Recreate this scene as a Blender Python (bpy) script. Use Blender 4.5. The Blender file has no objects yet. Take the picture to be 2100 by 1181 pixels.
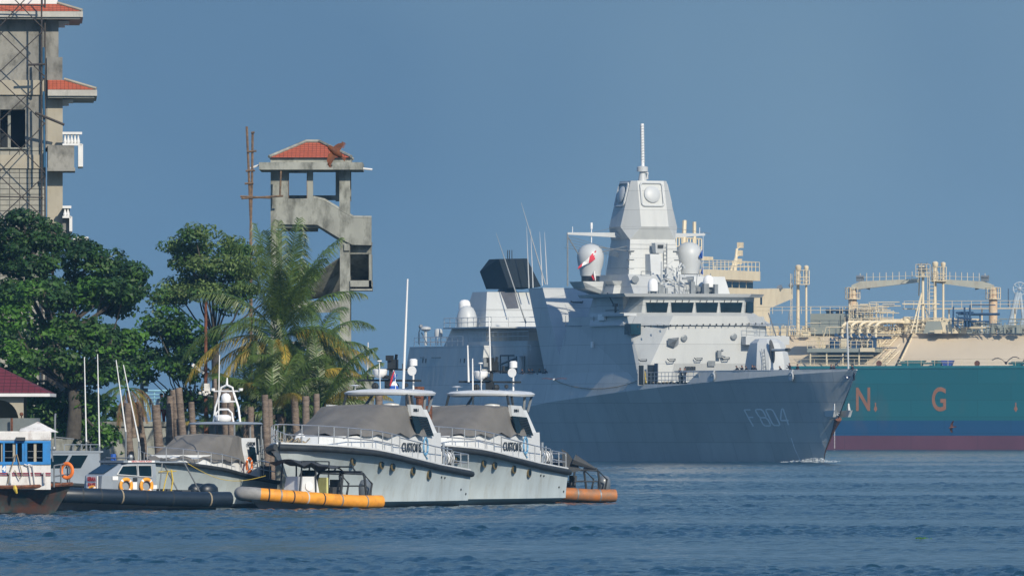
import bpy, bmesh, math, random
from mathutils import Vector, Matrix
random.seed(7)
R = math.radians
V = Vector
sc = bpy.context.scene
COL = sc.collection
# ---------------------------------------------------------------- camera
FPX, CX, HY, CH = 20000.0, 1050.0, 870.0, 4.0      # focal length in photo pixels, centre column, horizon row, eye height
cam_d = bpy.data.cameras.new('camera'); cam = bpy.data.objects.new('camera', cam_d); COL.objects.link(cam)
cam.location = (0, 0, CH); cam.rotation_euler = (R(90), 0, 0)
cam_d.sensor_width = 36; cam_d.lens = 36*FPX/2100
cam_d.shift_y = (HY-590.5)/2100
HAZE = 0.00009
cam_d.clip_start = 1; cam_d.clip_end = 20000
sc.camera = cam
sc.render.resolution_x, sc.render.resolution_y = 1024, 575
# ---------------------------------------------------------------- light
SUN_AZ, SUN_EL = 26.0, 31.0        # azimuth to the right of straight behind the camera
w = bpy.data.worlds.new('World'); sc.world = w; w.use_nodes = True
nt = w.node_tree; nt.nodes.clear()
out = nt.nodes.new('ShaderNodeOutputWorld'); bg = nt.nodes.new('ShaderNodeBackground')
sky = nt.nodes.new('ShaderNodeTexSky'); sky.sky_type = 'NISHITA'; sky.sun_disc = False
sky.sun_elevation = R(SUN_EL); sky.sun_rotation = R(180-SUN_AZ)
sky.air_density = 1.0; sky.dust_density = 0.6; sky.ozone_density = 4.0; sky.altitude = 0
tint = nt.nodes.new('ShaderNodeMix'); tint.data_type = 'RGBA'; tint.blend_type = 'MULTIPLY'; tint.inputs[0].default_value = 1
tint.inputs[7].default_value = (.85, 1.0, 1.12, 1)
nt.links.new(sky.outputs[0], tint.inputs[6])
# the blue-grey haze bank that fills the lowest part of the sky
wtc = nt.nodes.new('ShaderNodeTexCoord'); wsp = nt.nodes.new('ShaderNodeSeparateXYZ'); nt.links.new(wtc.outputs['Generated'], wsp.inputs[0])
wr = nt.nodes.new('ShaderNodeMapRange'); wr.interpolation_type = 'SMOOTHSTEP'; nt.links.new(wsp.outputs[2], wr.inputs[0])
wr.inputs[1].default_value = .12; wr.inputs[2].default_value = .5; wr.inputs[3].default_value = 1; wr.inputs[4].default_value = 0
wn = nt.nodes.new('ShaderNodeTexNoise'); wn.inputs['Scale'].default_value = 14; wn.inputs['Detail'].default_value = 2; nt.links.new(wtc.outputs['Generated'], wn.inputs['Vector'])
wrp = nt.nodes.new('ShaderNodeValToRGB'); wrp.color_ramp.elements[0].position = .35; wrp.color_ramp.elements[1].position = .65
wrp.color_ramp.elements[0].color = (.78, 1.45, 2.32, 1); wrp.color_ramp.elements[1].color = (1.2, 1.95, 2.72, 1)
nt.links.new(wn.outputs[0], wrp.inputs[0])
wm = nt.nodes.new('ShaderNodeMix'); wm.data_type = 'RGBA'; nt.links.new(wr.outputs[0], wm.inputs[0])
nt.links.new(tint.outputs[2], wm.inputs[6]); nt.links.new(wrp.outputs[0], wm.inputs[7]); nt.links.new(wm.outputs[2], bg.inputs[0])
bg.inputs[1].default_value = 0.15
nt.links.new(bg.outputs[0], out.inputs[0])
sun_d = bpy.data.lights.new('sun', 'SUN'); sun_d.energy = 4.6; sun_d.angle = R(0.6); sun_d.color = (1.0, 0.90, 0.74)
sun = bpy.data.objects.new('sun', sun_d); COL.objects.link(sun)
_az, _el = R(SUN_AZ), R(SUN_EL)
SDIR = V((math.sin(_az)*math.cos(_el), -math.cos(_az)*math.cos(_el), math.sin(_el)))
sun.rotation_euler = SDIR.to_track_quat('Z', 'Y').to_euler(); sun.location = (60, -60, 80)
sc.view_settings.view_transform = 'Standard'; sc.view_settings.look = 'None'
sc.view_settings.exposure = 0; sc.view_settings.gamma = 1

# ---------------------------------------------------------------- helpers
def tag(o, label=None, cat=None, group=None, kind=None):
    if label: o['label'] = label
    if cat: o['category'] = cat
    if group: o['group'] = group
    if kind: o['kind'] = kind
    return o
def empty(name, loc, rz, label, cat, group=None):
    o = bpy.data.objects.new(name, None); COL.objects.link(o)
    o.location = loc; o.rotation_euler = (0, 0, rz); o.empty_display_size = .5
    return tag(o, label, cat, group)
def copy_tree(o, parent=None):
    c = o.copy(); COL.objects.link(c); c.parent = parent
    if parent is not None: c.matrix_parent_inverse = o.matrix_parent_inverse
    for ch in list(o.children): copy_tree(ch, c)
    return c
def P(x, y, D):
    return V(((x-CX)*D/FPX, D, CH+(HY-y)*D/FPX))
class Frame:
    """a local frame standing on the water: u forward, v to port, z up"""
    def __init__(s, ox, oy, ang):
        s.o = V((ox, oy, 0)); s.a = ang; s.c, s.s = math.cos(ang), math.sin(ang)
    def loc(s, p):
        d = V(p)-s.o; return V((d.x*s.c+d.y*s.s, -d.x*s.s+d.y*s.c, d.z))
    def w(s, u, v, z=0): return V((s.o.x+u*s.c-v*s.s, s.o.y+u*s.s+v*s.c, z))
    def pick(s, x, y, u=None, v=None, z=None):
        a = s.loc((0, 0, CH)); b = s.loc((( x-CX)/FPX, 1, CH+(HY-y)/FPX))
        d = b-a
        if u is not None: k = (u-a.x)/d.x
        elif v is not None: k = (v-a.y)/d.y
        else: k = (z-a.z)/d.z
        return a+d*k
class MB:
    def __init__(s): s.v = []; s.f = []; s.m = []; s.mi = 0
    def add(s, vs, fs):
        n = len(s.v); s.v += [tuple(p) for p in vs]; s.f += [tuple(i+n for i in f) for f in fs]; s.m += [s.mi]*len(fs)
        return s
    def box(s, x0, x1, y0, y1, z0, z1):
        x0, x1 = min(x0, x1), max(x0, x1); y0, y1 = min(y0, y1), max(y0, y1); z0, z1 = min(z0, z1), max(z0, z1)
        return s.hexa([(x0,y0,z0),(x1,y0,z0),(x1,y1,z0),(x0,y1,z0)], [(x0,y0,z1),(x1,y0,z1),(x1,y1,z1),(x0,y1,z1)])
    def hexa(s, b, t):
        n = len(b)
        return s.add(list(b)+list(t), [tuple(range(n-1, -1, -1)), tuple(range(n, 2*n))]+[(i, (i+1) % n, n+(i+1) % n, n+i) for i in range(n)])
    def frus(s, b, zb, t, zt):
        """b,t = (u0,u1,v0,v1) rectangles at heights zb, zt"""
        q = lambda r, z: [(r[0],r[2],z),(r[1],r[2],z),(r[1],r[3],z),(r[0],r[3],z)]
        return s.hexa(q(b, zb), q(t, zt))
    def prism(s, pts, ext):
        e = V(ext); return s.hexa(pts, [V(p)+e for p in pts])
    def tube(s, pts, r, n=6, caps=True):
        pts = [V(p) for p in pts]; k = len(pts); rs = r if isinstance(r, (list, tuple)) else [r]*k
        rings = []
        for i, p in enumerate(pts):
            d = (pts[min(i+1, k-1)]-pts[max(i-1, 0)])
            if d.length < 1e-9: d = V((0, 0, 1))
            d.normalize()
            a = V((0, 0, 1)) if abs(d.z) < .92 else V((1, 0, 0))
            x = d.cross(a).normalized(); y = d.cross(x).normalized()
            rings.append([p+(x*math.cos(2*math.pi*j/n)+y*math.sin(2*math.pi*j/n))*rs[i] for j in range(n)])
        vs = [q for rg in rings for q in rg]; fs = []
        for i in range(k-1):
            for j in range(n):
                fs.append((i*n+j, i*n+(j+1) % n, (i+1)*n+(j+1) % n, (i+1)*n+j))
        if caps: fs += [tuple(range(n-1, -1, -1)), tuple((k-1)*n+j for j in range(n))]
        return s.add(vs, fs)
    def lathe(s, prof, c=(0, 0, 0), n=20, axis='z', sx=1, sy=1):
        c = V(c); vs = []; k = len(prof)
        for r, z in prof:
            for j in range(n):
                a = 2*math.pi*j/n; q = (r*math.cos(a)*sx, r*math.sin(a)*sy, z)
                if axis == 'x': q = (z, q[0], q[1])
                if axis == 'y': q = (q[0], z, q[1])
                vs.append(c+V(q))
        fs = [(i*n+j, i*n+(j+1) % n, (i+1)*n+(j+1) % n, (i+1)*n+j) for i in range(k-1) for j in range(n)]
        fs += [tuple(range(n-1, -1, -1)), tuple((k-1)*n+j for j in range(n))]
        return s.add(vs, fs)
    def ball(s, c, r, n=12, sz=1):
        return s.lathe([(max(1e-3, math.cos(a)*r), math.sin(a)*r*sz) for a in [math.pi*(i/(n//2)-.5) for i in range(n//2+1)]], c, n)
    def grid(s, rows, closed=False):
        n = len(rows[0]); vs = [p for r in rows for p in r]; fs = []
        for i in range(len(rows)-1):
            for j in range(n if closed else n-1):
                fs.append((i*n+j, i*n+(j+1) % n, (i+1)*n+(j+1) % n, (i+1)*n+j))
        return s.add(vs, fs)
    def rail(s, path, h=1.0, r=.02, posts=1.2, lines=(1.0, .5), rp=None):
        path = [V(p) for p in path]
        for q in lines: s.tube([p+V((0, 0, h*q)) for p in path], r, 4)
        for a, b in zip(path[:-1], path[1:]):
            k = max(1, int((b-a).length/posts))
            for i in range(k+1 if b is path[-1] else k):
                p = a+(b-a)*(i/k); s.tube([p, p+V((0, 0, h))], rp or r, 4)
        return s
    def ladder(s, a, b, wv, r=.02, step=.35):
        a, b, wv = V(a), V(b), V(wv)
        s.tube([a, b], r, 4); s.tube([a+wv, b+wv], r, 4)
        k = int((b-a).length/step)
        for i in range(1, k): p = a+(b-a)*(i/k); s.tube([p, p+wv], r*.8, 4)
        return s
    def build(s, name, mat, parent=None, smooth=False, bevel=0, label=None):
        me = bpy.data.meshes.new(name); me.from_pydata(s.v, [], s.f)
        mats = mat if isinstance(mat, (list, tuple)) else [mat]
        for m in mats: me.materials.append(m)
        bm = bmesh.new(); bm.from_mesh(me)
        bm.faces.ensure_lookup_table()
        for f, mi in zip(bm.faces, s.m): f.material_index = mi
        bmesh.ops.remove_doubles(bm, verts=bm.verts, dist=1e-5)
        bmesh.ops.recalc_face_normals(bm, faces=bm.faces)
        if bevel: bmesh.ops.bevel(bm, geom=list(bm.edges), offset=bevel, segments=2, affect='EDGES', clamp_overlap=True)
        bm.to_mesh(me); bm.free()
        if smooth:
            for p in me.polygons: p.use_smooth = True
            try: me.set_sharp_from_angle(angle=R(smooth if smooth > 1 else 40))
            except Exception: pass
        o = bpy.data.objects.new(name, me); COL.objects.link(o)
        if parent is not None: o.parent = parent
        if label: o['label'] = label
        return o
def text_mesh(s, size, name, mat, parent, M, ext=.004, bold=0, sx=1.0, label=None):
    c = bpy.data.curves.new(name, 'FONT'); c.body = s; c.size = size; c.extrude = ext; c.align_x = 'CENTER'; c.align_y = 'CENTER'; c.offset = bold
    o = bpy.data.objects.new('tmp', c); COL.objects.link(o)
    me = bpy.data.meshes.new_from_object(o.evaluated_get(bpy.context.evaluated_depsgraph_get()))
    bpy.data.objects.remove(o)
    me.transform(M @ Matrix.Diagonal((sx, 1, 1, 1)))
    me.materials.clear(); me.materials.append(mat); me.name = name
    o = bpy.data.objects.new(name, me); COL.objects.link(o); o.parent = parent
    if label: o['label'] = label
    return o
def plane_M(o, xdir, up=(0, 0, 1)):
    x = V(xdir).normalized(); u = V(up); z = x.cross(u).normalized(); y = z.cross(x).normalized()
    M = Matrix((x, y, z)).transposed().to_4x4(); M.translation = V(o); return M
# ---------------------------------------------------------------- materials
def mat(name, col, rough=.55, var=.12, scale=1.5, col2=None, streak=0, metal=0, bump=0, dirt=None, dirt_amt=.5, spec=.5, bands=None, coat=0, bscale=None, panels=None):
    m = bpy.data.materials.new(name); m.use_nodes = True
    t = m.node_tree; b = t.nodes['Principled BSDF']; L = t.links.new
    tc = t.nodes.new('ShaderNodeTexCoord'); mp = t.nodes.new('ShaderNodeMapping'); L(tc.outputs['Object'], mp.inputs[0])
    if streak: mp.inputs['Scale'].default_value = (1, 1, streak)
    n = t.nodes.new('ShaderNodeTexNoise'); n.inputs['Scale'].default_value = scale; n.inputs['Detail'].default_value = 6; n.inputs['Roughness'].default_value = .6
    L(mp.outputs[0], n.inputs['Vector'])
    c = V(col[:3]); c2 = V(col2[:3]) if col2 else c*(1-var*1.6); c1 = c if col2 else c*(1+var*.8)
    r = t.nodes.new('ShaderNodeValToRGB'); r.color_ramp.elements[0].position = .32; r.color_ramp.elements[1].position = .68
    r.color_ramp.elements[0].color = (*c2, 1); r.color_ramp.elements[1].color = (*c1, 1)
    L(n.outputs[0], r.inputs[0]); cur = r.outputs[0]
    def mix(fac, a, bcol, mode='MIX'):
        mx = t.nodes.new('ShaderNodeMix'); mx.data_type = 'RGBA'; mx.blend_type = mode
        if isinstance(fac, float): mx.inputs[0].default_value = fac
        else: L(fac, mx.inputs[0])
        L(a, mx.inputs[6])
        if isinstance(bcol, (tuple, list)): mx.inputs[7].default_value = (*bcol[:3], 1)
        else: L(bcol, mx.inputs[7])
        return mx.outputs[2]
    if bands:      # [(z, colour)] colour above that height
        sp = t.nodes.new('ShaderNodeSeparateXYZ'); L(tc.outputs['Object'], sp.inputs[0])
        for z, bc in bands:
            g = t.nodes.new('ShaderNodeMath'); g.operation = 'GREATER_THAN'; L(sp.outputs[2], g.inputs[0]); g.inputs[1].default_value = z
            q = t.nodes.new('ShaderNodeMix'); q.data_type = 'RGBA'; q.blend_type = 'MIX'; L(g.outputs[0], q.inputs[0]); L(cur, q.inputs[6]); q.inputs[7].default_value = (*bc[:3], 1)
            cur = q.outputs[2]
    if dirt:
        n2 = t.nodes.new('ShaderNodeTexNoise'); n2.inputs['Scale'].default_value = scale*1.7; n2.inputs['Detail'].default_value = 8; n2.inputs['Roughness'].default_value = .7
        mp2 = t.nodes.new('ShaderNodeMapping'); L(tc.outputs['Object'], mp2.inputs[0]); mp2.inputs['Location'].default_value = (3.1, 7.7, 1.3)
        mp2.inputs['Scale'].default_value = (1, 1, streak or .35); L(mp2.outputs[0], n2.inputs['Vector'])
        r2 = t.nodes.new('ShaderNodeValToRGB'); r2.color_ramp.elements[0].position = .45 if dirt_amt > .85 else .52; r2.color_ramp.elements[1].position = .64 if dirt_amt > .85 else .72
        r2.color_ramp.elements[0].color = (0, 0, 0, 1); r2.color_ramp.elements[1].color = (dirt_amt,)*3+(1,)
        L(n2.outputs[0], r2.inputs[0]); cur = mix(r2.outputs[0], cur, dirt)
    if panels:     # welded plates: thin seams and a slightly different tone plate by plate
        sx = t.nodes.new('ShaderNodeSeparateXYZ'); cx_ = t.nodes.new('ShaderNodeCombineXYZ'); L(tc.outputs['Object'], sx.inputs[0]); L(sx.outputs[0], cx_.inputs[0]); L(sx.outputs[2], cx_.inputs[1])
        bk = t.nodes.new('ShaderNodeTexBrick'); L(cx_.outputs[0], bk.inputs['Vector']); bk.inputs['Scale'].default_value = 1; bk.inputs['Brick Width'].default_value = panels[0]; bk.inputs['Row Height'].default_value = panels[1]
        bk.inputs['Mortar Size'].default_value = panels[2]; bk.inputs['Color1'].default_value = (.93, .93, .93, 1); bk.inputs['Color2'].default_value = (1.05, 1.05, 1.05, 1); bk.inputs['Mortar'].default_value = (.72, .72, .72, 1)
        cur = mix(1.0, cur, bk.outputs['Color'], 'MULTIPLY')
    L(cur, b.inputs['Base Color'])
    b.inputs['Roughness'].default_value = rough; b.inputs['Metallic'].default_value = metal
    b.inputs['Specular IOR Level'].default_value = spec
    if coat: b.inputs['Coat Weight'].default_value = coat
    if bump:
        bp = t.nodes.new('ShaderNodeBump'); bp.inputs['Strength'].default_value = min(1, bump); bp.inputs['Distance'].default_value = .05*bump
        n3 = t.nodes.new('ShaderNodeTexNoise'); n3.inputs['Scale'].default_value = bscale or scale*4; n3.inputs['Detail'].default_value = 4
        L(mp.outputs[0], n3.inputs['Vector']); L(n3.outputs[0], bp.inputs['Height']); L(bp.outputs[0], b.inputs['Normal'])
    return m
def glass(name, col=(.004, .016, .024), rough=.15):
    return mat(name, col, rough, var=.3, scale=.6, spec=.18)
M = {}
M['navy'] = mat('warship_grey', (.47, .485, .47), .5, var=.05, scale=.35, streak=.25, dirt=(.27, .29, .31), dirt_amt=.35, bump=.9, bscale=.9, panels=(7, 2.1, .035))
M['navy_dark'] = mat('dark_grey_deck', (.10, .12, .14), .7)
M['navy_light'] = mat('pale_grey_paint', (.47, .49, .49), .5, var=.04, scale=.6)
M['black'] = mat('radar_black', (.007, .014, .021), .7, var=.2, spec=.2)
M['dark'] = mat('dark_fittings', (.02, .025, .03), .5)
M['white'] = mat('white_plastic', (.80, .80, .78), .35, var=.03)
M['dome'] = mat('radome_grey', (.48, .50, .50), .45, var=.02)
M['glass'] = glass('dark_glass')
M['steel'] = mat('stainless_rail', (.55, .56, .56), .3, metal=.7, var=.1)
M['dsteel'] = mat('dull_steel', (.22, .24, .25), .5, metal=.3)
M['rust'] = mat('rust', (.16, .06, .03), .9, var=.4, scale=5)
M['rope'] = mat('rope', (.30, .25, .17), .9)
M['yrope'] = mat('yellow_rope', (.62, .45, .06), .8)
M['orange'] = mat('lifebuoy_orange', (.85, .20, .03), .55)
M['red'] = mat('flag_red', (.55, .03, .05), .7)
M['blue'] = mat('flag_blue', (.02, .10, .42), .7)
M['num'] = mat('number_paint', (.85, .88, .88), .6, var=.05)
# ---------------------------------------------------------------- water
import numpy as np
def make_water():
    m = bpy.data.materials.new('harbour_water'); m.use_nodes = True
    t = m.node_tree; b = t.nodes['Principled BSDF']; L = t.links.new
    tc = t.nodes.new('ShaderNodeTexCoord')
    def noise(sx, sy, detail=3, rough=.55, off=0):
        mp = t.nodes.new('ShaderNodeMapping'); mp.inputs['Scale'].default_value = (sx, sy, 1); mp.inputs['Location'].default_value = (off, off*.7, 0)
        L(tc.outputs['Object'], mp.inputs[0]); n = t.nodes.new('ShaderNodeTexNoise'); n.inputs['Scale'].default_value = 1
        n.inputs['Detail'].default_value = detail; n.inputs['Roughness'].default_value = rough; L(mp.outputs[0], n.inputs['Vector']); return n.outputs[0]
    bp = t.nodes.new('ShaderNodeBump'); bp.inputs['Distance'].default_value = .06; bp.inputs['Strength'].default_value = .9
    L(noise(5, 2.5, 3, .6, 5), bp.inputs['Height']); L(bp.outputs[0], b.inputs['Normal'])
    b.inputs['Base Color'].default_value = (.008, .045, .075, 1)
    b.inputs['Roughness'].default_value = .12; b.inputs['IOR'].default_value = 1.33; b.inputs['Specular IOR Level'].default_value = .36
    # wind waves as real relief inside a wide wedge in front of the quay, a flat sheet outside it
    ys = [225.0]
    while ys[-1] < 1750: ys.append(ys[-1]+(.28 if ys[-1] < 400 else .28+(ys[-1]-400)*.0013))
    ys = np.array(ys); nx = 420; k = np.linspace(-1, 1, nx)
    X = np.outer(ys*.075+4, k); Y = np.repeat(ys[:, None], nx, 1)
    rs = np.random.RandomState(3)
    Z = np.zeros_like(X)
    def band(n, l0, l1, amp, spread):
        z = np.zeros_like(X)
        for i in range(n):
            lam = l0*(l1/l0)**rs.rand(); th = rs.randn()*spread+1.35; ph = rs.rand()*6.283
            z += (lam/l1)**.8*np.sin((X*np.cos(th)+Y*np.sin(th))*6.283/lam+ph)
        return z*amp/np.sqrt(n)
    g = np.zeros_like(X)
    for i in range(14):
        lx = rs.uniform(60, 260); ly = rs.uniform(14, 150); g += np.sin(X*6.283/lx*rs.choice([-1, 1])+Y*6.283/ly+rs.rand()*6.283)
    g = 1/(1+np.exp(-1.6*g/2.2))             # wind lanes: ruffled and smooth water
    fade = np.clip((1900-Y)/900, .5, 1)
    Z = (band(46, .4, 1.7, .10, .9)*(.12+1.1*g)+band(12, 3, 8, .03, .6)*(.4+.6*g)+band(8, 8, 16, .012, .4))*fade
    X = X+band(8, 3, 9, .05, .8)
    n, mm = X.shape; co = np.stack([X, Y, Z], -1).reshape(-1, 3).astype('f')
    idx = np.arange(n*mm).reshape(n, mm); q = np.stack([idx[:-1, :-1], idx[:-1, 1:], idx[1:, 1:], idx[1:, :-1]], -1).reshape(-1, 4)
    flat = [(-1500, -60, -.3), (1500, -60, -.3), (1500, 3200, -.3), (-1500, 3200, -.3)]
    me = bpy.data.meshes.new('water'); nv = len(co)
    me.vertices.add(nv+4); me.vertices.foreach_set('co', np.concatenate([co.ravel(), np.array(flat, 'f').ravel()]))
    nq = len(q)+1; q = np.concatenate([q, [[nv, nv+1, nv+2, nv+3]]]).astype('i')
    me.loops.add(nq*4); me.loops.foreach_set('vertex_index', q.ravel()); me.polygons.add(nq)
    me.polygons.foreach_set('loop_start', np.arange(0, nq*4, 4, dtype='i')); me.polygons.foreach_set('loop_total', np.full(nq, 4, 'i'))
    me.polygons.foreach_set('use_smooth', np.ones(nq, 'bool')); me.update(calc_edges=True); me.materials.append(m)
    o = bpy.data.objects.new('water', me); COL.objects.link(o); return tag(o, kind='structure')
make_water()
# ---------------------------------------------------------------- frigate
TH = R(21.9)
FR = Frame((1757-CX)*1010/FPX, 1010, math.atan2(-math.cos(TH), math.sin(TH)))
frig = empty('frigate', FR.o, FR.a, 'long grey naval frigate with faceted radar mast and pennant number F804 on its bow', 'warship')
def lerp_tab(tab, x):
    if x <= tab[0][0]: return tab[0][1]
    for (a, p), (b, q) in zip(tab[:-1], tab[1:]):
        if x <= b: return p+(q-p)*(x-a)/(b-a)
    return tab[-1][1]
ZT = 9.62
KZ = [(-142, 4.3), (-100, 4.4), (-86, 4.8), (-72, 5.6), (-61, 6.45), (-33, 8.05), (-12, 9.1), (0, 9.6)]
KV = [(-142, 8.6), (-120, 9.3), (-80, 9.5), (-60, 9.45), (-45, 8.8), (-33, 7.5), (-20, 5.3), (-10, 3.1), (-4, 1.4), (0, .12)]
WV = [(-142, 8.0), (-110, 8.9), (-80, 8.9), (-60, 7.9), (-45, 6.2), (-33, 4.4), (-20, 2.0), (-9.2, .06), (0, .06)]
def hv(u, z):
    """half breadth of the hull at (u, z)"""
    kz = lerp_tab(KZ, u); kv = lerp_tab(KV, u); wv = lerp_tab(WV, u)
    stem = -9.2*(1-z/9.62)           # the raked stem
    if u > stem: return .06
    f = min(1, (stem-u)/9.0)
    if z <= kz:
        k = max(0, z/kz); base = wv+(kv-wv)*(k**1.15)
    else: base = kv-(z-kz)*.22
    # keep a fair entry near the stem
    lim = (stem-u)*.42+.06
    return min(base, lim) if lim < base else base
def hull_pick(x, y, off=.0):
    v = -5.0
    for _ in range(30):
        p = FR.pick(x, y, v=v); nv = -(hv(p.x, p.z)+off)
        if abs(nv-v) < 1e-4: break
        v = v*.5+nv*.5
    return V((p.x, v, p.z))
UF, UA = -39.8, -73.5           # where the forward superstructure side begins and ends
def topz(u):
    return ZT
UH = FR.pick(838, 710, v=-8.3).x-.5
def build_hull():
    us = [0, -1, -2, -4, -6, -8, -9.2, -10.5, -12, -15, -18, -21, -24, -27, -30, -33, -36, -39, -42, -46, -50, -55, -60, -66, -72, -80, -90, -100, UH, UH-.1, -125, -142]
    mb = MB()
    for sgn in (-1, 1):
        rows = []
        for u in us:
            kz = lerp_tab(KZ, u); r = []
            zb = max(-1.2, 9.62*(1+u/9.2)) if u > -9.2 else -1.2
            zt = ZT if u >= UH else 5.7
            kz2 = min(max(kz, zb+.01), zt-.01)
            # cut for the side passage opening
            if -40.5 > u > -36: pass
            for k in (0, .12, .25, .4, .55, .7, .85, 1): r.append(V((u, sgn*hv(u, zb+(kz2-zb)*k), zb+(kz2-zb)*k)))
            for k in (.5, 1): r.append(V((u, sgn*hv(u, kz2+(zt-kz2)*k), kz2+(zt-kz2)*k)))
            rows.append(r)
        mb.grid(rows)
    # transom
    r = [V((-142, s*hv(-142, z), z)) for s in (-1, 1) for z in ((-1.2, 4.3, 5.7) if s < 0 else (5.7, 4.3, -1.2))]
    mb.add(r, [(0, 1, 2, 3, 4, 5)])
    return mb
# the hull with the passage cut out of its bulwark
hull_mb = build_hull()
hull = hull_mb.build('hull', M['navy'], frig)
bm = bmesh.new(); bm.from_mesh(hull.data)
p0 = hull_pick(1318, 787); p1 = hull_pick(1408, 787); p2 = hull_pick(1432, 763)
def cutplane(co, no):
    bmesh.ops.bisect_plane(bm, geom=bm.verts[:]+bm.edges[:]+bm.faces[:], plane_co=co, plane_no=no, dist=1e-5)
cutplane((p1.x, 0, 0), (1, 0, 0)); cutplane((p0.x-.6, 0, 0), (1, 0, 0)); cutplane((p2.x, 0, 0), (1, 0, 0)); cutplane((0, 0, p1.z), (0, 0, 1))
dv = V((p2.x-p1.x, 0, p2.z-p1.z)); cutplane((p1.x, 0, p1.z), (-dv.z, 0, dv.x))
kill = []
for f in bm.faces:
    c = f.calc_center_median()
    if p0.x-.6 < c.x < p2.x and c.z > p1.z:
        if c.x < p1.x or (c.z-p1.z) > (c.x-p1.x)/(p2.x-p1.x)*(p2.z-p1.z): kill.append(f)
bmesh.ops.delete(bm, geom=kill, context='FACES'); bm.to_mesh(hull.data); bm.free()
for p in hull.data.polygons: p.use_smooth = True
hull.data.set_sharp_from_angle(angle=R(9))
PZ = p1.z       # level of the passage sill
# decks
mb = MB(); us = [-1, -6, -12, -20, -30, -40, -50, -60, -80, -100, -119]
mb.grid([[V((u, -max(.05, hv(u, 8.45)-.05), 8.45 if u > -45 else 8.2)), V((u, max(.05, hv(u, 8.45)-.05), 8.45 if u > -45 else 8.2))] for u in us if hv(u, 8.45) > .1])
mb.add([(-119, -8.6, 5.6), (-119, 8.6, 5.6), (-142, 8, 5.6), (-142, -8, 5.6)], [(0, 1, 2, 3)])
mb.build('deck', M['navy_dark'], frig)
mb = MB()
for s in (-1, 1): mb.tube([(u, s*(hv(u, ZT)-.02), ZT+.03) for u in [0, -3, -8, -14, -20, -26, -32, p2.x+.1]], .06, 5)
mb.build('bulwark_cap', M['navy_light'], frig)
# forward superstructure: full-beam sides, triangular corner facets, raked front
def side(x, y, v): q = FR.pick(x, y, v=v); return q
zS = FR.pick(1283, 648, v=-8.0).z
a = V((p0.x-.6, -(hv(p0.x, 8.3)), 8.0)); bq = FR.pick(1286, 650, v=-8.0); bq.z = zS
c = FR.pick(1168, 646, v=-8.0); c.z = zS
d = FR.pick(1128, 768, v=-9.15); 
U0 = a.x
front_c = V((U0+.3, -4.3, zS)); 
nz = lambda q: V((q.x, -q.y, q.z))
A = MB()
botp = [V((d.x, d.y, 8.0)), a, nz(a), V((d.x, -d.y, 8.0))]
# side wall bottom sits on the hull top
def poly(mb, pts, n=None): mb.add(pts, [tuple(range(len(pts)))])
aft_b = V((d.x, -hv(d.x, ZT), ZT)); aft_b2 = V((d.x, -hv(d.x, 8.0), 8.0))
mid_b = V((U0, -hv(U0, ZT), ZT)); a2 = V((U0, -hv(U0, 8.0)+.02, 8.0))
def sym(f):
    f(1); f(-1)
def S(k, pts): return [V((q.x, q.y*k, q.z)) for q in pts]
for k in (1, -1):
    poly(A, S(k, [aft_b2, a2, V((U0-.2, -hv(U0, 9.6)+.02, 9.6)), bq, c]))
    poly(A, S(k, [a2, front_c, bq]))
    poly(A, S(k, [a2, V((U0+.6, -4.3, 8.0)), front_c]))
poly(A, [V((U0+.6, -4.3, 8.0)), V((U0+.6, 4.3, 8.0)), nz(front_c), front_c])
poly(A, [front_c, nz(front_c), nz(bq), nz(c), c, bq])
poly(A, [aft_b2, c, nz(c), nz(aft_b2)])
A.build('forward_superstructure', M['navy'], frig)
ZB = zS       # bridge deck
# sloping apron under the bridge windows
UB = -43.6
mb = MB()
bt = [(U0+.55, -5.2), (U0+.55, 5.2), (-42.2, 8.9), (-52.6, 8.9), (-52.6, -8.3), (-42.8, -8.3)]
tp = [(UB+.25, -6.1), (UB+.25, 6.1), (-45.9, 8.2), (-53.6, 8.2), (-53.6, -7.7), (-45.6, -7.7)]
zl = FR.pick(1400, 667, u=U0+.55).z; zu = FR.pick(1400, 641, u=UB+.25).z
mb.hexa([V((u, v, zl)) for u, v in bt], [V((u, v, zu)) for u, v in tp])
mb.build('bridge_apron', M['navy'], frig)
mb = MB()
for i in range(20):
    q = FR.pick(1308+i*13.4, 669.5-i*.3, u=U0+.62); mb.box(q.x-.02, q.x+.14, q.y-.05, q.y+.05, q.z-.12, q.z+.12)
mb.build('hose_hooks', M['dark'], frig)
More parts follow.
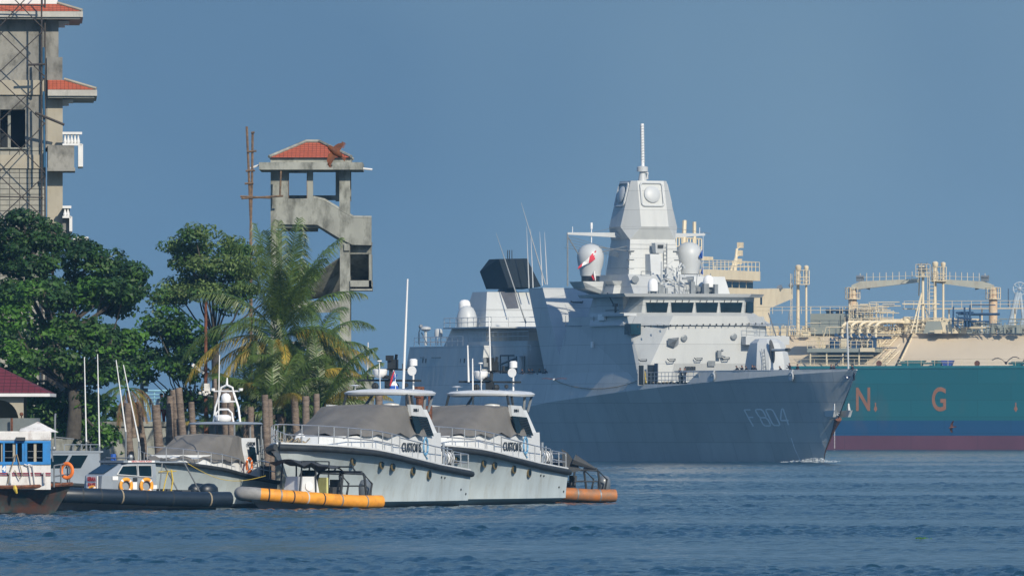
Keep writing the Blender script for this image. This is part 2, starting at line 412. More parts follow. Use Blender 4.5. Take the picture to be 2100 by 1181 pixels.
# bridge
zr = FR.pick(1430, 609, u=UB).z
mb = MB()
bb = [(UB, -6.0), (UB, 6.0), (-45.8, 8.0), (-52.6, 8.0), (-52.6, -7.2), (-46.6, -7.2)]
tt = [(UB+.5, -5.9), (UB+.5, 5.9), (-45.6, 8.1), (-52.6, 8.1), (-52.6, -6.2), (-46.2, -6.2)]
mb.hexa([V((u, v, zu-.3)) for u, v in bb], [V((u, v, zr)) for u, v in tt])
bridge = mb.build('bridge', M['navy'], frig)
def front_u(z): return UB+.5*(z-zu+.3)/(zr-zu+.3)
for (x0, x1) in ((1326, 1370), (1377, 1422), (1428, 1472), (1478, 1522)):
    pts = []
    for x, y in ((x0+2, 641), (x1-1, 641), (x1, 620), (x0-1, 620)):
        q = FR.pick(x, y, u=UB+.35); q.x = front_u(q.z)+.03; pts.append(q)
    fr = MB(); cpt = sum(pts, V((0, 0, 0)))/4
    fr.tube([q+(q-cpt)*.03 for q in pts]+[pts[0]+(pts[0]-cpt)*.03], .06, 4)
    wf = fr.build('window_frame', M['navy_light'], bridge)
    MB().prism(pts, (.03, 0, 0)).build('pane', M['glass'], wf)
    wp = MB()
    for k in (.2, .5, .8): q = pts[3]+(pts[2]-pts[3])*k; wp.tube([q+V((.1, 0, .25)), q+V((.12, -.12, -.12))], .04, 4)
    wp.build('wiper', M['dark'], wf)
pts = [V((UB-.35, 6.25, 0)), V((-45.5, 7.75, 0))]
e0 = V((UB, 6.0, 0)); e1 = V((-45.8, 8.0, 0)); nn = V((.67, .74, 0))*.09
zz0 = FR.pick(1540, 641, u=-44.6).z; zz1 = FR.pick(1540, 619, u=-44.6).z
q = lambda k, z: V((e0.x+(e1.x-e0.x)*k+.16, e0.y+(e1.y-e0.y)*k, z))+nn
MB().prism([q(.12, zz0), q(.88, zz0), q(.88, zz1), q(.12, zz1)], (.06, .06, 0)).build('window', M['glass'], bridge)
# bridge roof slab with bevelled edge
mb = MB()
mb.hexa([V((u, v, zr)) for u, v in [(UB+1.0, -8.2), (UB+1.0, 6.2), (-45.6, 9.0), (-58.6, 9.0), (-58.6, -7), (-48.6, -8.2)]],
        [V((u, v, zr+.34)) for u, v in [(UB+1.2, -8.5), (UB+1.2, 6.4), (-45.6, 9.3), (-58.6, 9.3), (-58.6, -7.2), (-48.6, -8.5)]])
mb.build('bridge_roof', M['navy_light'], frig)
# wing bulwark shelf beneath the bridge (pale plate)
qa = FR.pick(1288, 649, v=-8.1); qb = FR.pick(1320, 649, u=UB+.3)
mb = MB(); mb.box(-48.6, -42.5, -8.45, -7.0, zS+.02, zS+.3); mb.build('wing_ledge', M['navy_light'], frig)
# fittings on the lit front: nozzles, handrails, lamps, doors
ff = MB()
for x, y in ((1318, 739), (1377, 738), (1432, 736), (1488, 735)):
    a_ = FR.pick(x-8, y, u=U0+.75); b_ = FR.pick(x+8, y, u=U0+.75)
    ff.tube([a_+V((0, 0, .12)), a_+V((.25, .12, -.08)), b_+V((.25, -.12, -.08)), b_+V((0, 0, .12))], .06, 5); ff.tube([a_+V((.25, .12, .1)), b_+V((.25, -.12, .1))], .03, 4)
ff.build('wall_handrail', M['dark'], frig)
q = FR.pick(1382, 698, u=U0+.6); MB().hexa([q+V((0, -.7, -.5)), q+V((.1, 0, -.75)), q+V((0, .55, -.4))], [q+V((.0, -.7, .2)), q+V((.75, .0, .1)), q+V((0, .6, .35))]).build('air_intake', M['dsteel'], frig)
for x, y in ((1403, 693), (1505, 690)):
    q = FR.pick(x, y, u=U0+.55); MB().lathe([(.30, 0), (.36, .06), (.2, .1)], q, 12, 'x').build('porthole', M['dsteel'], frig)
q = FR.pick(1459, 745, u=U0+.7); MB().box(q.x, q.x+.05, q.y-.42, q.y+.42, q.z-.28, q.z+.28).build('hatch', M['dsteel'], frig)
mb = MB(); q = FR.pick(1475, 728, u=U0+.7); mb.box(q.x, q.x+.4, q.y-.3, q.y+.1, q.z-.3, q.z+.5); mb.tube([q, q+V((.3, .6, -.2))], .1, 6); mb.ball(q+V((.35, .2, .5)), .16, 8); mb.build('floodlight', M['dsteel'], frig)
mb = MB()
for i in range(6): q = FR.pick(1406+i*3.6, 755, u=U0+.7); mb.box(q.x, q.x+.2, q.y-.06, q.y+.06, q.z-.22, q.z+.2)
mb.box(q.x, q.x+.12, q.y-1.1, q.y+.1, q.z-.05, q.z+.03); mb.build('hydrant_row', M['dark'], frig)
for x0, x1, y0, y1 in ((1309, 1320.5, 749, 790), (1327, 1342, 748, 790)):
    a_ = FR.pick(x0, y1, u=U0+.78); b_ = FR.pick(x1, y0, u=U0+.78)
    fr = MB().tube([a_, V((a_.x, b_.y, a_.z)), b_, V((b_.x, a_.y, b_.z)), a_], .05, 4).build('doorway', M['navy_light'], frig)
    MB().box(a_.x-.1, a_.x+.02, a_.y, b_.y, a_.z, b_.z).build('door_opening', glass('door_dark'+str(x0), (.006, .012, .02), .5), fr)
a_ = FR.pick(1342, 791, u=U0+.85); b_ = FR.pick(1347, 745, u=U0+.85)
MB().box(a_.x, a_.x+.9, a_.y, a_.y+.08, a_.z, b_.z).build('open_door', M['navy_dark'], frig)
# black square vent at the front edge of the side wall
q = FR.pick(1294, 675, v=-8.35); a_ = FR.pick(1286, 683, v=-8.3); 
mb = MB(); c0 = FR.pick(1304, 669, u=bq.x+1.6); mb.box(c0.x-1.4, c0.x+.35, -8.4, -7.2, q.z-.55, q.z+.6); mb.build('navigation_light_box', glass('nav_box', (.01, .04, .06), .25), frig)
# side wall marks
mb = MB()
for (x0, y0, x1, y1) in ((1160, 669, 1193, 668.5), (1218, 668.5, 1228, 668.5), (1160, 669, 1160, 647), (1218, 668, 1218, 648)):
    def sw(x, y):
        v = -8.6
        for _ in range(8):
            p_ = FR.pick(x, y, v=v); v = -(hv(p_.x, 9.6)-(hv(p_.x, 9.6)-8.0)*(p_.z-9.6)/(zS-9.6))-.02
        return p_
    mb.tube([sw(x0, y0), sw(x1, y1)], .03, 4)
mb.build('panel_seam', M['navy_dark'], frig)
q = sw(1237, 651); MB().box(q.x-.9, q.x+.9, q.y-.25, q.y-.02, q.z-.3, q.z+.35).build('white_box', M['white'], frig)
q = sw(1216, 706); MB().box(q.x-.3, q.x+.1, q.y-.16, q.y, q.z-.35, q.z+.3).build('deck_lamp', M['white'], frig)
# passage guard rail
mb = MB(); path = []
for x in (1322, 1345, 1368, 1392, 1408): q_ = FR.pick(x, 787, v=-(hv(-38, 8.3)-.15)); path.append(V((q_.x, -(hv(q_.x, 8.3)-.12), PZ)))
mb.rail(path, 1.25, .03, .75, (1, .66, .33)); mb.build('guard_rail', M['steel'], frig)
mb = MB(); rr = random.Random(3)
for i in range(7):
    q = path[0]+(path[2]-path[0])*(i/6); mb.ball(q+V((rr.uniform(-.2, .2), .3+rr.random()*.4, .12)), .16+rr.random()*.14, 7, .8)
mb.build('fender_net', M['rope'], frig)
mb = MB(); 
for i in range(5):
    q = path[0]+V((-.5+i*.12, .1, 0)); mb.tube([q+V((0, 0, 1.4)), q+V((.05, .03, .7)), q+V((.2, .1, 0))], .05, 5)
mb.build('rope_bundle', M['yrope'], frig)
q = path[2]+V((1.0, .6, 0)); MB().lathe([(.22, 0), (.30, .9), (.31, .95)], q, 10).build('bin', M['dark'], frig)
# aft end: hangar block (full beam, dark side), lit forward face
zh = FR.pick(900, 710, v=-8.3).z
h0 = FR.pick(990, 712, v=-8.3); h1 = FR.pick(838, 710, v=-8.3)
hb0 = V((h0.x+1.2, -9.1, ZT-1.5)); 
B = MB()
B.hexa([V((h1.x-.6, -9.2, 5.9)), V((h0.x+1.4, -9.32, 5.9)), V((h0.x+1.4, 9.32, 5.9)), V((h1.x-.6, 9.2, 5.9))],
       [V((h1.x, -8.15, zh)), V((h0.x, -8.15, zh)), V((h0.x, 8.15, zh)), V((h1.x, 8.15, zh))])
B.build('hangar', M['navy'], frig)
def hs(x, y):
    v = -8.6
    for _ in range(8):
        p_ = FR.pick(x, y, v=v); v = -(9.25-(9.25-8.15)*(p_.z-5.9)/(zh-5.9))-.02
    return p_
mb = MB()
for x, w_ in ((867, 2.6), (873, 2.6), (944, 1.4), (952, 3)):
    a_ = hs(x-w_/2, 744); b_ = hs(x+w_/2, 735); mb.add([a_, hs(x+w_/2-.6, 744), hs(x+w_/2+.6, 735), hs(x-w_/2+.6, 735)], [(0, 1, 2, 3)])
for x0, x1, y in ((862, 871, 733), (885, 904, 733)): mb.tube([hs(x0, y), hs(x1, y)], .03, 4)
mb.build('side_window', M['dark'], frig)
mb = MB(); mb.rail([V((h1.x+1, -8.0, zh)), V((h1.x+16, -8.0, zh))], 1.05, .03, 1.6); mb.rail([V((h1.x+1, -8.0, zh)), V((h1.x+1, 6.0, zh))], 1.05, .03, 2); mb.build('hangar_rail', M['steel'], frig)
# vents & louvre on the lit hangar front
q = FR.pick(1000, 742, u=h0.x+.9); MB().box(q.x, q.x+.06, q.y-.5, q.y+.5, q.z-.55, q.z+.5).build('louvre', M['dsteel'], frig)
# deckhouse with the large dome, on the hangar roof
k0 = FR.pick(912, 710, v=-6.8); k1 = FR.pick(945, 710, v=-6.8); kz = FR.pick(940, 674, v=-6.8).z
mb = MB(); mb.frus((k0.x, k0.x+12.5, -6.9, 6.9), zh, (k0.x+.9, k0.x+11.5, -6.3, 6.3), kz); mb.build('aft_deckhouse', M['navy'], frig)
mb = MB(); mb.box(k0.x+.5, k0.x+15, -7.2, 7.2, kz, kz+.15); mb.rail([V((k0.x+.6, -7.1, kz+.15)), V((k0.x+15, -7.1, kz+.15)), V((k0.x+15, -1, kz+.15))], 1.05, .035, 1.7); mb.build('gun_platform', M['navy_light'], frig)
q = FR.pick(957, 673, v=-5.6); dx = q.x
mb = MB().lathe([(1.12, 0), (1.18, 1.0), (1.12, 1.25), (.98, 1.7), (.75, 2.15), (.4, 2.4), (.05, 2.48)], (dx, -5.6, kz+.15), 22)
mb.build('satellite_dome', M['dome'], frig, smooth=50)
q2 = FR.pick(953, 632, v=-5.6); MB().lathe([(.68, 0), (.68, .7), (.6, 1.0), (.4, 1.2), (.05, 1.27)], (q2.x, -5.6, q2.z-.3), 18).build('small_dome', M['white'], frig, smooth=50)
mb = MB(); q = FR.pick(975, 640, v=-2); mb.hexa([q+V((-.6, -.5, -2.1)), q+V((.6, -.5, -2.1)), q+V((.6, .5, -2.1)), q+V((-.6, .5, -2.1))], [q+V((-.5, -.3, .3)), q+V((.3, -.3, .5)), q+V((.3, .3, .5)), q+V((-.5, .3, .3))])
mb.lathe([(.35, -.3), (.38, .3), (.2, .5)], q+V((-.2, 0, .9)), 10); mb.tube([q+V((-.2, 0, .75)), q+V((-2.2, -.3, .8))], .14, 6); mb.build('gatling_gun', M['dsteel'], frig)
mb = MB(); q = FR.pick(873, 708, v=-7.2); mb.tube([q, q+V((0, 0, 1.6))], .16, 6); mb.lathe([(.3, 0), (.62, .22), (.6, .42), (.2, .55)], q+V((0, 0, 1.6)), 14); mb.build('satellite_antenna', M['dome'], frig, smooth=50)
mb = MB(); q = FR.pick(899, 708, v=-7.2); [mb.tube([q+V((a_, b_, 0)), q+V((a_, b_, 1.0))], .06, 5) for a_, b_ in ((-.3, -.2), (.3, -.2), (0, .3))]
mb.lathe([(.46, 0), (.46, .6), (.36, .82), (.05, .92)], q+V((0, 0, 1.0)), 16); mb.build('communications_dome', M['dome'], frig, smooth=50)
mb = MB(); q = FR.pick(859, 706, v=-7.4); mb.tube([q, q+V((0, 0, 1.4)), q+V((.5, 0, 1.9))], .08, 6); mb.ball(q+V((.6, 0, 2.0)), .28, 8); mb.tube([q+V((.8, 0, 1.3)), q+V((2.5, 0, 0))], .07, 5); mb.build('searchlight', M['dsteel'], frig)
# aft mast with the long-range radar
m0 = FR.pick(1012, 710, v=-3.5)
zmb = FR.pick(1030, 598, v=-2).z
mb = MB()
cx_ = FR.pick(1040, 598, v=0).x
# the raked funnel house below the radar
f0 = V((cx_-1, 0, 0))
mb.hexa([V((cx_-4.2, -4.7, zh)), V((cx_+5.4, -4.9, zh)), V((cx_+5.4, 5.6, zh)), V((cx_-4.2, 5.6, zh))],
        [V((cx_-3.0, -3.0, zmb)), V((cx_+1.4, -3.0, zmb)), V((cx_+1.4, 3.0, zmb)), V((cx_-3.0, 3.0, zmb))])
mb.build('radar_house', M['navy'], frig)
def rh(x, y, o=.03):     # point on the front face of the radar house
    u = cx_+3
    for _ in range(8):
        p_ = FR.pick(x, y, u=u); u = cx_+5.4+(1.4-5.4)*(p_.z-zh)/(zmb-zh)+o
    return p_
mb = MB(); mb.add([rh(1026, 599), rh(1055, 598), rh(1064, 632), rh(1040, 633)], [(0, 1, 2, 3)]); mb.build('dark_panel', mat('dark_panel_grey', (.07, .075, .09), .7), frig)  # dark grey panel high on the radar house front
mb = MB()
for x in (1019, 1032):
    pts_ = [rh(x-2, 707, .05), rh(x+7, 707, .05), rh(x+10, 678, .05), rh(x+1, 678, .05)]; mb.add(pts_, [(0, 1, 2, 3)])
mb.build('exhaust_louvre', mat('louvre_dark', (.045, .05, .06), .7), frig)
# radar antenna: deep faceted box
zr0 = FR.pick(1050, 592, v=0).z; zr1 = FR.pick(1050, 531, v=0).z
mb = MB()
def rp(x, y, v): return FR.pick(x, y, v=v)
w0, w1 = -2.6, 2.6
L_ = [(1006, 590), (998, 552), (1003, 541), (1019, 531)]
face = [FR.pick(1043, 590, u=cx_+2.4), FR.pick(1023, 531, u=cx_+.6), FR.pick(1081, 530, u=cx_+.6), FR.pick(1110, 588, u=cx_+2.4)]
back = [V((cx_-3.2, face[0].y-.5, zr0)), V((cx_-4.2, face[1].y-.4, zr0+2.0)), V((cx_-2.6, face[1].y+.1, zr1)), V((cx_-2.6, face[2].y, zr1)), V((cx_-4.2, face[3].y, zr0+2.0)), V((cx_-3.2, face[3].y, zr0))]
vs = face+back
mb.add(vs, [(0, 1, 2, 3), (0, 4, 5, 6, 1), (1, 6, 7, 2), (2, 7, 8, 9, 3), (0, 3, 9, 4), (4, 9, 8, 5), (5, 8, 7, 6)])
radar = mb.build('search_radar', M['black'], frig)
mb = MB(); mb.lathe([(1.2, 0), (.9, .5), (.9, .8)], (cx_, 0, zmb-.1), 14); mb.build('radar_pedestal', M['dark'], frig)
# small screened deck and mid block between the masts
mid = MB()
bz = FR.pick(1120, 591, v=-5).z; bu = FR.pick(1113, 592, v=-6.6).x; bu2 = bu+4.6
ba = FR.pick(1122, 768, v=-7.9).x
mid.hexa([V((ba, -7.9, ZT-1.2)), V((ba+5.5, -7.9, ZT-1.2)), V((ba+5.5, 8.3, ZT-1.2)), V((ba, 8.3, ZT-1.2))],
         [V((bu-4.2, -6.6, bz)), V((bu, -6.6, bz)), V((bu, 6.6, bz)), V((bu-4.2, 6.6, bz))])
mid.build('intake_block', M['navy'], frig)
q = FR.pick(1183, 620, u=bu+1.8); MB().tube([q+V((0, -.7, .1)), q+V((.3, -.55, 0)), q+V((.3, .55, 0)), q+V((0, .7, .1))], .1, 5).build('intake_handrail', M['dark'], frig)
mb = MB(); mb.box(cx_+6, bu-3, -7.2, 7.2, ZT-1, ZT+3.6); mb.rail([V((cx_+6, -7.1, ZT+3.6)), V((bu-3, -7.1, ZT+3.6))], 1.05, .03, 1.4); mb.build('amidships_house', M['navy'], frig)
mb = MB(); yy = -8.0
qz = ZT-1.2
for i in range(4): mb.tube([(bu-9+i*2.4, yy, qz), (bu-9+i*2.4, yy, qz+3.2)], .08, 5)
mb.tube([(bu-9, yy, qz+3.2), (bu-2, yy, qz+3.2)], .1, 5); mb.tube([(bu-9, yy, qz+2.2), (bu-4, yy, qz+2.9)], .12, 5)
mb.box(bu-8.4, bu-7, -8.1, -7.3, qz, qz+2.0); mb.box(bu-5.6, bu-4.4, -8.1, -7.3, qz, qz+1.6); mb.build('boat_davit', M['dark'], frig)
mb = MB(); mb.lathe([(.35, 0), (.35, 3.0), (.2, 3.1)], (bu-2.6, -8.2, qz), 10); mb.box(bu-3.8, bu-1.4, -8.4, -7.8, qz+3.1, qz+3.3); mb.rail([V((bu-4, -8.4, qz+3.3)), V((bu+1, -8.4, qz+3.3))], 1.0, .03, 1.2); mb.build('mooring_station', M['navy_light'], frig)
# ---------------- radar mast
UM = -57.4
zt = FR.pick(1330, 371, u=-55.3).z; zw = FR.pick(1330, 465, u=-54.1).z; zn = FR.pick(1330, 491, u=-54.6).z; zb = zr+.3
def octo(h, a, z): return [V((UM+h, -a, z)), V((UM+h, a, z)), V((UM+a, h, z)), V((UM-a, h, z)), V((UM-h, a, z)), V((UM-h, -a, z)), V((UM-a, -h, z)), V((UM+a, -h, z))]
mb = MB(); mb.hexa(octo(3.35, 1.62, zw), octo(2.1, 1.55, zt)); 
nk = [V((UM+2.7, -2.6, zn)), V((UM+2.7, 2.6, zn)), V((UM+2.65, 2.7, zn)), V((UM-2.65, 2.7, zn)), V((UM-2.7, 2.6, zn)), V((UM-2.7, -2.6, zn)), V((UM-2.65, -2.7, zn)), V((UM+2.65, -2.7, zn))]
mb.hexa(nk, octo(3.35, 1.62, zw-.01))
mb.frus((UM-3.2, UM+3.4, -3.1, 3.1), zb+2.2, (UM-2.7, UM+2.7, -2.65, 2.65), zn+.02)
mast = mb.build('radar_mast', M['navy'], frig)
for k, (n_, t_) in enumerate(((V((1, 0, 0)), V((0, 1, 0))), (V((0, -1, 0)), V((1, 0, 0))), (V((-1, 0, 0)), V((0, -1, 0))), (V((0, 1, 0)), V((-1, 0, 0))))):
    slope = (3.35-2.1)/(zt-zw); up = V((0, 0, 1))-n_*slope; up.normalize()
    zc = zw+(zt-zw)*.70; c_ = V((UM, 0, zc))+n_*(3.35-(zc-zw)*slope); nrm = t_.cross(up).normalized()
    if nrm.dot(n_) < 0: nrm = -nrm
    ring = []; hs_, r_ = 1.28, .3
    for cxs, cys, a0 in ((1, 1, 0), (-1, 1, 90), (-1, -1, 180), (1, -1, 270)):
        for aa in (0, 30, 60, 90):
            an = R(a0+aa); ring.append(c_+nrm*.06+t_*(cxs*(hs_-r_)+r_*math.cos(an))+up*(cys*(hs_-r_)+r_*math.sin(an)))
    pan = MB().tube(ring+[ring[0]], .12, 6).build('radar_panel', M['navy_light'], mast, smooth=40)
    q = MB(); rows = []
    for rr_, hh in ((.95, .05), (.93, .16), (.75, .26), (.4, .32), (.02, .34)):
        rows.append([c_+nrm*hh+t_*rr_*math.cos(2*math.pi*j/24)+up*rr_*math.sin(2*math.pi*j/24) for j in range(24)])
    q.grid(rows, True).build('array_disc', M['dome'], pan, smooth=50)
# ledges, ladder, column, director
mb = MB()
for y in (515, 533, 552):
    z_ = FR.pick(1300, y, u=UM+2.9).z; w_ = 2.7+.45*(zn-z_)/(zn-zb)
    for s_ in (-1, 1): mb.box(UM+w_-.2, UM+w_+.35, s_*(w_-.5), s_*(w_+.25), z_, z_+.07); mb.lathe([(.13, -.9), (.13, -.1)], (UM+w_+.1, s_*(w_-.05), z_), 8)
mb.build('mast_ledge', M['dsteel'], mast)
mb = MB()
for y in (501, 511, 529, 546, 566):
    z_ = FR.pick(1300, y, u=UM+2.9).z; w_ = 2.72+.62*(zn-z_)/(zn-zb-2); mb.box(UM+w_-.05, UM+w_+.05, -w_+.1, w_-.1, z_, z_+.05)
mb.build('mast_seam', M['navy_light'], mast)
q0 = FR.pick(1331, 590, u=UM+4.6); q1 = FR.pick(1360, 521, u=UM+4.6)
MB().hexa([V((UM+2.9, q0.y, zb+1.5)), V((UM+4.8, q0.y+.2, zb+1.5)), V((UM+4.8, q1.y, zb+1.5)), V((UM+2.9, q1.y, zb+1.5))],
          [V((UM+2.7, q0.y+.2, q1.z)), V((UM+4.2, q0.y+.3, q1.z)), V((UM+4.2, q1.y-.1, q1.z)), V((UM+2.7, q1.y-.1, q1.z))]).build('mast_column', M['navy_light'], mast)
q = FR.pick(1350, 507, u=UM+3.8); d_ = MB(); d_.hexa([q+V((-.5, -.45, -.65)), q+V((.4, -.45, -.65)), q+V((.4, .4, -.65)), q+V((-.5, .4, -.65))], [q+V((-.5, -.6, .45)), q+V((.6, -.6, .45)), q+V((.6, .6, .45)), q+V((-.5, .6, .45))])
dr = d_.build('fire_director', M['dome'], mast); MB().box(q.x+.55, q.x+.62, q.y-.3, q.y+.35, q.z-.1, q.z+.25).build('lens', M['dark'], dr)
a_ = FR.pick(1361, 590, u=UM+3.5); b_ = FR.pick(1361, 498, u=UM+3.0); MB().ladder(a_, b_, (0, .4, 0), .035, .42).build('ladder', M['dsteel'], mast)
# helical pole antenna
q = FR.pick(1318, 338, u=UM+.1); qt = FR.pick(1315, 254, u=UM+.1); ub, vb = UM+.1, q.y
mb = MB(); mb.lathe([(.5, 0), (.35, .8), (.3, 1.1)], (UM, vb, zt), 10); mb.lathe([(.62, 0), (.62, .5), (.3, .6)], (UM, vb, zt+1.05), 14); mb.tube([(UM+.2, vb+.5, zt+.2), (UM+.2, vb+.5, zt+.9), (UM+.2, vb+.1, zt+1)], .15, 8)
ab = mb.build('antenna_base', M['navy_light'], mast, smooth=40)
mb = MB(); mb.tube([(ub, vb, zt+1.6), (ub, vb-.08, qt.z)], .19, 10)
mb.build('pole_antenna', M['white'], mast, smooth=40)
hp = [(ub+.21*math.cos(k*.5), vb-.08*(k/170)+.21*math.sin(k*.5), zt+2.1+(qt.z-zt-2.2)*k/170) for k in range(171)]
MB().tube(hp, .05, 4).build('antenna_spiral', M['navy_light'], mast)
# yards
mb = MB(); qa = FR.pick(1163, 484, u=UM); qb = FR.pick(1445, 476, u=UM)
zy = (qa.z+qb.z)/2
for s_, q_ in ((-1, qa), (1, qb)):
    mb = MB(); mb.hexa([V((UM-.3, s_*2.3, zy-.45)), V((UM+.3, s_*2.3, zy-.45)), V((UM+.12, q_.y, zy-.12)), V((UM-.12, q_.y, zy-.12))], [V((UM-.3, s_*2.3, zy+.12)), V((UM+.3, s_*2.3, zy+.12)), V((UM+.12, q_.y, zy+.12)), V((UM-.12, q_.y, zy+.12))]); mb.build('yard', M['navy_light'], mast)
mb = MB(); q = FR.pick(1213, 482, u=UM); mb.tube([V((UM, q.y, zy-1)), V((UM, q.y, zy+.5))], .06, 6); mb.lathe([(.12, 0), (.14, .4), (.12, .7)], (UM, q.y, zy+.5), 8)
for x in (1174, 1435): q = FR.pick(x, 480, u=UM); mb.tube([V((UM, q.y, zy)), V((UM, q.y, zy+.75))], .04, 5)
mb.build('yard_antenna', M['white'], mast)
mb = MB(); q = FR.pick(1164, 590, u=UM); mb.tube([V((UM, qa.y+.05, zy)), V((UM, qa.y+.05, bz))], .09, 6); mb.tube([V((UM, qa.y+.1, zy-.4)), V((UM, qa.y+2.2, zy-3.6))], .07, 5)
mb.build('yard_post', M['dsteel'], mast)
mb = MB(); vv = qa.y
for k in range(5): mb.tube([V((UM-.3*k, vv+.2, zy-.3-.3*k)), V((UM-.2*k, -4, zy-1.6-.15*k)), V((UM, -2.6, zy-2.2-.1*k))], .022, 4)
mb.tube([V((UM, -6, zy+.1)), V((UM, -3.2, zw))], .022, 4); mb.tube([V((UM, 8, zy+.1)), V((UM, 3.2, zw))], .022, 4)
for x, ya, yb in ((1243, 508, 592), (1222, 540, 645), (1232, 575, 655)):
    p_ = FR.pick(x, ya, u=UM-1); r_ = FR.pick(x-1, yb, u=UM-1); mb.tube([p_, r_], .018, 4)
mb.tube([FR.pick(1190, 527, u=UM), FR.pick(1290, 504, u=UM+2)], .05, 5); mb.tube([FR.pick(1222, 506, u=UM+.5), FR.pick(1290, 515, u=UM+2)], .06, 5)
mb.build('rigging', M['dsteel'], mast)
# big radomes with their sponsons
def radome(v, zc, label=None):
    mb = MB(); prof = [(1.1, 0), (1.18, .6), (1.38, 1.3), (1.47, 2.0), (1.42, 2.5), (1.2, 2.95), (.85, 3.28), (.4, 3.45), (.03, 3.5)]
    mb.lathe(prof, (UM, v, zc), 26); o = mb.build('radome', M['dome'], frig, smooth=50)
    mb = MB(); mb.lathe([(1.0, -.6), (1.0, 0)], (UM, v, zc), 14); mb.build('radome_ring', M['dark'], o)
    return o
vL = FR.pick(1211, 530, u=UM).y; zL = FR.pick(1211, 566, u=UM).z
vR = FR.pick(1413, 530, u=UM).y; zR = FR.pick(1413, 562, u=UM).z
radome(vL, zL); radome(vR, zR)
for s_, v_, z_ in ((1, vL, zL), (-1, -vR, zR)):
    mb = MB(); t_ = z_-.62
    def W(pts): return [V((a, b*s_, c)) for a, b, c in pts]
    mb.hexa(W([(UM-2.2, -2.8, t_-2.2), (UM+1.7, -2.8, t_-2.2), (UM+1.2, -7.3, t_-.75), (UM-2.0, -7.3, t_-.75)]), W([(UM-2.2, -2.8, t_), (UM+2.0, -2.8, t_), (UM+1.7, -7.8, t_), (UM-2.2, -7.8, t_)]))
    mb.hexa(W([(UM+1.9, -2.6, t_-2.0), (UM+3.4, -2.6, t_-2.0), (UM+3.3, -4.0, t_-1.6), (UM+1.9, -4.0, t_-1.6)]), W([(UM+1.9, -2.6, t_+.04), (UM+4.4, -2.6, t_+.04), (UM+4.2, -5.4, t_+.04), (UM+1.9, -5.4, t_+.04)]))
    mb.build('sponson', M['navy'], frig)
# deckhouse around the mast foot
mb = MB(); mb.frus((UM-5, UM+8.5, -4.6, 5.0), zr+.3, (UM-4, UM+5.5, -4.1, 4.6), zb+2.25); mb.build('mast_deckhouse', M['navy'], frig)
mb = MB(); mb.frus((-57.7, -48.7, 2.2, 6.6), zr+.34, (-57.7, -49.3, 2.6, 6.2), zr+2.3); mb.build('locker_block', M['navy_light'], frig)
mb = MB(); mb.box(-53.7, -46.2, -7.0, -2.0, zS, zr+.05); mb.frus((-58.7, -52.7, -6.0, 6.0), zS, (-58.2, -53.1, -5.2, 5.2), zb+1.0); mb.build('wing_house', M['navy'], frig)
for x, y0, y1, r_, u_ in ((1339, 571, 597, .56, -45.7), (1453, 564, 589, .6, -47.7)):
    q = FR.pick(x, y1, u=u_); mb = MB(); h_ = (y1-y0)/19
    mb.lathe([(r_*.94, 0), (r_, .1), (r_, h_*.5), (r_*.86, h_*.78), (r_*.5, h_*.95), (.03, h_)], q, 20); o = mb.build('small_radome', M['white'], frig, smooth=50)
    MB().tube([q, V((q.x, q.y, zr+.3))], .22, 8).build('radome_mount', M['dsteel'], o)
# clutter on the bridge roof
rr = random.Random(11); mb = MB()
for i in range(46):
    x = rr.uniform(1330, 1470); u_ = rr.uniform(-52.7, -45.7); q = FR.pick(x, 600, u=u_); h_ = rr.uniform(.3, 1.5); wq = rr.uniform(.06, .3)
    if rr.random() < .5: mb.box(u_-wq, u_+wq, q.y-wq, q.y+wq, zr+.33, zr+.33+h_)
    else: mb.tube([V((u_, q.y, zr+.3)), V((u_, q.y+rr.uniform(-.3, .3), zr+.3+h_*1.6))], .04, 5)
mb.build('roof_fittings', M['dsteel'], frig)
mb = MB(); q = FR.pick(1380, 560, u=-49.7)
for i in range(26):
    a_ = V((-51.7+rr.random()*3, q.y+rr.uniform(-1.1, 1.4), zb+rr.uniform(.5, 3.4))); mb.tube([a_, a_+V((rr.uniform(-.4, .4), rr.uniform(-.8, .8), rr.uniform(-.7, .7)))], rr.uniform(.03, .12), 5)
mb.tube([(-50.7, q.y-.9, zb), (-50.7, q.y-.9, zb+3.6)], .12, 6); mb.tube([(-50.7, q.y+.9, zb), (-50.7, q.y+.9, zb+3.0)], .1, 6); mb.box(-51.1, -50.5, q.y-.4, q.y+.4, zb+1.6, zb+2.9)
mb.build('optical_director', M['navy_light'], frig)
mb = MB(); q = FR.pick(1440, 570, u=-49.7); mb.box(q.x-.1, q.x+.15, q.y-2.3, q.y+2.2, q.z-.2, q.z+.05); mb.box(q.x-.1, q.x+.15, q.y-1.2, q.y+1.6, q.z-.9, q.z-.65); mb.tube([q+V((0, 0, -2)), q], .2, 8); mb.hexa([q+V((-.6, -1.8, -2)), q+V((.6, -1.8, -2)), q+V((.6, 1, -2)), q+V((-.6, 1, -2))], [q+V((-.4, -.6, -.9)), q+V((.4, -.6, -.9)), q+V((.4, .4, -.9)), q+V((-.4, .4, -.9))]); mb.build('navigation_radar', M['dsteel'], frig)
mb = MB(); q = FR.pick(1300, 573, u=-50.7); mb.lathe([(.25, -.3), (.42, .1), (.42, .2)], q+V((.3, 0, 0)), 12, 'x'); mb.tube([q, q+V((0, 0, -1.2))], .1, 6); mb.build('searchlight', M['dsteel'], frig)
mb = MB(); mb.rail([FR.pick(1315, 585, u=-51.7), FR.pick(1335, 585, u=-51.7)], 1.5, .035, .6, (1, .7, .35)); mb.build('signal_deck_rail', M['dsteel'], frig)
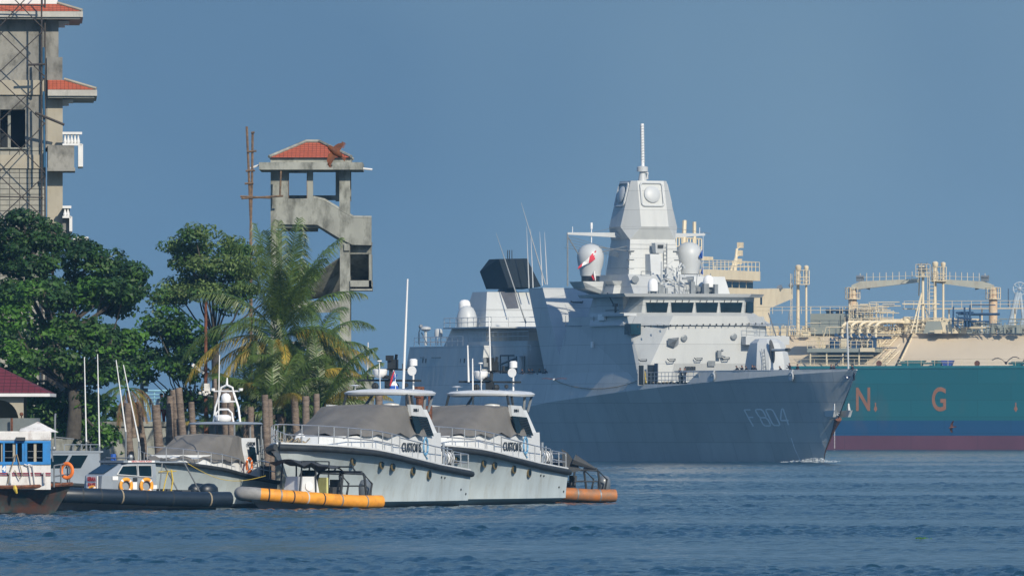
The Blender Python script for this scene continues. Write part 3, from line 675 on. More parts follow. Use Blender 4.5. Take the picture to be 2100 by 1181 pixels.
# machine gun on the bridge wing
mb = MB(); q = FR.pick(1262, 640, v=-7.6); mb.tube([q+V((0, 0, -.3)), q+V((0, 0, .7))], .12, 6); mb.tube([q+V((-.4, 0, .7)), q+V((-1.6, -.3, 2.1))], .07, 6); mb.box(q.x-.5, q.x+.3, q.y-.15, q.y+.15, q.z+.6, q.z+.95); mb.tube([q+V((.9, 0, .2)), q+V((-2.6, -.1, .2))], .05, 5); mb.build('machine_gun', M['dark'], frig)
# whip antennas
def whip(a_, b_, r0=.06, r1=.02): MB().tube([a_, a_.lerp(b_, .55), b_], [r0, r0*.8, r1], 6).build('whip_antenna', M['navy_light'], frig)
whip(FR.pick(1078, 662, v=-6.8), FR.pick(1017, 477, v=-12), .09, .015); whip(FR.pick(1118, 583, v=-6.5), FR.pick(1069, 416, v=-10), .07, .02)
for x, y0, y1, v_ in ((1083, 592, 465, -1), (1091, 590, 470, 1), (1110, 586, 475, 2), (1120, 584, 476, 4)): whip(FR.pick(x+2, y0, v=v_), FR.pick(x-3, y1, v=v_), .07, .015)
mb = MB()
for x in (1041, 1045, 1050): a_ = FR.pick(x, 532, v=0); mb.tube([a_, a_+V((0, 0, 1.05))], .05, 5)
mb.build('radar_rod', M['dark'], frig)
# main gun
ug = -22.8; zg = 8.4; qg = FR.pick(1573, 694, u=ug); vg = qg.y*.4; ztg = qg.z
mb = MB(); prof = []
rows = []
for z_, (fu, bu_, hw, ch) in ((0, (2.0, 2.3, 1.95, .9)), (1.9, (2.0, 2.3, 1.95, .9)), (3.1, (1.75, 2.2, 1.8, .9)), (4.2, (1.1, 2.0, 1.5, .8)), (4.62, (.5, 1.6, 1.1, .6)), (4.68, (.1, 1.0, .6, .3))):
    rows.append([V((ug+a_, b_, zg+z_*(ztg-zg)/4.68)) for a_, b_ in ((fu, -hw*.45), (fu, hw*.45), (fu-ch, hw), (-bu_+.4, hw), (-bu_, hw*.6), (-bu_, -hw*.6), (-bu_+.4, -hw), (fu-ch, -hw))])
mb.grid(rows, True); n_ = len(mb.v); mb.add(rows[-1], [tuple(range(8))])
gun = mb.build('gun_turret', M['navy_light'], frig, smooth=18)
qs0 = FR.pick(1584, 720, u=ug+2.05)
ring = [V((ug+2.03+(.0 if t_ < 0 else -.25*t_), qs0.y+.28*math.cos(a_)-.12*t_, qs0.z+1.25*t_)) for a_ in [R(k*24) for k in range(15)] for t_ in [math.sin(a_)]]
MB().prism(ring, (.06, 0, 0)).build('gun_slot', M['dark'], gun)
mz = FR.pick(1618, 717, v=qs0.y*.9+.2); b0 = V((ug+1.2, qs0.y, qs0.z+.1))
mb = MB(); mb.tube([b0, b0.lerp(mz, .9)], [.17, .13], 10); mb.build('gun_barrel', M['navy_light'], gun)
MB().tube([b0.lerp(mz, .86), mz], .19, 10).build('muzzle', M['dark'], gun)
for v_ in (qs0.y-.95, qs0.y+.8): MB().ladder((ug+2.1, v_, zg+.6), (ug+1.35, v_+.02, ztg-1.1), (0, .32, 0), .03, .35).build('turret_ladder', M['dsteel'], gun)
# platform right of the superstructure front
mb = MB(); zq = FR.pick(1560, 690, u=U0-1).z; mb.box(U0-5, U0+1.6, 3.6, 8.7, zq-.9, zq); mb.box(U0-5, U0-.5, 7.2, 9.2, zq-1.2, zq+.1); mb.build('side_platform', M['navy_light'], frig)
mb = MB(); mb.rail([V((U0+1.5, 3.7, zq)), V((U0+1.5, 8.4, zq))], 1.3, .025, 1.3, (1, .66, .33)); mb.tube([V((U0+1.2, 7.3, zq)), FR.pick(1576, 642, u=-42)], .07, 5); mb.tube([V((U0+1.2, 8.6, zq)), V((U0+1.2, 8.9, zq+2.8))], .06, 5); mb.build('platform_rail', M['dsteel'], frig)
# jackstaff, fairlead, anchor, crest
j0 = FR.pick(1740, 757, v=0); j1 = FR.pick(1737, 656, v=0)
mb = MB(); mb.tube([j0, j1], .1, 6); mb.tube([FR.pick(1706, 757, v=0), j0.lerp(j1, .36)], .06, 5); js = mb.build('jackstaff', M['navy_light'], frig)
MB().lathe([(.1, -.3), (.13, .2), (.05, .4)], j1, 8).build('jackstaff_light', M['dark'], js)
for x, y in ((1462, 773), (1623, 772)):
    q = hull_pick(x, y, .02); mb = MB(); rows = []
    for rr_, hh in ((.55, .0), (.45, .12), (.3, .1), (.05, -.05)): rows.append([q+V((rr_*math.cos(2*math.pi*j/14)*1.2, -hh, rr_*math.sin(2*math.pi*j/14))) for j in range(14)])
    mb.grid(rows, True); mb.tube([q+V((0, -.1, .1)), V((q.x+.2, q.y+.1, ZT+.1))], .1, 6); mb.build('fairlead', M['navy_light'], frig)
a0 = FR.pick(1706, 845, v=-.1)
mb = MB(); A0 = hull_pick(1690, 846, .3)
for s_ in (-1, 1):
    o_ = V((A0.x+1.2, s_*.75, a0.z))
    mb.hexa([o_+V((-1.0, -.12*s_, -.55)), o_+V((1.0, -.12*s_, -.5)), o_+V((.9, .25*s_, -.5)), o_+V((-.9, .25*s_, -.5))], [o_+V((-1.5, -.05, .15)), o_+V((1.5, -.05, .2)), o_+V((1.3, .3*s_, .2)), o_+V((-1.3, .3*s_, .15))])
    mb.hexa([o_+V((.6, -.1, .2)), o_+V((1.1, -.1, .2)), o_+V((1.0, .2*s_, .2)), o_+V((.6, .2*s_, .2))], [o_+V((.8, -.03, .9)), o_+V((.9, -.03, .9)), o_+V((.9, .1*s_, .9)), o_+V((.8, .1*s_, .9))])
mb.build('anchor', M['dome'], frig)
mb = MB()
aa = [FR.pick(x, y, v=0) for x, y in ((1684, 843), (1690, 857), (1724, 857), (1731, 848), (1720, 845), (1700, 846))]
mb.tube([q+V((0, -.5, 0)) for q in aa]+[aa[0]+V((0, -.5, 0))], .09, 5)
for x in (1696, 1714):
    q = FR.pick(x, 851, v=-.6); mb.lathe([(.04, -.6), (.22, -.2), (.25, .1), (.04, .6)], q, 8, 'x')
mb.build('anchor_frame', M['dome'], frig)
mb = MB(); st = [FR.pick(x, y, v=0) for x, y in ((1712, 858), (1708, 880), (1700, 910), (1693, 940))]
mb.tube([V((9.62*0-9.2*(1-z_/9.62)+.02, 0, z_)) for z_ in (4.6, 3.6, 2.4, 1.2, .2)], [.42, .2, .1, .07, .05], 6); mb.build('stem_rust', M['rust'], frig)
q = hull_pick(1738, 775, .03); mb = MB(); pts = []
for k in range(9): t_ = k/8; pts.append(hull_pick(1731+14*t_, 771+ (7*math.sin(math.pi*t_)), .04))
MB().add(pts, [tuple(range(9))]).build('crest', mat('crest_blue', (.02, .08, .25), .4), frig)
MB().ball(hull_pick(1737, 774, .05), .13, 8).build('crest_star', M['white'], frig)
# pennant number F804 laid on the flare
def strip(mb, pts, wpx=1.45):
    for (x0, y0), (x1, y1) in zip(pts[:-1], pts[1:]):
        n_ = 4; L0 = math.hypot(x1-x0, y1-y0); nx, ny = -(y1-y0)/L0*wpx, (x1-x0)/L0*wpx; rows = []
        for i in range(n_+1):
            k = i/n_; x = x0+(x1-x0)*k; y = y0+(y1-y0)*k; rows.append([hull_pick(x+nx, y+ny, .025), hull_pick(x-nx, y-ny, .025)])
        mb.grid(rows)
def glyph(ch, ox, oy, w_, h_, sl):
    g = {'F': [[(0, 0), (0, 1)], [(0, 0), (.95, 0)], [(0, .45), (.75, .45)]],
         '8': [[(.15, 0), (.85, 0), (1, .1), (1, .4), (.85, .5), (1, .6), (1, .9), (.85, 1), (.15, 1), (0, .9), (0, .6), (.15, .5), (0, .4), (0, .1), (.15, 0)], [(.15, .5), (.85, .5)]],
         '0': [[(.15, 0), (.85, 0), (1, .1), (1, .9), (.85, 1), (.15, 1), (0, .9), (0, .1), (.15, 0)]],
         '4': [[(.8, 1), (.8, 0), (.6, 0), (0, .62), (0, .72), (1.05, .72)]]}[ch]
    mb = MB()
    for ln in g: strip(mb, [(ox+a_*w_+b_*sl, oy+b_*h_) for a_, b_ in ln])
    mb.build('pennant_'+{'F': 'letter', '8': 'digit', '0': 'digit', '4': 'digit'}[ch], M['num'], frig)
glyph('F', 1526, 840, 14, 34, 19); glyph('8', 1548, 839, 15, 34, 19); glyph('0', 1569, 839, 15, 33, 17); glyph('4', 1594, 838, 15, 33, 11)
# draught-mark line and bow wave
mb = MB(); strip(mb, [(1622, 897), (1630, 920), (1641, 944)], .5); mb.build('draught_mark', M['num'], frig)
mb = MB(); rr = random.Random(5)
for i in range(260):
    t_ = rr.random()**1.7; q = hull_pick(1688-75*t_, 946+1.5*t_, .2); q.z = .05; mb.ball(q+V((rr.uniform(-.8, 1.8), -rr.random()*1.2, rr.random()*.5*(1-t_))), .03+.06*rr.random(), 6, .4)
for i in range(90): q = FR.pick(1688, 948, v=0); q.z = .03; mb.ball(q+V((rr.uniform(0, 3), rr.uniform(-1, 1), rr.random()*.2)), .03+.04*rr.random(), 6, .4)
bw = mb.build('bow_wave', mat('foam', (.75, .8, .8), .8)); bw.matrix_world = Matrix.Translation(FR.o) @ Matrix.Rotation(FR.a, 4, 'Z'); tag(bw, kind='stuff')
# towline along the side
rope = [hull_pick(x, y, .18) for x, y in ((1136, 778), (1150, 785), (1170, 791), (1190, 795), (1212, 797), (1240, 796), (1265, 793), (1290, 787), (1306, 781))]
mb = MB().tube([FR.w(*q) for q in rope], .045, 5); tag(mb.build('mooring_rope', M['rope']), 'slack brown rope hanging along the grey side of the frigate', 'rope')
# ---------------------------------------------------------------- gas tanker
PHI = R(20)
LN = Frame((1800-CX)*1540/FPX, 1540, -PHI)
tk = empty('gas_tanker', LN.o, LN.a, 'huge teal hulled gas tanker with cream deck piping and N G on its side', 'tanker')
CREAM = mat('cream_paint', (.70, .60, .41), .55, var=.06, scale=.3, dirt=(.40, .26, .14), dirt_amt=.35)
TRUNK = mat('trunk_paint', (.56, .47, .34), .6, var=.05, scale=.08, streak=.4, dirt=(.40, .31, .20), dirt_amt=.4)
GREYC = mat('grey_green_paint', (.27, .29, .25), .6, var=.06, scale=.3)
JIB = mat('jib_paint', (.46, .45, .36), .6, var=.06, scale=.6, dirt=(.30, .16, .08), dirt_amt=.4)
TEAL = mat('teal_paint', (.015, .14, .16), .5)
CRUST = mat('rusty_cream', (.55, .35, .20), .7, col2=(.60, .50, .34), scale=2)
HULLM = mat('tanker_hull', (.11, .035, .055), .5, var=.15, scale=.12, streak=.5, panels=(11, 2.6, .05), dirt=(.10, .06, .05), dirt_amt=.22,
            bands=[((870-893)/13+4, (.004, .055, .14)), ((870-862)/13+4, (.004, .095, .115))])
def lp(x, y, v): return LN.pick(x, y, v=v)
zd = lp(1900, 750.5, 0).z; ztk = lp(1950, 684, 10).z
u0, u1 = -74, 118
mb = MB()
us = [(-74, 3), (-66, .4), (-60, 0), (118, 0)]
for (ua, va), (ub_, vb_) in zip(us[:-1], us[1:]):
    mb.add([(ua, va, -1), (ub_, vb_, -1), (ub_, vb_, zd), (ua, va, zd)], [(0, 1, 2, 3)])
    mb.add([(ua, 43-va, -1), (ub_, 43-vb_, -1), (ub_, 43-vb_, zd), (ua, 43-va, zd)], [(0, 1, 2, 3)])
mb.add([(-74, 3, -1), (-74, 40, -1), (-74, 40, zd), (-74, 3, zd)], [(0, 1, 2, 3)]); mb.add([(118, 0, -1), (118, 43, -1), (118, 43, zd), (118, 0, zd)], [(0, 1, 2, 3)])
mb.build('hull', HULLM, tk)
mb = MB(); mb.add([(-74, 3, zd-.02), (-66, .4, zd-.02), (-60, .02, zd-.02), (118, .02, zd-.02), (118, 43, zd-.02), (-74, 40, zd-.02)], [(0, 1, 2, 3, 4, 5)]); mb.build('deck', TEAL, tk)
MB().box(-60, 118, -.12, .05, zd-.35, zd+.05).build('gunwale', TEAL, tk)
# long tank trunk with a sloping side
mb = MB(); mb.hexa([V((-58, 1.9, zd)), V((118, 1.9, zd)), V((118, 41, zd)), V((-58, 41, zd))], [V((-58, 10.0, ztk)), V((118, 10.0, ztk)), V((118, 37.5, ztk)), V((-58, 37.5, ztk))])
trunk = mb.build('tank_trunk', TRUNK, tk)
def tr(x, y):     # point on the sloping trunk side
    v = 3.5
    for _ in range(12):
        p_ = lp(x, y, v); v = v*.4+.6*(1.9+8.1*(p_.z-zd)/(ztk-zd)-.04)
    return V((p_.x, v, p_.z))
for x0, x1 in ((1838, 1879), (2096, 2137)):
    a_, b_ = tr(x0, 751), tr(x1, 685); b_.x = a_.x+.35; a_.x -= 0
    MB().tube([a_, V((a_.x, 9.97, ztk))], .16, 5).build('trunk_seam', M['dark'], trunk)
    MB().tube([a_+V((.35, 0, 0)), V((a_.x+.35, 9.97, ztk))], .14, 5).build('trunk_rib', CREAM, trunk)
# deck edge railing
mb = MB(); mb.rail([(-55, .25, zd), (118, .25, zd)], 1.1, .035, 2.2, (1, .5)); mb.build('deck_railing', CREAM, tk)
mb = MB(); mb.rail([(-55, 6.5, ztk+3.2), (-2, 6.5, ztk+3.2)], 1.1, .04, 1.6); mb.rail([(-2, 20, ztk+4.2), (75, 20, ztk+4.2)], 1.1, .04, 1.6, (1, .5)); mb.build('walkway_railing', CREAM, tk)
mb = MB(); mb.box(-2, 75, 19, 21, ztk+4, ztk+4.15)
for k in range(14): mb.tube([(k*5.5, 20, ztk), (k*5.5, 20, ztk+4)], .12, 5)
mb.build('raised_walkway', CREAM, tk)
# deck machinery boxes
for x, y0, y1, wd in ((1856, 751, 742, 1.0), (1878, 751, 741, 2.4), (1918, 751, 741, .8), (1926, 751, 741, .8), (2087, 751, 743, 1.4)):
    q = lp(x, y0, .8); h_ = (y0-y1)/12.9+.1; mb = MB(); mb.frus((q.x-wd*.35, q.x+wd*.35, .4, 1.3), zd, (q.x-wd*.7, q.x+wd*.7, .3, 1.4), zd+h_); mb.box(q.x-wd, q.x+wd, .5, 1.2, zd+h_*.35, zd+h_*.7); mb.build('mooring_winch', TEAL, tk)
q = lp(1944, 751, .8); MB().frus((q.x-.6, q.x+.6, .3, 1.3), zd, (q.x-1, q.x+1, .3, 1.3), zd+.9).build('blue_chest', mat('chest_blue', (.04, .08, .30), .6), tk)
def steps(x0, y0, x1, y1, v):
    a_, b_ = lp(x0, y0, v), lp(x1, y1, v); mb = MB()
    mb.ladder(a_, b_, (1.3, 0, 0), .08, .5); 
    mb.tube([a_+V((0, 0, 1)), b_+V((0, 0, 1))], .05, 4); mb.tube([a_+V((1.3, 0, 1)), b_+V((1.3, 0, 1))], .05, 4)
    mb.build('stairway', CREAM, tk)
a_, b_ = tr(1803, 750), tr(1820, 720)
mb = MB()
for x0, y0, x1, y1 in ((1800, 750, 1816, 720), (1800, 719, 1828, 684)):
    a_, b_ = tr(x0, y0)+V((0, -.5, .1)), tr(x1, y1)+V((0, -.5, .1)); b_.x = a_.x+1.2
    mb.ladder(a_, b_, (1.5, 0, 0), .1, .45); mb.tube([a_+V((0, 0, 1)), b_+V((0, 0, 1))], .06, 4); mb.tube([a_+V((1.5, 0, 1)), b_+V((1.5, 0, 1))], .06, 4)
mb.build('trunk_stairway', CREAM, tk)
# cargo manifold platform
q0 = lp(1656, 722, .6); q1 = lp(1790, 722, .6); zp = lp(1700, 722, .6).z; zpt = lp(1700, 714, .6).z
mb = MB(); mb.box(q0.x, q1.x, .5, 6.5, zp, zpt)
plat = mb.build('manifold_platform', GREYC, tk)
mb = MB(); qa = lp(1764, 722, .3); mb.box(qa.x, q1.x+.2, .2, 1.0, zp+.05, zpt+.05); mb.build('drip_tray', CREAM, plat)
mb = MB()
k = 0
while q0.x+.4+k*2.7 < q1.x: mb.tube([(q0.x+.4+k*2.7, .9, zd), (q0.x+.4+k*2.7, .9, zp)], .12, 5); k += 1
mb.tube([(q0.x+.5, .9, zp-.6), (q1.x, .9, zp-.6)], .08, 4)
mb.build('platform_posts', CREAM, plat)
mb = MB(); mb.rail([(q0.x, .55, zpt), (q1.x, .55, zpt)], 1.15, .05, .9, (1, .5)); mb.build('platform_railing', CREAM, plat)
# manifold: five pipes that rise, bend and run aft-forward
zpi = lp(1760, 660, 3).z
for x in (1727, 1746, 1763, 1780, 1796):
    q = lp(x, 712, 2.6); mb = MB(); r_ = .25
    pts = [V((q.x, 2.6, zpt+.3)), V((q.x, 2.6, zpi-1.1))]+[V((q.x+.9*(1-math.cos(a_)), 2.6+1.2*(1-math.cos(a_)), zpi-1.1+1.1*math.sin(a_))) for a_ in (R(25), R(50), R(75), R(90))]+[V((q.x+3.4, 9, zpi)), V((q.x+6, 14, zpi))]
    mb.tube(pts, r_, 10); pp = mb.build('manifold_pipe', CREAM, tk, smooth=50)
    mb = MB()
    for z_ in (zpt+.6, zpt+2.4, zpt+3.2): mb.lathe([(.42, 0), (.42, .14)], (q.x, 2.6, z_), 10)
    mb.build('flange', CREAM, pp)
    mb = MB(); mb.ball((q.x-.1, 1.9, zpt+1.7), .3, 8); mb.lathe([(.3, 0), (.3, .1)], (q.x-.7, 1.6, zpt+2.1), 10, 'y'); mb.tube([(q.x-.7, 1.9, zpt+2.1), (q.x, 2.2, zpt+1.7)], .1, 5); mb.build('valve', mat('valve_blue', (.03, .07, .14), .5) if x == 1727 else bpy.data.materials['valve_blue'], pp)
# tangle of small pipework behind and along the trunk top
rr = random.Random(4)
def clutter(name, x0, x1, v0, v1, z0, z1, n, m, rmax=.10, parent=None):
    mb = MB()
    for i in range(n):
        u_ = rr.uniform(lp(x0, 700, (v0+v1)/2).x, lp(x1, 700, (v0+v1)/2).x); v_ = rr.uniform(v0, v1); z_ = rr.uniform(z0, z1); k = rr.random(); r_ = rr.uniform(.04, rmax)
        if k < .45: mb.tube([(u_, v_, z0), (u_, v_, z_)], r_, 5)
        elif k < .75: l_ = rr.uniform(1, 5); mb.tube([(u_, v_, z_), (u_+l_, v_, z_)], r_, 5)
        elif k < .88: mb.tube([(u_, v_, z0), (u_+rr.uniform(-1.5, 1.5), v_, z_)], r_*.7, 4)
        else: s_ = rr.uniform(.2, .6); mb.box(u_-s_, u_+s_, v_-s_, v_+s_, z0, z0+rr.uniform(.5, 1.6))
    return mb.build(name, m, parent or tk)
clutter('platform_pipework', 1688, 1800, 2, 5.5, zpt, zpt+3.6, 70, CREAM)
clutter('platform_valves', 1700, 1795, 1.2, 2.4, zpt, zpt+1.8, 26, bpy.data.materials['valve_blue'], .2)
clutter('trunk_pipework', 1735, 1830, 6, 9, ztk, ztk+5.2, 110, CREAM)
clutter('deck_pipework', 1830, 1990, 7, 12, ztk, ztk+2.6, 120, CREAM)
clutter('deck_pipework', 1990, 2100, 7, 12, ztk, ztk+2.4, 90, GREYC)
clutter('deck_valves', 1955, 2010, 6.5, 8, ztk+1, ztk+4.6, 26, bpy.data.materials['valve_blue'], .24)
clutter('deck_gear', 1835, 1960, 12, 14, ztk, ztk+2.2, 60, GREYC, .3)
clutter('aft_pipework', 1590, 1660, 7, 11, ztk-.3, ztk+1.7, 70, CREAM)
# main cargo headers
zh1 = lp(1900, 659, 12).z
mb = MB(); a_ = lp(1805, 659, 12); b_ = lp(2008, 659, 12); mb.tube([(a_.x, 12, zh1), (b_.x, 12, zh1)], .42, 12)
for x in (1815, 1850, 1880, 1915, 1950, 1985): q = lp(x, 659, 12); mb.lathe([(.5, -.12), (.5, .12)], (q.x, 12, zh1), 12, 'x')
mb.build('cargo_header', CREAM, tk, smooth=50)
zh2 = lp(1900, 669, 10).z; mb = MB(); a_ = lp(1835, 669, 10); b_ = lp(1920, 669, 10); mb.tube([(a_.x, 10, zh2), (b_.x, 10, zh2)], .25, 10); mb.build('vapour_header', CREAM, tk, smooth=50)
zh3 = lp(2060, 672, 9).z; a_ = lp(2040, 672, 9); mb = MB(); mb.tube([(a_.x, 9, zh3), (a_.x+30, 9, zh3)], .42, 12)
for k in range(5): mb.lathe([(.52, -.3), (.52, .3)], (a_.x+2+k*2.7, 9, zh3), 12, 'x'); mb.tube([(a_.x+2+k*2.7, 9, ztk), (a_.x+2+k*2.7, 9, zh3)], .2, 6)
mb.build('spray_header', GREYC, tk, smooth=50)
q = lp(1860, 683, 8.5); mb = MB().lathe([(.4, 0), (.4, 1.2), (.6, 1.6), (.62, 2.4), (.5, 2.7)], (q.x, 8.5, ztk), 14); mb.build('vapour_drum', CREAM, tk, smooth=40)
# grey deck house to the left of the manifold
q0 = lp(1662, 684, 9); q1 = lp(1722, 684, 9); z1 = lp(1690, 643, 9).z
mb = MB(); mb.box(q0.x, q1.x, 9, 19, ztk, z1); mb.box(q1.x, q1.x+2.4, 9.4, 19, ztk, z1-.1); dh = mb.build('compressor_house', GREYC, tk)
MB().rail([(q0.x, 9.1, z1), (q1.x, 9.1, z1), (q1.x, 18, z1)], 1.1, .045, 1.3).build('house_railing', CREAM, dh)
mb = MB(); [mb.box(q0.x+2+k*1.6, q0.x+2.9+k*1.6, 11, 12, z1, z1+.8) for k in range(5)]; mb.tube([(q0.x+2, 10.8, z1+.5), (q0.x+10, 10.8, z1+.5)], .2, 6); mb.build('roof_fan', bpy.data.materials['valve_blue'], dh)
# white triangular boat platform
a_, b_, c_ = tr(1662, 690), tr(1690, 690), tr(1683, 700)
mb = MB(); mb.hexa([V((a_.x, 1.4, a_.z-.15)), V((b_.x+1, 1.4, a_.z-.15)), V((b_.x+1, 5.2, a_.z-.15)), V((a_.x, 5.2, a_.z-.15))], [V((a_.x, 1.4, a_.z)), V((b_.x+1, 1.4, a_.z)), V((b_.x+1, 5.2, a_.z)), V((a_.x, 5.2, a_.z))])
mb.add([V((b_.x+.9, 1.5, a_.z-.2)), V((b_.x+.9, 4.8, a_.z-.2)), V((b_.x+.9, 4.2, a_.z-2.2))], [(0, 1, 2)]); mb.build('embarkation_platform', CREAM, tk)
MB().rail([V((a_.x, 1.5, a_.z)), V((b_.x+1, 1.5, a_.z))], 1.2, .05, .9).build('embarkation_railing', CREAM, tk)
# vent masts
def vent(x, ybase, ytop, v, twin=True):
    q = lp(x, ytop, v); zt_ = q.z; mb = MB()
    mb.tube([(q.x-.35, v, ztk), (q.x-.35, v, zt_)], [.30, .22], 10)
    if twin: mb.tube([(q.x+.9, v+.4, ztk), (q.x+.9, v+.4, zt_)], .17, 8)
    mb.lathe([(.25, 0), (.48, .4), (.48, .8), (.22, 1.0)], (q.x-.3, v, zt_-.6), 12); mb.lathe([(.2, 0), (.4, .4), (.4, .75), (.15, .9)], (q.x+.9, v+.4, zt_-.6), 10)
    vm = mb.build('vent_mast', CREAM, tk, smooth=40)
    mb = MB(); mb.lathe([(1.2, -.1), (1.2, 0)], (q.x+.3, v, zt_-2.7), 12)
    ring = [(q.x+.3+1.2*math.cos(R(a_)), v+1.2*math.sin(R(a_)), zt_-2.7) for a_ in range(0, 361, 30)]; mb.rail(ring, 2.2, .05, 1.0, (1, .5, .25)); mb.build('mast_platform', CREAM, vm)
    MB().ladder((q.x-1.6, v, ztk), (q.x-1.6, v, zt_-1), (.05, .55, 0), .045, .6).build('mast_ladder', CREAM, vm)
vent(1641, 683, 548, 9); vent(1922, 683, 541, 11)
q = lp(1925, 684, 9); mb = MB(); mb.frus((q.x-2.2, q.x+1.2, 7.8, 9.4), ztk, (q.x-1.7, q.x+.6, 8, 9.2), lp(1920, 659, 9).z); mb.build('mast_casing', GREYC, tk)
mb = MB(); mb.frus((q.x+1.2, q.x+3.6, 7.8, 9.4), ztk, (q.x+.7, q.x+2.2, 8, 9.2), lp(1920, 660, 9).z); mb.build('casing_cover', CREAM, tk)
# signal mast with splayed legs
q = lp(1893, 545, 9); vs_ = 9; mb = MB()
mb.tube([(q.x, vs_, ztk), (q.x, vs_, q.z)], [.24, .2], 10); mb.tube([(q.x-1.0, vs_+1, ztk+6), (q.x-.8, vs_+1, q.z)], .12, 6)
b1 = lp(1868, 684, 6); b2 = lp(1878, 684, 6); b3 = lp(1908, 652, 12); top = V((q.x-.2, vs_, lp(1890, 600, 9).z))
for b_ in (b1, b2, V((b3.x, 12, ztk))): mb.tube([V((b_.x, b_.y, ztk)), top], .11, 6)
mb.tube([V((q.x-2.8, 7, ztk+4.7)), V((q.x+2.5, 9.8, ztk+4.7))], .1, 5)
sm = mb.build('signal_mast', CREAM, tk, smooth=40)
mb = MB(); mb.box(q.x-.9, q.x+.9, vs_-.9, vs_+.9, q.z-1.8, q.z-1.65); mb.rail([(q.x-.9, vs_-.9, q.z-1.7), (q.x+.9, vs_-.9, q.z-1.7), (q.x+.9, vs_+.9, q.z-1.7), (q.x-.9, vs_+.9, q.z-1.7), (q.x-.9, vs_-.9, q.z-1.7)], 1.9, .05, .9, (1, .6, .3)); mb.build('lookout', CREAM, sm)
mb = MB(); [mb.ball((q.x-.7+i*.47, vs_, q.z+.2+.1*(i % 2)), .2, 7) for i in range(4)]; mb.box(q.x-.7, q.x+.7, vs_-.3, vs_+.3, q.z-.9, q.z-.2); mb.build('mast_lamps', M['dsteel'], sm)
MB().ladder((q.x+1.1, vs_, ztk+3), (q.x+1.1, vs_, q.z-1.8), (.6, .6, 0), .05, .55).build('mast_ladder', CREAM, sm); MB().ladder((q.x-2.0, vs_, ztk+9), (q.x-2.0, vs_, q.z-1.8), (.5, .5, 0), .05, .55).build('mast_ladder', CREAM, sm)
# deck cranes
def crane(x, side, bx0, bx1, v=12):
    b_ = lp(x, 683, v); zp_ = lp(x, 612, v).z; zt_ = lp(x, 590, v).z
    mb = MB(); mb.tube([(b_.x, v, ztk), (b_.x, v, zp_)], .68, 14); mb.tube([(b_.x, v, zp_), (b_.x, v, zp_+1.8)], [.66, .6], 14); cr = mb.build('deck_crane', CRUST, tk, smooth=40)
    mb = MB(); mb.lathe([(1.25, -.12), (1.25, 0)], (b_.x, v, zp_), 14); mb.rail([(b_.x+1.2*math.cos(R(a_)), v+1.2*math.sin(R(a_)), zp_) for a_ in range(0, 361, 30)], 1.7, .05, 1.0); mb.build('crane_platform', CREAM, cr)
    mb = MB(); d_ = side
    mb.hexa([V((b_.x-.5, v-.5, zp_+1.8)), V((b_.x+.5, v-.5, zp_+1.8)), V((b_.x+.5, v+.5, zp_+1.8)), V((b_.x-.5, v+.5, zp_+1.8))],
            [V((b_.x-.6-.3*d_, v-.5, zt_)), V((b_.x+.5-.3*d_, v-.5, zt_)), V((b_.x+.5-.3*d_, v+.5, zt_)), V((b_.x-.6-.3*d_, v+.5, zt_))]); mb.build('crane_housing', CREAM, cr)
    e0 = lp(bx0, 577, v); e1 = lp(bx1, 573, v); zb0 = lp(bx0, 593, v).z; zb1 = lp(bx1, 579, v).z
    s0 = V((b_.x, v, zt_)); mb = MB()
    mb.hexa([V((s0.x, v-.6, zt_-.3)), V((e0.x, v-.6, zb0)), V((e1.x, v-.35, zb1)), V((e1.x, v+.35, zb1)), V((e0.x, v+.6, zb0)), V((s0.x, v+.6, zt_-.3))],
            [V((s0.x, v-.6, zt_+.4)), V((e0.x+d_*.2, v-.6, e0.z)), V((e1.x, v-.35, e1.z+.1)), V((e1.x, v+.35, e1.z+.1)), V((e0.x+d_*.2, v+.6, e0.z)), V((s0.x, v+.6, zt_+.4))]); mb.build('crane_jib', JIB, cr)
    mb = MB(); k_ = 9
    for i in range(k_+1): a_ = e0.lerp(e1, i/k_); mb.tube([a_, a_+V((0, 0, 1.3))], .05, 4)
    mb.tube([e0+V((0, 0, .6)), e1+V((0, 0, .6))], .03, 4)
    mb.build('jib_rail', CREAM, cr)
    MB().tube([V((b_.x+.9*d_, v, zp_+2.1)), V((e0.x+1.6*d_, v, zb0))], .15, 6).build('luffing_ram', M['dsteel'], cr)
    mb = MB(); mb.box(e0.x-.5, e0.x+.5, v-.5, v+.5, e0.z, e0.z+.45); mb.tube([e0+V((-.6, 0, .7)), e0+V((.6, 0, .7))], .3, 6); mb.build('hoist_winch', M['dsteel'], cr)
crane(1749, 1, 1764, 1884); crane(2037, -1, 2020, 1912)
# accommodation and navigation bridge, aft
va = 14
ab = lp(1500, 600, va).x
mb = MB(); zbr = LN.pick(1500, 592, u=ab).z; ztb = LN.pick(1500, 574, u=ab).z
mb.box(ab-16, ab-2, 6, 37, zd, zbr-3.0); mb.build('accommodation_block', CREAM, tk)
wl = LN.pick(1478, 590, u=ab); wr_ = LN.pick(1545, 590, u=ab)
mb = MB(); mb.box(ab-9, ab, wl.y-8, wr_.y, zbr-3, ztb); br = mb.build('wheelhouse', CREAM, tk)
mb = MB(); mb.box(ab-9.5, ab+.9, wl.y-9, wr_.y+1.0, ztb, ztb+1.5); mb.build('wheelhouse_roof', CREAM, br)
for k in range(6):
    y0_ = wl.y-5+k*(wr_.y-wl.y+5)/6; MB().box(ab, ab+.08, y0_+.25, y0_+(wr_.y-wl.y+5)/6-.25, zbr+.2, ztb-.3).build('window', M['glass'], br)
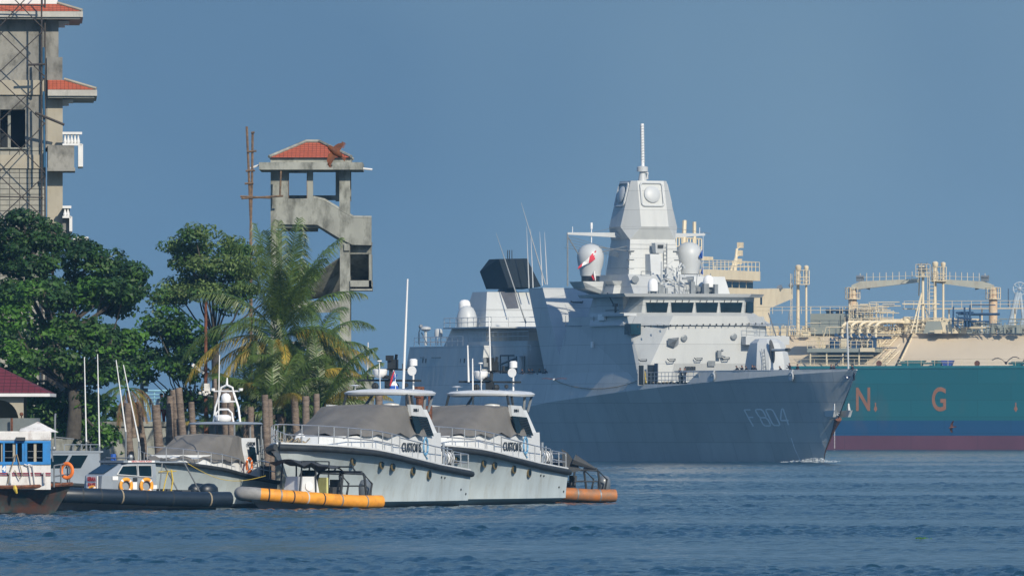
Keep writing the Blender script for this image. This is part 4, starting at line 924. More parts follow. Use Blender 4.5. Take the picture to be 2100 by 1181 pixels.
w0 = LN.pick(1545, 592, u=ab); w1 = LN.pick(1626, 591, u=ab-1); w2 = LN.pick(1626, 612, u=ab-1); w3 = LN.pick(1579, 632, u=ab-1); w4 = LN.pick(1579, 668, u=ab-1)
mb = MB(); mb.prism([V((ab-1, w0.y-6, zbr-.1)), V((ab-1, w1.y, w1.z)), V((ab-1, w2.y, w2.z)), V((ab-1, w3.y, w3.z)), V((ab-1, w4.y, zd+5)), V((ab-1, w0.y-6, zd+5))], (-4, 0, 0)); wg = mb.build('bridge_wing', CREAM, tk)
mb = MB(); q = LN.pick(1562, 617, u=ab-.9); mb.box(ab-1, ab-.92, q.y-.4, q.y+.4, q.z-.6, q.z+.6); mb.build('wing_window', M['glass'], wg)
mb = MB(); mb.ball(LN.pick(1623, 585, u=ab-1), .45, 8); mb.tube([LN.pick(1600, 592, u=ab-1), LN.pick(1599, 588, u=ab-1)], .5, 6); mb.build('wing_lamp', M['dsteel'], wg)
mb = MB(); zr_ = ztb+1.5; mb.rail([(ab+.8, wl.y-8, zr_), (ab+.8, wr_.y+.8, zr_), (ab-9, wr_.y+.8, zr_)], 1.5, .06, 1.8); mb.build('roof_railing', CREAM, br)
q = LN.pick(1505, 575, u=ab-4); qt = LN.pick(1511, 510, u=ab-4)
mb = MB(); mb.tube([q, qt], [.4, .2], 8); mb.tube([q+V((0, -3.5, 0)), q.lerp(qt, .75)], .18, 5)
for k in (.45, .72, .97): a_ = q.lerp(qt, k); mb.tube([a_, a_+V((0, 1.6, .5))], .1, 5); mb.box(a_.x-.4, a_.x+.4, a_.y+1.3, a_.y+2.3, a_.z+.3, a_.z+1.2)
mb.build('radar_mast', CREAM, br)
q = LN.pick(1408, 505, u=ab-8); qt = LN.pick(1404, 452, u=ab-8)
mb = MB(); mb.tube([q+V((0, -2, -6)), qt], .35, 6); mb.tube([q+V((0, 2.2, -6)), qt+V((0, 0, -2))], .2, 6); mb.tube([q+V((0, 4, -3)), q+V((0, 4, 4))], .3, 6); mb.rail([q+V((0, -5, -1.5)), q+V((0, 7.5, -1.5))], 2.8, .12, 1.3); mb.box(q.x-2, q.x+2, q.y-5, q.y+7.5, q.z-2.2, q.z-1.6); mb.build('monkey_island', CREAM, br)
mb = MB(); 
for x, yt in ((1467, 545), (1522, 558), (1536, 545)): a_ = LN.pick(x, 575, u=ab-3); b_ = LN.pick(x, yt, u=ab-3); mb.tube([a_, b_], .08, 5)
mb.build('roof_antenna', CREAM, br)
# big letters
LET = mat('letter_orange', (.25, .11, .055), .6, var=.1, scale=.5)
for ch, x in (('N', 1770), ('G', 1926)):
    q = lp(x, 821, -.02); hgt = 48/12.9
    o_ = text_mesh(ch, hgt/.72, 'hull_letter', LET, tk, plane_M((q.x, -.03, q.z), (1, 0, 0)), .01, .09, .68)
for x in (1796, 2083):
    q = lp(x, 833, -.03); mb = MB(); mb.add([q+V((-.15, 0, 0)), q+V((.15, 0, 0)), q+V((.3, 0, -.45)), q+V((0, 0, -.9)), q+V((-.3, 0, -.45))], [(0, 1, 2, 3, 4)]); mb.box(q.x-.1, q.x+.1, q.y-.01, q.y, q.z, q.z+.6); mb.build('tug_mark', LET, tk)
mb = MB()
for k in range(22): q = lp(1712, 876+k*2.0, -.03); mb.box(q.x-.06, q.x+.06, -.04, -.02, q.z-.04, q.z+.04)
mb.build('draught_scale', M['white'], tk)
for x in (1803, 2004): q = lp(x, 745, .2); MB().lathe([(.28, -.05), (.45, -.08), (.45, .08), (.28, .05), (.28, -.05)], q, 12, 'y').build('lifebuoy', M['rust'], tk)
# shore loading arm, far right
la = P(2085, 684, 1560)
arm = empty('loading_arm', (la.x, la.y, 0), 0, 'blue grey articulated jetty loading arm with a spoked wheel at the right edge', 'loading arm')
S_ = 20000/1560.
def pa(x, y, d=0): q = P(x, y, 1560+d); return V((q.x-la.x, d, q.z))
ARM = mat('arm_blue_grey', (.33, .40, .46), .5)
mb = MB(); c_ = pa(2091, 592)
for k in range(8): a_ = R(k*45+10); mb.tube([c_, c_+V((.95*math.cos(a_), 0, .95*math.sin(a_)))], .07, 5)
mb.tube([c_+V((1.05*math.cos(R(a_)), 0, 1.05*math.sin(R(a_)))) for a_ in range(0, 361, 24)], .11, 6); mb.ball(c_, .35, 8)
mb.build('arm_wheel', ARM, arm)
mb = MB()
for x0, x1 in ((2070, 2086), (2076, 2090)): mb.tube([pa(x0, 668), pa(x1, 600)], .32, 8)
for k in range(7): a_ = pa(2070+16*k/7, 668-68*k/7, 0); mb.tube([a_, a_+V((.55, 0, 1.1*(1 if k % 2 else .3)))], .1, 5)
mb.tube([pa(2094, 668), pa(2106, 620)], .3, 8); mb.tube([pa(2100, 668), pa(2092, 600)], .26, 8)
mb.build('arm_tube', ARM, arm)
mb = MB(); mb.box(-2.5, 4, -.5, 3, .1, pa(2085, 668).z); mb.tube([pa(2068, 592), pa(2068, 628), pa(2072, 628)], .1, 5); mb.build('arm_base', mat('arm_dark', (.06, .10, .16), .6), arm)
# ---------------------------------------------------------------- shore
CONC = mat('weathered_concrete', (.30, .31, .275), .85, var=.14, scale=.7, dirt=(.075, .078, .065), dirt_amt=.9, bump=.3, streak=.45)
PLAS = mat('cement_plaster', (.29, .285, .255), .9, col2=(.19, .19, .175), scale=.5, dirt=(.075, .075, .065), dirt_amt=.9, bump=.3, streak=.6)
CRM = mat('cream_plaster', (.37, .34, .27), .85, var=.08, scale=1, dirt=(.22, .19, .13), dirt_amt=.6)
WPAINT = mat('white_trim', (.68, .68, .66), .6, var=.06)
FASC = mat('dirty_fascia', (.42, .41, .37), .8, var=.1, scale=1.5, dirt=(.16, .16, .14), dirt_amt=.6)
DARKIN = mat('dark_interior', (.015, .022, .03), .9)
BAMB = mat('bamboo', (.22, .14, .08), .8, col2=(.07, .05, .035), scale=6)
POLE = mat('scaffold_pole', (.07, .055, .045), .8, col2=(.03, .03, .03), scale=4)
def tile_mat(name, c1, c2, su=4.0, sv=4.0):
    m = mat(name, c1, .8, var=.2, scale=3, col2=c2); t = m.node_tree; b = t.nodes['Principled BSDF']
    tc = t.nodes.new('ShaderNodeTexCoord'); br = t.nodes.new('ShaderNodeTexBrick'); sep = t.nodes.new('ShaderNodeSeparateXYZ'); cb = t.nodes.new('ShaderNodeCombineXYZ')
    t.links.new(tc.outputs['Object'], sep.inputs[0]); t.links.new(sep.outputs[0], cb.inputs[0]); t.links.new(sep.outputs[2], cb.inputs[1]); t.links.new(cb.outputs[0], br.inputs['Vector'])
    br.inputs['Scale'].default_value = su; br.inputs['Mortar Size'].default_value = .035; br.inputs['Brick Width'].default_value = .9; br.inputs['Row Height'].default_value = .5*sv/4; br.offset = 0
    src = b.inputs['Base Color'].links[0].from_socket
    mx = t.nodes.new('ShaderNodeMix'); mx.data_type = 'RGBA'; t.links.new(br.outputs['Fac'], mx.inputs[0]); t.links.new(src, mx.inputs[6]); mx.inputs[7].default_value = (*[c*.28 for c in c1], 1)
    t.links.new(mx.outputs[2], b.inputs['Base Color'])
    bp = t.nodes.new('ShaderNodeBump'); bp.invert = True; bp.inputs['Distance'].default_value = .04; t.links.new(br.outputs['Fac'], bp.inputs['Height']); t.links.new(bp.outputs[0], b.inputs['Normal'])
    return m
TILE = tile_mat('clay_tiles', (.46, .10, .045), (.34, .08, .04))
MTILE = tile_mat('maroon_tiles', (.14, .018, .03), (.11, .015, .025), 3)
BLOCK = tile_mat('block_wall', (.34, .33, .28), (.25, .25, .22), 1.6, 4)
GRND = mat('shore_ground', (.09, .10, .05), .95, var=.3, scale=.4)
# ground of the shore and its sea wall
DW = 507.0
xr = P(800, 870, DW).x
mb = MB(); mb.grid([[V((-90, DW, 3.7)), V((xr-.1, DW, 3.7))], [V((-90, 560, 3.9)), V((xr-.5, 560, 3.9))], [V((-95, 640, 4.0)), V((xr-9, 640, 4.0))]]); tag(mb.build('ground', GRND), kind='structure')
sw_ = empty('sea_wall', (-30, DW, 0), 0, 'pale concrete sea wall behind the coconut piles and moored boats', 'sea wall')
mb = MB(); mb.box(-60, xr+30, -.5, 0, -1, 3.9); mb.build('wall', CONC, sw_)
mb = MB(); mb.box(-60, xr+30, -.62, .1, 3.9, 4.15); mb.build('coping', CONC, sw_)
mb = MB(); mb.box(xr+29.5, xr+30, 0, 60, -1, 3.9); mb.build('return_wall', CONC, sw_)
q = P(40, 870, 500)
# low concrete block at the right end
mbx = MB(); a_ = P(718, 772, 515); b_ = P(764, 870, 515); mbx.box(a_.x, b_.x, 515, 521, 3.6, a_.z); mbx.box(a_.x-.1, b_.x+.1, 514.9, 521.1, a_.z, a_.z+.12)
tag(mbx.build('concrete_hut', CONC), 'low plain concrete hut at the foot of the stair tower, beside a white flagpole', 'hut')
mb = MB().tube([P(754, 775, 516), P(755, 702, 516)], [.04, .03], 6); tag(mb.build('flagpole', WPAINT), 'thin white pole standing on the low concrete hut right of the palms', 'pole')
# ---------------- unfinished apartment building, far left
DB = 560.0; sB = FPX/DB
bo = P(60, 870, DB)
bd = empty('unfinished_building', (bo.x, DB, 0), R(2.8), 'unfinished grey concrete apartment building with red tiled eaves and white balustrades', 'building')
def pb(x, y, d=0): q = P(x, y, DB); return V((q.x-bo.x, d, q.z))
def bbox(mb, x0, x1, y0, y1, d0, d1): a_, b_ = pb(x0, y1), pb(x1, y0); mb.box(a_.x, b_.x, d0, d1, a_.z, b_.z); return mb
mb = MB()
bbox(mb, -160, 120, 40, 118, 0, 9); bbox(mb, -160, 97, 118, 225, 0, 9); bbox(mb, -160, 0, 225, 303, 0, 9); bbox(mb, 52, 97, 225, 303, 0, 9)
bbox(mb, 97, 128, 165, 480, .05, 9); bbox(mb, 96, 128, 118, 165, -.25, 8)
mb.build('wall', PLAS, bd)
mb = MB(); bbox(mb, -160, 92, 303, 318, -.01, 9); bbox(mb, -160, 92, 345, 900, 0, 9); mb.build('block_wall', BLOCK, bd)
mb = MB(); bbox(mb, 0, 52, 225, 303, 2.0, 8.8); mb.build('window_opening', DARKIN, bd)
mb = MB(); bbox(mb, 16, 22, 226, 303, .5, .7); bbox(mb, -2, 55, 303, 306, -.15, .4); mb.build('window_sill', CONC, bd)
mb = MB(); bbox(mb, -160, 92, 165, 195, -.12, 0); bbox(mb, -160, 92, 318, 346, -.1, 0); mb.build('floor_band', CRM, bd)
mb = MB(); bbox(mb, 97, 128.5, 205, 300, -.02, .05); bbox(mb, 97, 128.5, 352, 480, -.02, .05); mb.build('column_face', CRM, bd)
mb = MB(); bbox(mb, -160, 118, -30, 9, -.3, 8); mb.build('parapet', WPAINT, bd)
def eave(x0, x1, xt, y0, y1, y2, d):
    mb = MB(); t0, t1 = pb(x0, y1), pb(x1, y1); z0, z1 = t0.z, pb(0, y0).z
    mb.hexa([V((t0.x, -d, z0)), V((t1.x, -d, z0)), V((t1.x, 8, z0)), V((t0.x, 8, z0))], [V((t0.x, -.25, z1)), V((pb(xt, 0).x, -.25, z1)), V((pb(xt, 0).x, 8, z1)), V((t0.x, 8, z1))])
    r = mb.build('tiled_roof', TILE, bd)
    mb = MB(); a_ = V((t1.x, -d, z0)); b_ = V((pb(xt, 0).x, -.25, z1)); mb.tube([a_+V((0, 0, .06)), b_+V((0, 0, .06))], .09, 6); mb.build('hip_ridge', CRM, r)
    mb = MB(); mb.box(t0.x, t1.x+.05, -d-.05, 8.1, pb(0, y2-4).z, z0-.02); mb.box(t0.x, t1.x-.1, -d+.1, 8, pb(0, y2).z, pb(0, y2-4).z); mb.build('fascia', FASC, r)
eave(-160, 168, 118, 9, 25, 41, 1.15); eave(98, 197, 132, 165, 185, 202, 1.0)
for x_, y_ in ((120, 43), (128, 204)): mb = MB(); bbox(mb, x_, x_+22, y_, y_+6, .3, 2); bbox(mb, x_, x_+13, y_+5.8, y_+12, .5, 1.5); mb.build('bracket', WPAINT, bd)
for (xs, x1, yt, ym, yb, ys) in ((128, 170, 272, 299, 343, 352), (128, 148, 423, 447, 475, 482)):
    mb = MB(); bbox(mb, xs-30 if ys < 400 else xs, x1-18, ym, yb+2, -1.2, 3) if ys < 400 else bbox(mb, xs, x1-5, ym-20, yb+5, -.8, 3); bbox(mb, 97, x1-16, yb+2, ys, -1.3, 3)
    bal = mb.build('balcony', PLAS, bd)
    mb = MB(); bbox(mb, x1-10 if ys < 400 else x1-6, x1, ym-2, yb, -1.25, 3); bbox(mb, xs, x1-2, yt, yt+5, -1.2, -.9); bbox(mb, xs, x1-2, ym-3, ym+1, -1.25, -.85)
    k = 5 if ys < 400 else 2
    for i in range(k): a_ = pb(xs+5+i*(x1-xs-8)/k, ym); h_ = pb(0, yt).z-a_.z; mb.lathe([(.06, 0), (.11, h_*.25), (.05, h_*.6), (.08, h_)], (a_.x, -1.05, a_.z), 8)
    mb.build('balustrade', WPAINT, bal)
mb = MB(); bbox(mb, 150, 181, 486, 502, -.6, 2); mb.build('lower_ledge', WPAINT, bd)
scf = empty('scaffolding', (bo.x, DB-1.6, 0), R(2.8), 'brown pole scaffolding with crossed braces in front of the unfinished building', 'scaffolding')
mb = MB(); rr = random.Random(9)
for x, d_ in ((88, -.3), (95, .9), (-1, -.3), (-60, -.3)):
    mb.tube([pb(x+2, 900, d_), pb(x+rr.uniform(-1, 1), 300, d_), pb(x, -20, d_)], .055, 6)
mb.build('upright', POLE, scf)
mb = MB()
mb.tube([pb(92, 165, -.1), pb(92, 100, -.1)], .07, 6); mb.tube([pb(94, 345, -.1), pb(92, 190, -.1)], .065, 6)
mb.build('blue_upright', mat('blue_pole', (.02, .10, .20), .6), scf)
mb = MB()
yv = -35
while yv < 480:
    for xa, xb in ((-60, -1), (-1, 92)):
        mb.tube([pb(xa-3, yv, -.35), pb(xb+3, yv+100+rr.uniform(-6, 6), -.35)], .032, 5); mb.tube([pb(xa-3, yv+98+rr.uniform(-6, 6), -.5), pb(xb+3, yv+rr.uniform(-6, 6), -.5)], .032, 5)
        mb.tube([pb(xa, yv+48, -.4), pb(xb, yv+50, -.4)], .04, 5) if rr.random() < .6 else 0
    yv += 98
mb.tube([pb(75, 234, -.4), pb(134, 258, 0)], .08, 5); mb.tube([pb(60, 136, -.4), pb(94, 135, -.4)], .07, 5)
mb.build('brace', POLE, scf)
# ---------------- stair tower
DT = 540.0; to = P(640, 870, DT)
tw = empty('stair_tower', (to.x, DT, 0), 0, 'bare concrete stair tower with a red tiled hip roof rising above the palms', 'tower')
def pt(x, y, d=0): q = P(x, y, DT); return V((q.x-to.x, d, q.z))
def tbox(mb, x0, x1, y0, y1, d0, d1): a_, b_ = pt(x0, y1), pt(x1, y0); mb.box(a_.x, b_.x, d0, d1, a_.z, b_.z); return mb
mb = MB(); tbox(mb, 532, 744, 334, 349, -.9, 4.8); tw_slab = mb.build('roof_slab', CONC, tw)
mb = MB(); tbox(mb, 555, 720, 324, 334, -.3, 4.2); mb.build('plinth', CONC, tw)
e = [pt(552, 324, -.5), pt(721, 324, -.5), pt(721, 324, 4.4), pt(552, 324, 4.4)]; rg = [pt(627, 290, 1.6), pt(653, 290, 1.6), pt(653, 290, 2.3), pt(627, 290, 2.3)]
mb = MB().hexa(e, rg); rf = mb.build('tiled_roof', TILE, tw)
mb = MB(); [mb.tube([e[i]+V((0, 0, .05)), rg[i]+V((0, 0, .06))], .09, 6) for i in range(4)]; mb.tube([rg[0]+V((0, 0, .05)), rg[1]+V((0, 0, .05))], .1, 6); mb.build('hip_ridge', CONC, rf)
for nm, x0, x1, d0, d1 in (('pillar', 555, 592, 0, .5), ('pillar', 629, 642, 0, .4), ('pillar', 696, 718, 0, .5), ('pillar', 555, 575, 3.4, 3.9), ('pillar', 686, 718, 3.4, 3.9)):
    mb = MB(); tbox(mb, x0, x1, 349, 410 if x0 != 696 else 452, d0, d1); mb.build(nm, CONC, tw)
for a in ((592.5, 628.5, 351, 355, 0, .3), (642.5, 695.5, 351, 353, 0, .3), (555, 718, 398, 408, 3.3, 3.5)): mb = MB(); tbox(mb, *a); mb.build('lintel', CONC, tw)
for x in (591.5, 629):
    mb = MB(); tbox(mb, x, x+1.2, 356, 407, -.03, .0); mb.build('timber_strip', BAMB, tw)
# sloping stair parapet
pp = [(555, 408), (644, 407), (664, 412), (724, 447), (762, 448), (762, 503), (722, 502), (697, 489), (650, 461), (571, 460), (566, 470), (555, 470)]
mb = MB().prism([pt(x, y, -.02) for x, y in pp], (0, .22, 0)); mb.build('stair_parapet', CONC, tw)
mb = MB(); mb.tube([pt(642, 406, .1), pt(664, 411, .1), pt(724, 446, .1), pt(762, 447, .1)], .12, 5); mb.build('parapet_cap', CONC, tw)
mb = MB(); a_, b_, c_, d_ = pt(566, 461), pt(652, 461), pt(712, 499), pt(762, 499)
mb.hexa([V((a_.x, .2, a_.z-.15)), V((b_.x, .2, b_.z-.15)), V((b_.x, 3.4, b_.z-.15)), V((a_.x, 3.4, a_.z-.15))], [V((a_.x, .2, a_.z+.1)), V((b_.x, .2, b_.z+.1)), V((b_.x, 3.4, b_.z+.1)), V((a_.x, 3.4, a_.z+.1))])
mb.hexa([V((b_.x, .2, b_.z-.15)), V((c_.x, .2, c_.z-.15)), V((c_.x, 1.7, c_.z-.15)), V((b_.x, 1.7, b_.z-.15))], [V((b_.x, .2, b_.z+.1)), V((c_.x, .2, c_.z+.1)), V((c_.x, 1.7, c_.z+.1)), V((b_.x, 1.7, b_.z+.1))])
mb.hexa([V((c_.x, .2, c_.z-.12)), V((d_.x, .2, d_.z-.12)), V((d_.x, 3.4, d_.z-.12)), V((c_.x, 3.4, c_.z-.12))], [V((c_.x, .2, c_.z+.1)), V((d_.x, .2, d_.z+.1)), V((d_.x, 3.4, d_.z+.1)), V((c_.x, 3.4, c_.z+.1))])
tbox(mb, 574, 650, 462, 473, 3.2, 3.4); mb.build('stair_flight', CONC, tw)
mb = MB(); tbox(mb, 555, 566, 470, 870, .0, .4); tbox(mb, 555, 575, 470, 870, 3.3, 3.8); mb.build('left_column', CONC, tw)
mb = MB(); tbox(mb, 697, 718, 490, 880, .1, .6); tbox(mb, 698, 718, 490, 880, 3.3, 3.8); mb.build('right_column', CONC, tw)
mb = MB(); tbox(mb, 706, 717, 500, 514, -.02, .3); tbox(mb, 718, 762, 503, 521, .6, .8); tbox(mb, 718, 763, 575, 592, .0, .25); mb.prism([pt(718, 521, .3), pt(762, 521, .3), pt(762, 575, 3.2), pt(718, 575, 3.2)], (0, .2, .05)); tbox(mb, 718, 763, 575, 592, 3.3, 3.5); mb.box(pt(762, 0).x-.15, pt(762, 0).x, 0, 3.4, pt(0, 592).z, pt(0, 521).z); mb.box(pt(718, 0).x, pt(763, 0).x, 0, 3.4, pt(0, 592).z-.1, pt(0, 588).z); mb.build('landing', CONC, tw)
mb = MB().prism([pt(612, 586, .3), pt(697, 529, .3), pt(697, 598, 3.2), pt(684, 606, 3.2), pt(600, 617, 3.2)], (0, .25, .06)); mb.build('lower_flight', CONC, tw)
mb = MB(); mb.prism([pt(x, y, 3.5) for x, y in ((626, 572), (697, 525), (697, 532), (626, 580))], (0, .2, 0)); tbox(mb, 560, 697, 617, 641, 0, .4); tbox(mb, 560, 697, 617, 622, .4, 3.6); tbox(mb, 560, 718, 700, 716, 0, .3); mb.build('landing_beam', CONC, tw)
MB().tube([pt(744, 345, 1), pt(763, 347, 1)], .06, 6).build('spout_pipe', WPAINT, tw)
MB().tube([pt(513, 345, .5), pt(532, 338, .5)], .06, 6).build('spout_pipe', WPAINT, tw)
bs = empty('bamboo_scaffold', (to.x, DT-1, 0), 0, 'two tall bamboo poles lashed together left of the concrete stair tower', 'scaffold')
mb = MB(); mb.tube([pt(507, 261), pt(511, 350), pt(516, 470), pt(517, 870)], .075, 6); mb.build('bamboo_pole', BAMB, bs)
mb = MB(); mb.tube([pt(519, 274), pt(518, 360), pt(515, 470), pt(514, 870)], .075, 6); mb.build('bamboo_pole', BAMB, bs)
mb = MB()
for x0, y0, x1, y1 in ((507, 313, 527, 311), (505, 352, 524, 351), (503, 378, 521, 377), (494, 404, 556, 407), (496, 408, 582, 403), (516, 274, 523, 273), (575, 405, 577, 352)): mb = MB(); mb.tube([pt(x0, y0, -.1), pt(x1, y1, -.1)], .06, 5); mb.build('bamboo_crosspiece', BAMB, bs)
# ---------------- waterside pavilion
DP = 470.0; po = P(20, 870, DP)
pv = empty('pavilion', (po.x, DP, 0), 0, 'cream waterside pavilion with a maroon tiled roof at the left edge', 'pavilion')
def pp_(x, y, d=0): q = P(x, y, DP); return V((q.x-po.x, d, q.z))
e = [pp_(-100, 806, -.35), pp_(101, 806, -.35), pp_(101, 806, 6), pp_(-100, 806, 6)]; rg = [pp_(-40, 745, 2.5), pp_(-20, 745, 2.5), pp_(-20, 745, 3), pp_(-40, 745, 3)]
rf = MB().hexa(e, rg).build('maroon_roof', MTILE, pv); mb = MB(); mb.box(e[0].x, e[1].x+.05, -.45, 6.1, e[0].z-.16, e[0].z-.01); mb.build('gutter', WPAINT, rf)
arch = [(48, 810), (48, 905), (38, 905)]+[(38*math.cos(R(a_))+0, 862-42*math.sin(R(a_))) for a_ in range(0, 91, 10)]+[(-90, 820), (-90, 810)]
MB().prism([pp_(x, y, 0) for x, y in arch], (0, .4, 0)).build('arched_wall', CRM, pv)
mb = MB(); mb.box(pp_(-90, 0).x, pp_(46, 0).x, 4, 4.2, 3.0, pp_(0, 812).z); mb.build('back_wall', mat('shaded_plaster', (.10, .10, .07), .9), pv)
mb = MB(); mb.box(pp_(-90, 0).x, pp_(60, 0).x, -.6, 6, -.5, 3.1); mb.build('plinth', CONC, pv)
# ---------------- coconut trunk piles
BARK = mat('palm_bark', (.24, .19, .15), .95, col2=(.10, .075, .06), scale=3, streak=3.5, bump=.8, bscale=7)
def pile(x0, y0, x1, wpx, D=500, seed=0, crook=0):
    r_ = wpx/2*D/FPX; rr = random.Random(seed); a_ = P(x1, 985, D); b_ = P(x0, y0, D); a_.z = -.8; mb = MB(); pts = []; rs = []
    n = 26
    for i in range(n+1):
        k = i/n; p_ = a_.lerp(b_, k); p_.x += crook*math.sin(k*math.pi)*.3; pts.append(p_-V((a_.x, a_.y, 0))); rs.append(r_*(1.12-.15*k)*(1+.05*(i % 2))*rr.uniform(.97, 1.03))
    mb.tube(pts, rs, 9); o = mb.build('coconut_pile', BARK, smooth=50); o.location = (a_.x, a_.y, 0); return o
PL = [(319, 830, 338, 18, 'leftmost leaning coconut trunk pile, cut flat below the blue railing'), (349, 812, 346, 15, 'dark straight ringed coconut trunk pile in the group of three'),
      (356, 799, 381, 17, 'leaning coconut trunk pile crossing behind the tallest one'), (366, 795, 390, 15, 'tallest coconut trunk pile of the left group, leaning right'),
      (392, 824, 407, 13, 'short coconut trunk pile standing right of the tallest group'), (461, 797, 474, 20, 'thick pinkish coconut trunk pile beside the radar arch'),
      (472, 800, 480, 14, 'dark coconut trunk pile just behind the thick pinkish one'), (441, 776, 446, 8, 'very thin coconut trunk pile behind the radar arch boat'), (514, 834, 522, 14, 'low coconut trunk pile seen under the small boat canopy'),
      (543, 809, 553, 14, 'coconut trunk pile midway between the two canopies'), (552, 818, 562, 12, 'dark coconut trunk pile touching the one between the canopies'), (603, 811, 618, 16, 'left pile of the three beside the canvas covered patrol boat'),
      (627, 812, 629, 15, 'middle upright pile of the three beside the canvas covered patrol boat'), (649, 807, 651, 13, 'right pile of the three beside the canvas covered patrol boat'), (777, 806, 779, 16, 'coconut pile seen under the left hardtop canopy'), (838, 806, 840, 14, 'coconut pile under the right end of the left hardtop canopy')]
for i, (x0, y0, x1, w_, lb) in enumerate(PL): tag(pile(x0, y0, x1, w_, 496+(i % 3)*1.5, i), lb, 'pile', 'coconut trunk mooring piles')
tag(pile(262, 826, 300, 15, 502, 77, -1), 'crooked broken palm trunk under dead fronds at the left of the sea wall', 'trunk'); tag(pile(278, 824, 292, 13, 503, 78, 1), 'slender ringed palm trunk crossing the crooked broken one', 'trunk')
# ---------------- railing, lamp posts, people on the quay
rl = empty('blue_railing', (P(310, 850, 540).x, 540, 0), 0, 'pale blue metal railing seen between the trees behind the sea wall', 'railing')
mb = MB(); X0, X1 = P(268, 0, 540).x, P(365, 0, 540).x; ox = P(310, 850, 540).x
for y in (801, 809, 816, 824, 831): z_ = P(0, y, 540).z; mb.tube([(X0-ox, 0, z_), (X1-ox, 0, z_)], .06 if y == 801 else .035, 5)
mb.build('rail', mat('rail_blue', (.22, .42, .52), .5), rl); mb = MB()
for i in range(7): x_ = X0+(X1-X0)*i/6-ox; mb.tube([(x_, .05, 3.8), (x_, .05, P(0, 801, 540).z)], .045, 5)
mb.build('rail_post', bpy.data.materials['rail_blue'], rl)
def P0(x, y, D, o): q = P(x, y, D); return V((q.x-o.x, q.y-o.y, q.z))
o_ = P(291, 870, 512); cc = empty('camera_pole', (o_.x, o_.y, 0), 0, 'grey steel pole with a camera and floodlight box by the big tree', 'pole')
MB().tube([(0, 0, 3.6), P0(291, 740, 512, o_)], .10, 8).build('post', M['dsteel'], cc)
mb = MB(); q = P0(297, 784, 512, o_); mb.box(q.x-.18, q.x+.2, -.2, .2, q.z-.2, q.z+.22); mb.box(q.x-.12, q.x+.16, -.2, .2, q.z-.5, q.z-.3); mb.build('camera_box', M['dsteel'], cc)
mb = MB(); q = P0(284, 744, 512, o_); mb.lathe([(.08, -.3), (.15, 0), (.02, .12)], q, 8, 'x'); mb.build('floodlight', WPAINT, cc)
o_ = P(422, 870, 503); lpz = empty('street_lamp', (o_.x, o_.y, 0), 0, 'dark lamp post with a slanting white lamp head in front of the palms', 'lamp post')
MB().tube([P0(422, 905, 503, o_), P0(422, 615, 503, o_)], [.11, .07], 8).build('post', M['rust'], lpz)
mb = MB(); a_, b_ = P0(395, 747, 503, o_), P0(419, 765, 503, o_); d_ = (b_-a_).normalized(); n_ = V((-d_.z, 0, d_.x))
mb.hexa([a_-n_*.09+V((0, -.15, 0)), b_-n_*.07+V((0, -.15, 0)), b_-n_*.07+V((0, .15, 0)), a_-n_*.09+V((0, .15, 0))], [a_+n_*.07+V((0, -.15, 0)), b_+n_*.05+V((0, -.15, 0)), b_+n_*.05+V((0, .15, 0)), a_+n_*.07+V((0, .15, 0))]); mb.build('lamp_head', WPAINT, lpz)
mb = MB(); q = P0(425, 790, 503, o_); mb.box(q.x-.15, q.x+.15, -.3, -.1, q.z-.3, q.z+.1); [mb.ball(P0(x, y, 502.6, o_), .09, 7) for x, y in ((410, 806), (417, 804), (424, 807), (429, 805), (421, 809))]; mb.tube([P0(410, 808, 502.8, o_), P0(452, 816, 502.8, o_)], .04, 5); mb.build('lamp_cluster', WPAINT, lpz)
# ---------------------------------------------------------------- vegetation
def leaf_mat(name, col, trans=.25, rough=.5):
    m = bpy.data.materials.new(name); m.use_nodes = True; t = m.node_tree; b = t.nodes['Principled BSDF']; L = t.links.new
    tc = t.nodes.new('ShaderNodeTexCoord'); n = t.nodes.new('ShaderNodeTexNoise'); n.inputs['Scale'].default_value = 1.3; n.inputs['Detail'].default_value = 5; L(tc.outputs['Object'], n.inputs['Vector'])
    r = t.nodes.new('ShaderNodeValToRGB'); r.color_ramp.elements[0].position = .3; r.color_ramp.elements[1].position = .7
    r.color_ramp.elements[0].color = (*[c*.55 for c in col], 1); r.color_ramp.elements[1].color = (*[c*1.5 for c in col], 1)
    L(n.outputs[0], r.inputs[0]); L(r.outputs[0], b.inputs['Base Color']); b.inputs['Roughness'].default_value = rough; b.inputs['Specular IOR Level'].default_value = .35
    tr_ = t.nodes.new('ShaderNodeBsdfTranslucent'); L(r.outputs[0], tr_.inputs[0]); mx = t.nodes.new('ShaderNodeMixShader'); mx.inputs[0].default_value = trans
    L(b.outputs[0], mx.inputs[1]); L(tr_.outputs[0], mx.inputs[2]); L(mx.outputs[0], t.nodes['Material Output'].inputs[0]); return m
LD = leaf_mat('dark_foliage', (.026, .068, .018)); LB = leaf_mat('bright_foliage', (.075, .18, .025), .35); LM = leaf_mat('mid_foliage', (.06, .13, .03), .3)
LO = leaf_mat('olive_foliage', (.12, .18, .05), .3); LP = leaf_mat('palm_frond', (.072, .115, .022), .14, .4); LY = leaf_mat('yellow_frond', (.34, .26, .04), .3); LBR = leaf_mat('dead_frond', (.17, .10, .045), .15)
BRK = mat('tree_bark', (.09, .08, .065), .95, col2=(.04, .035, .03), scale=4)
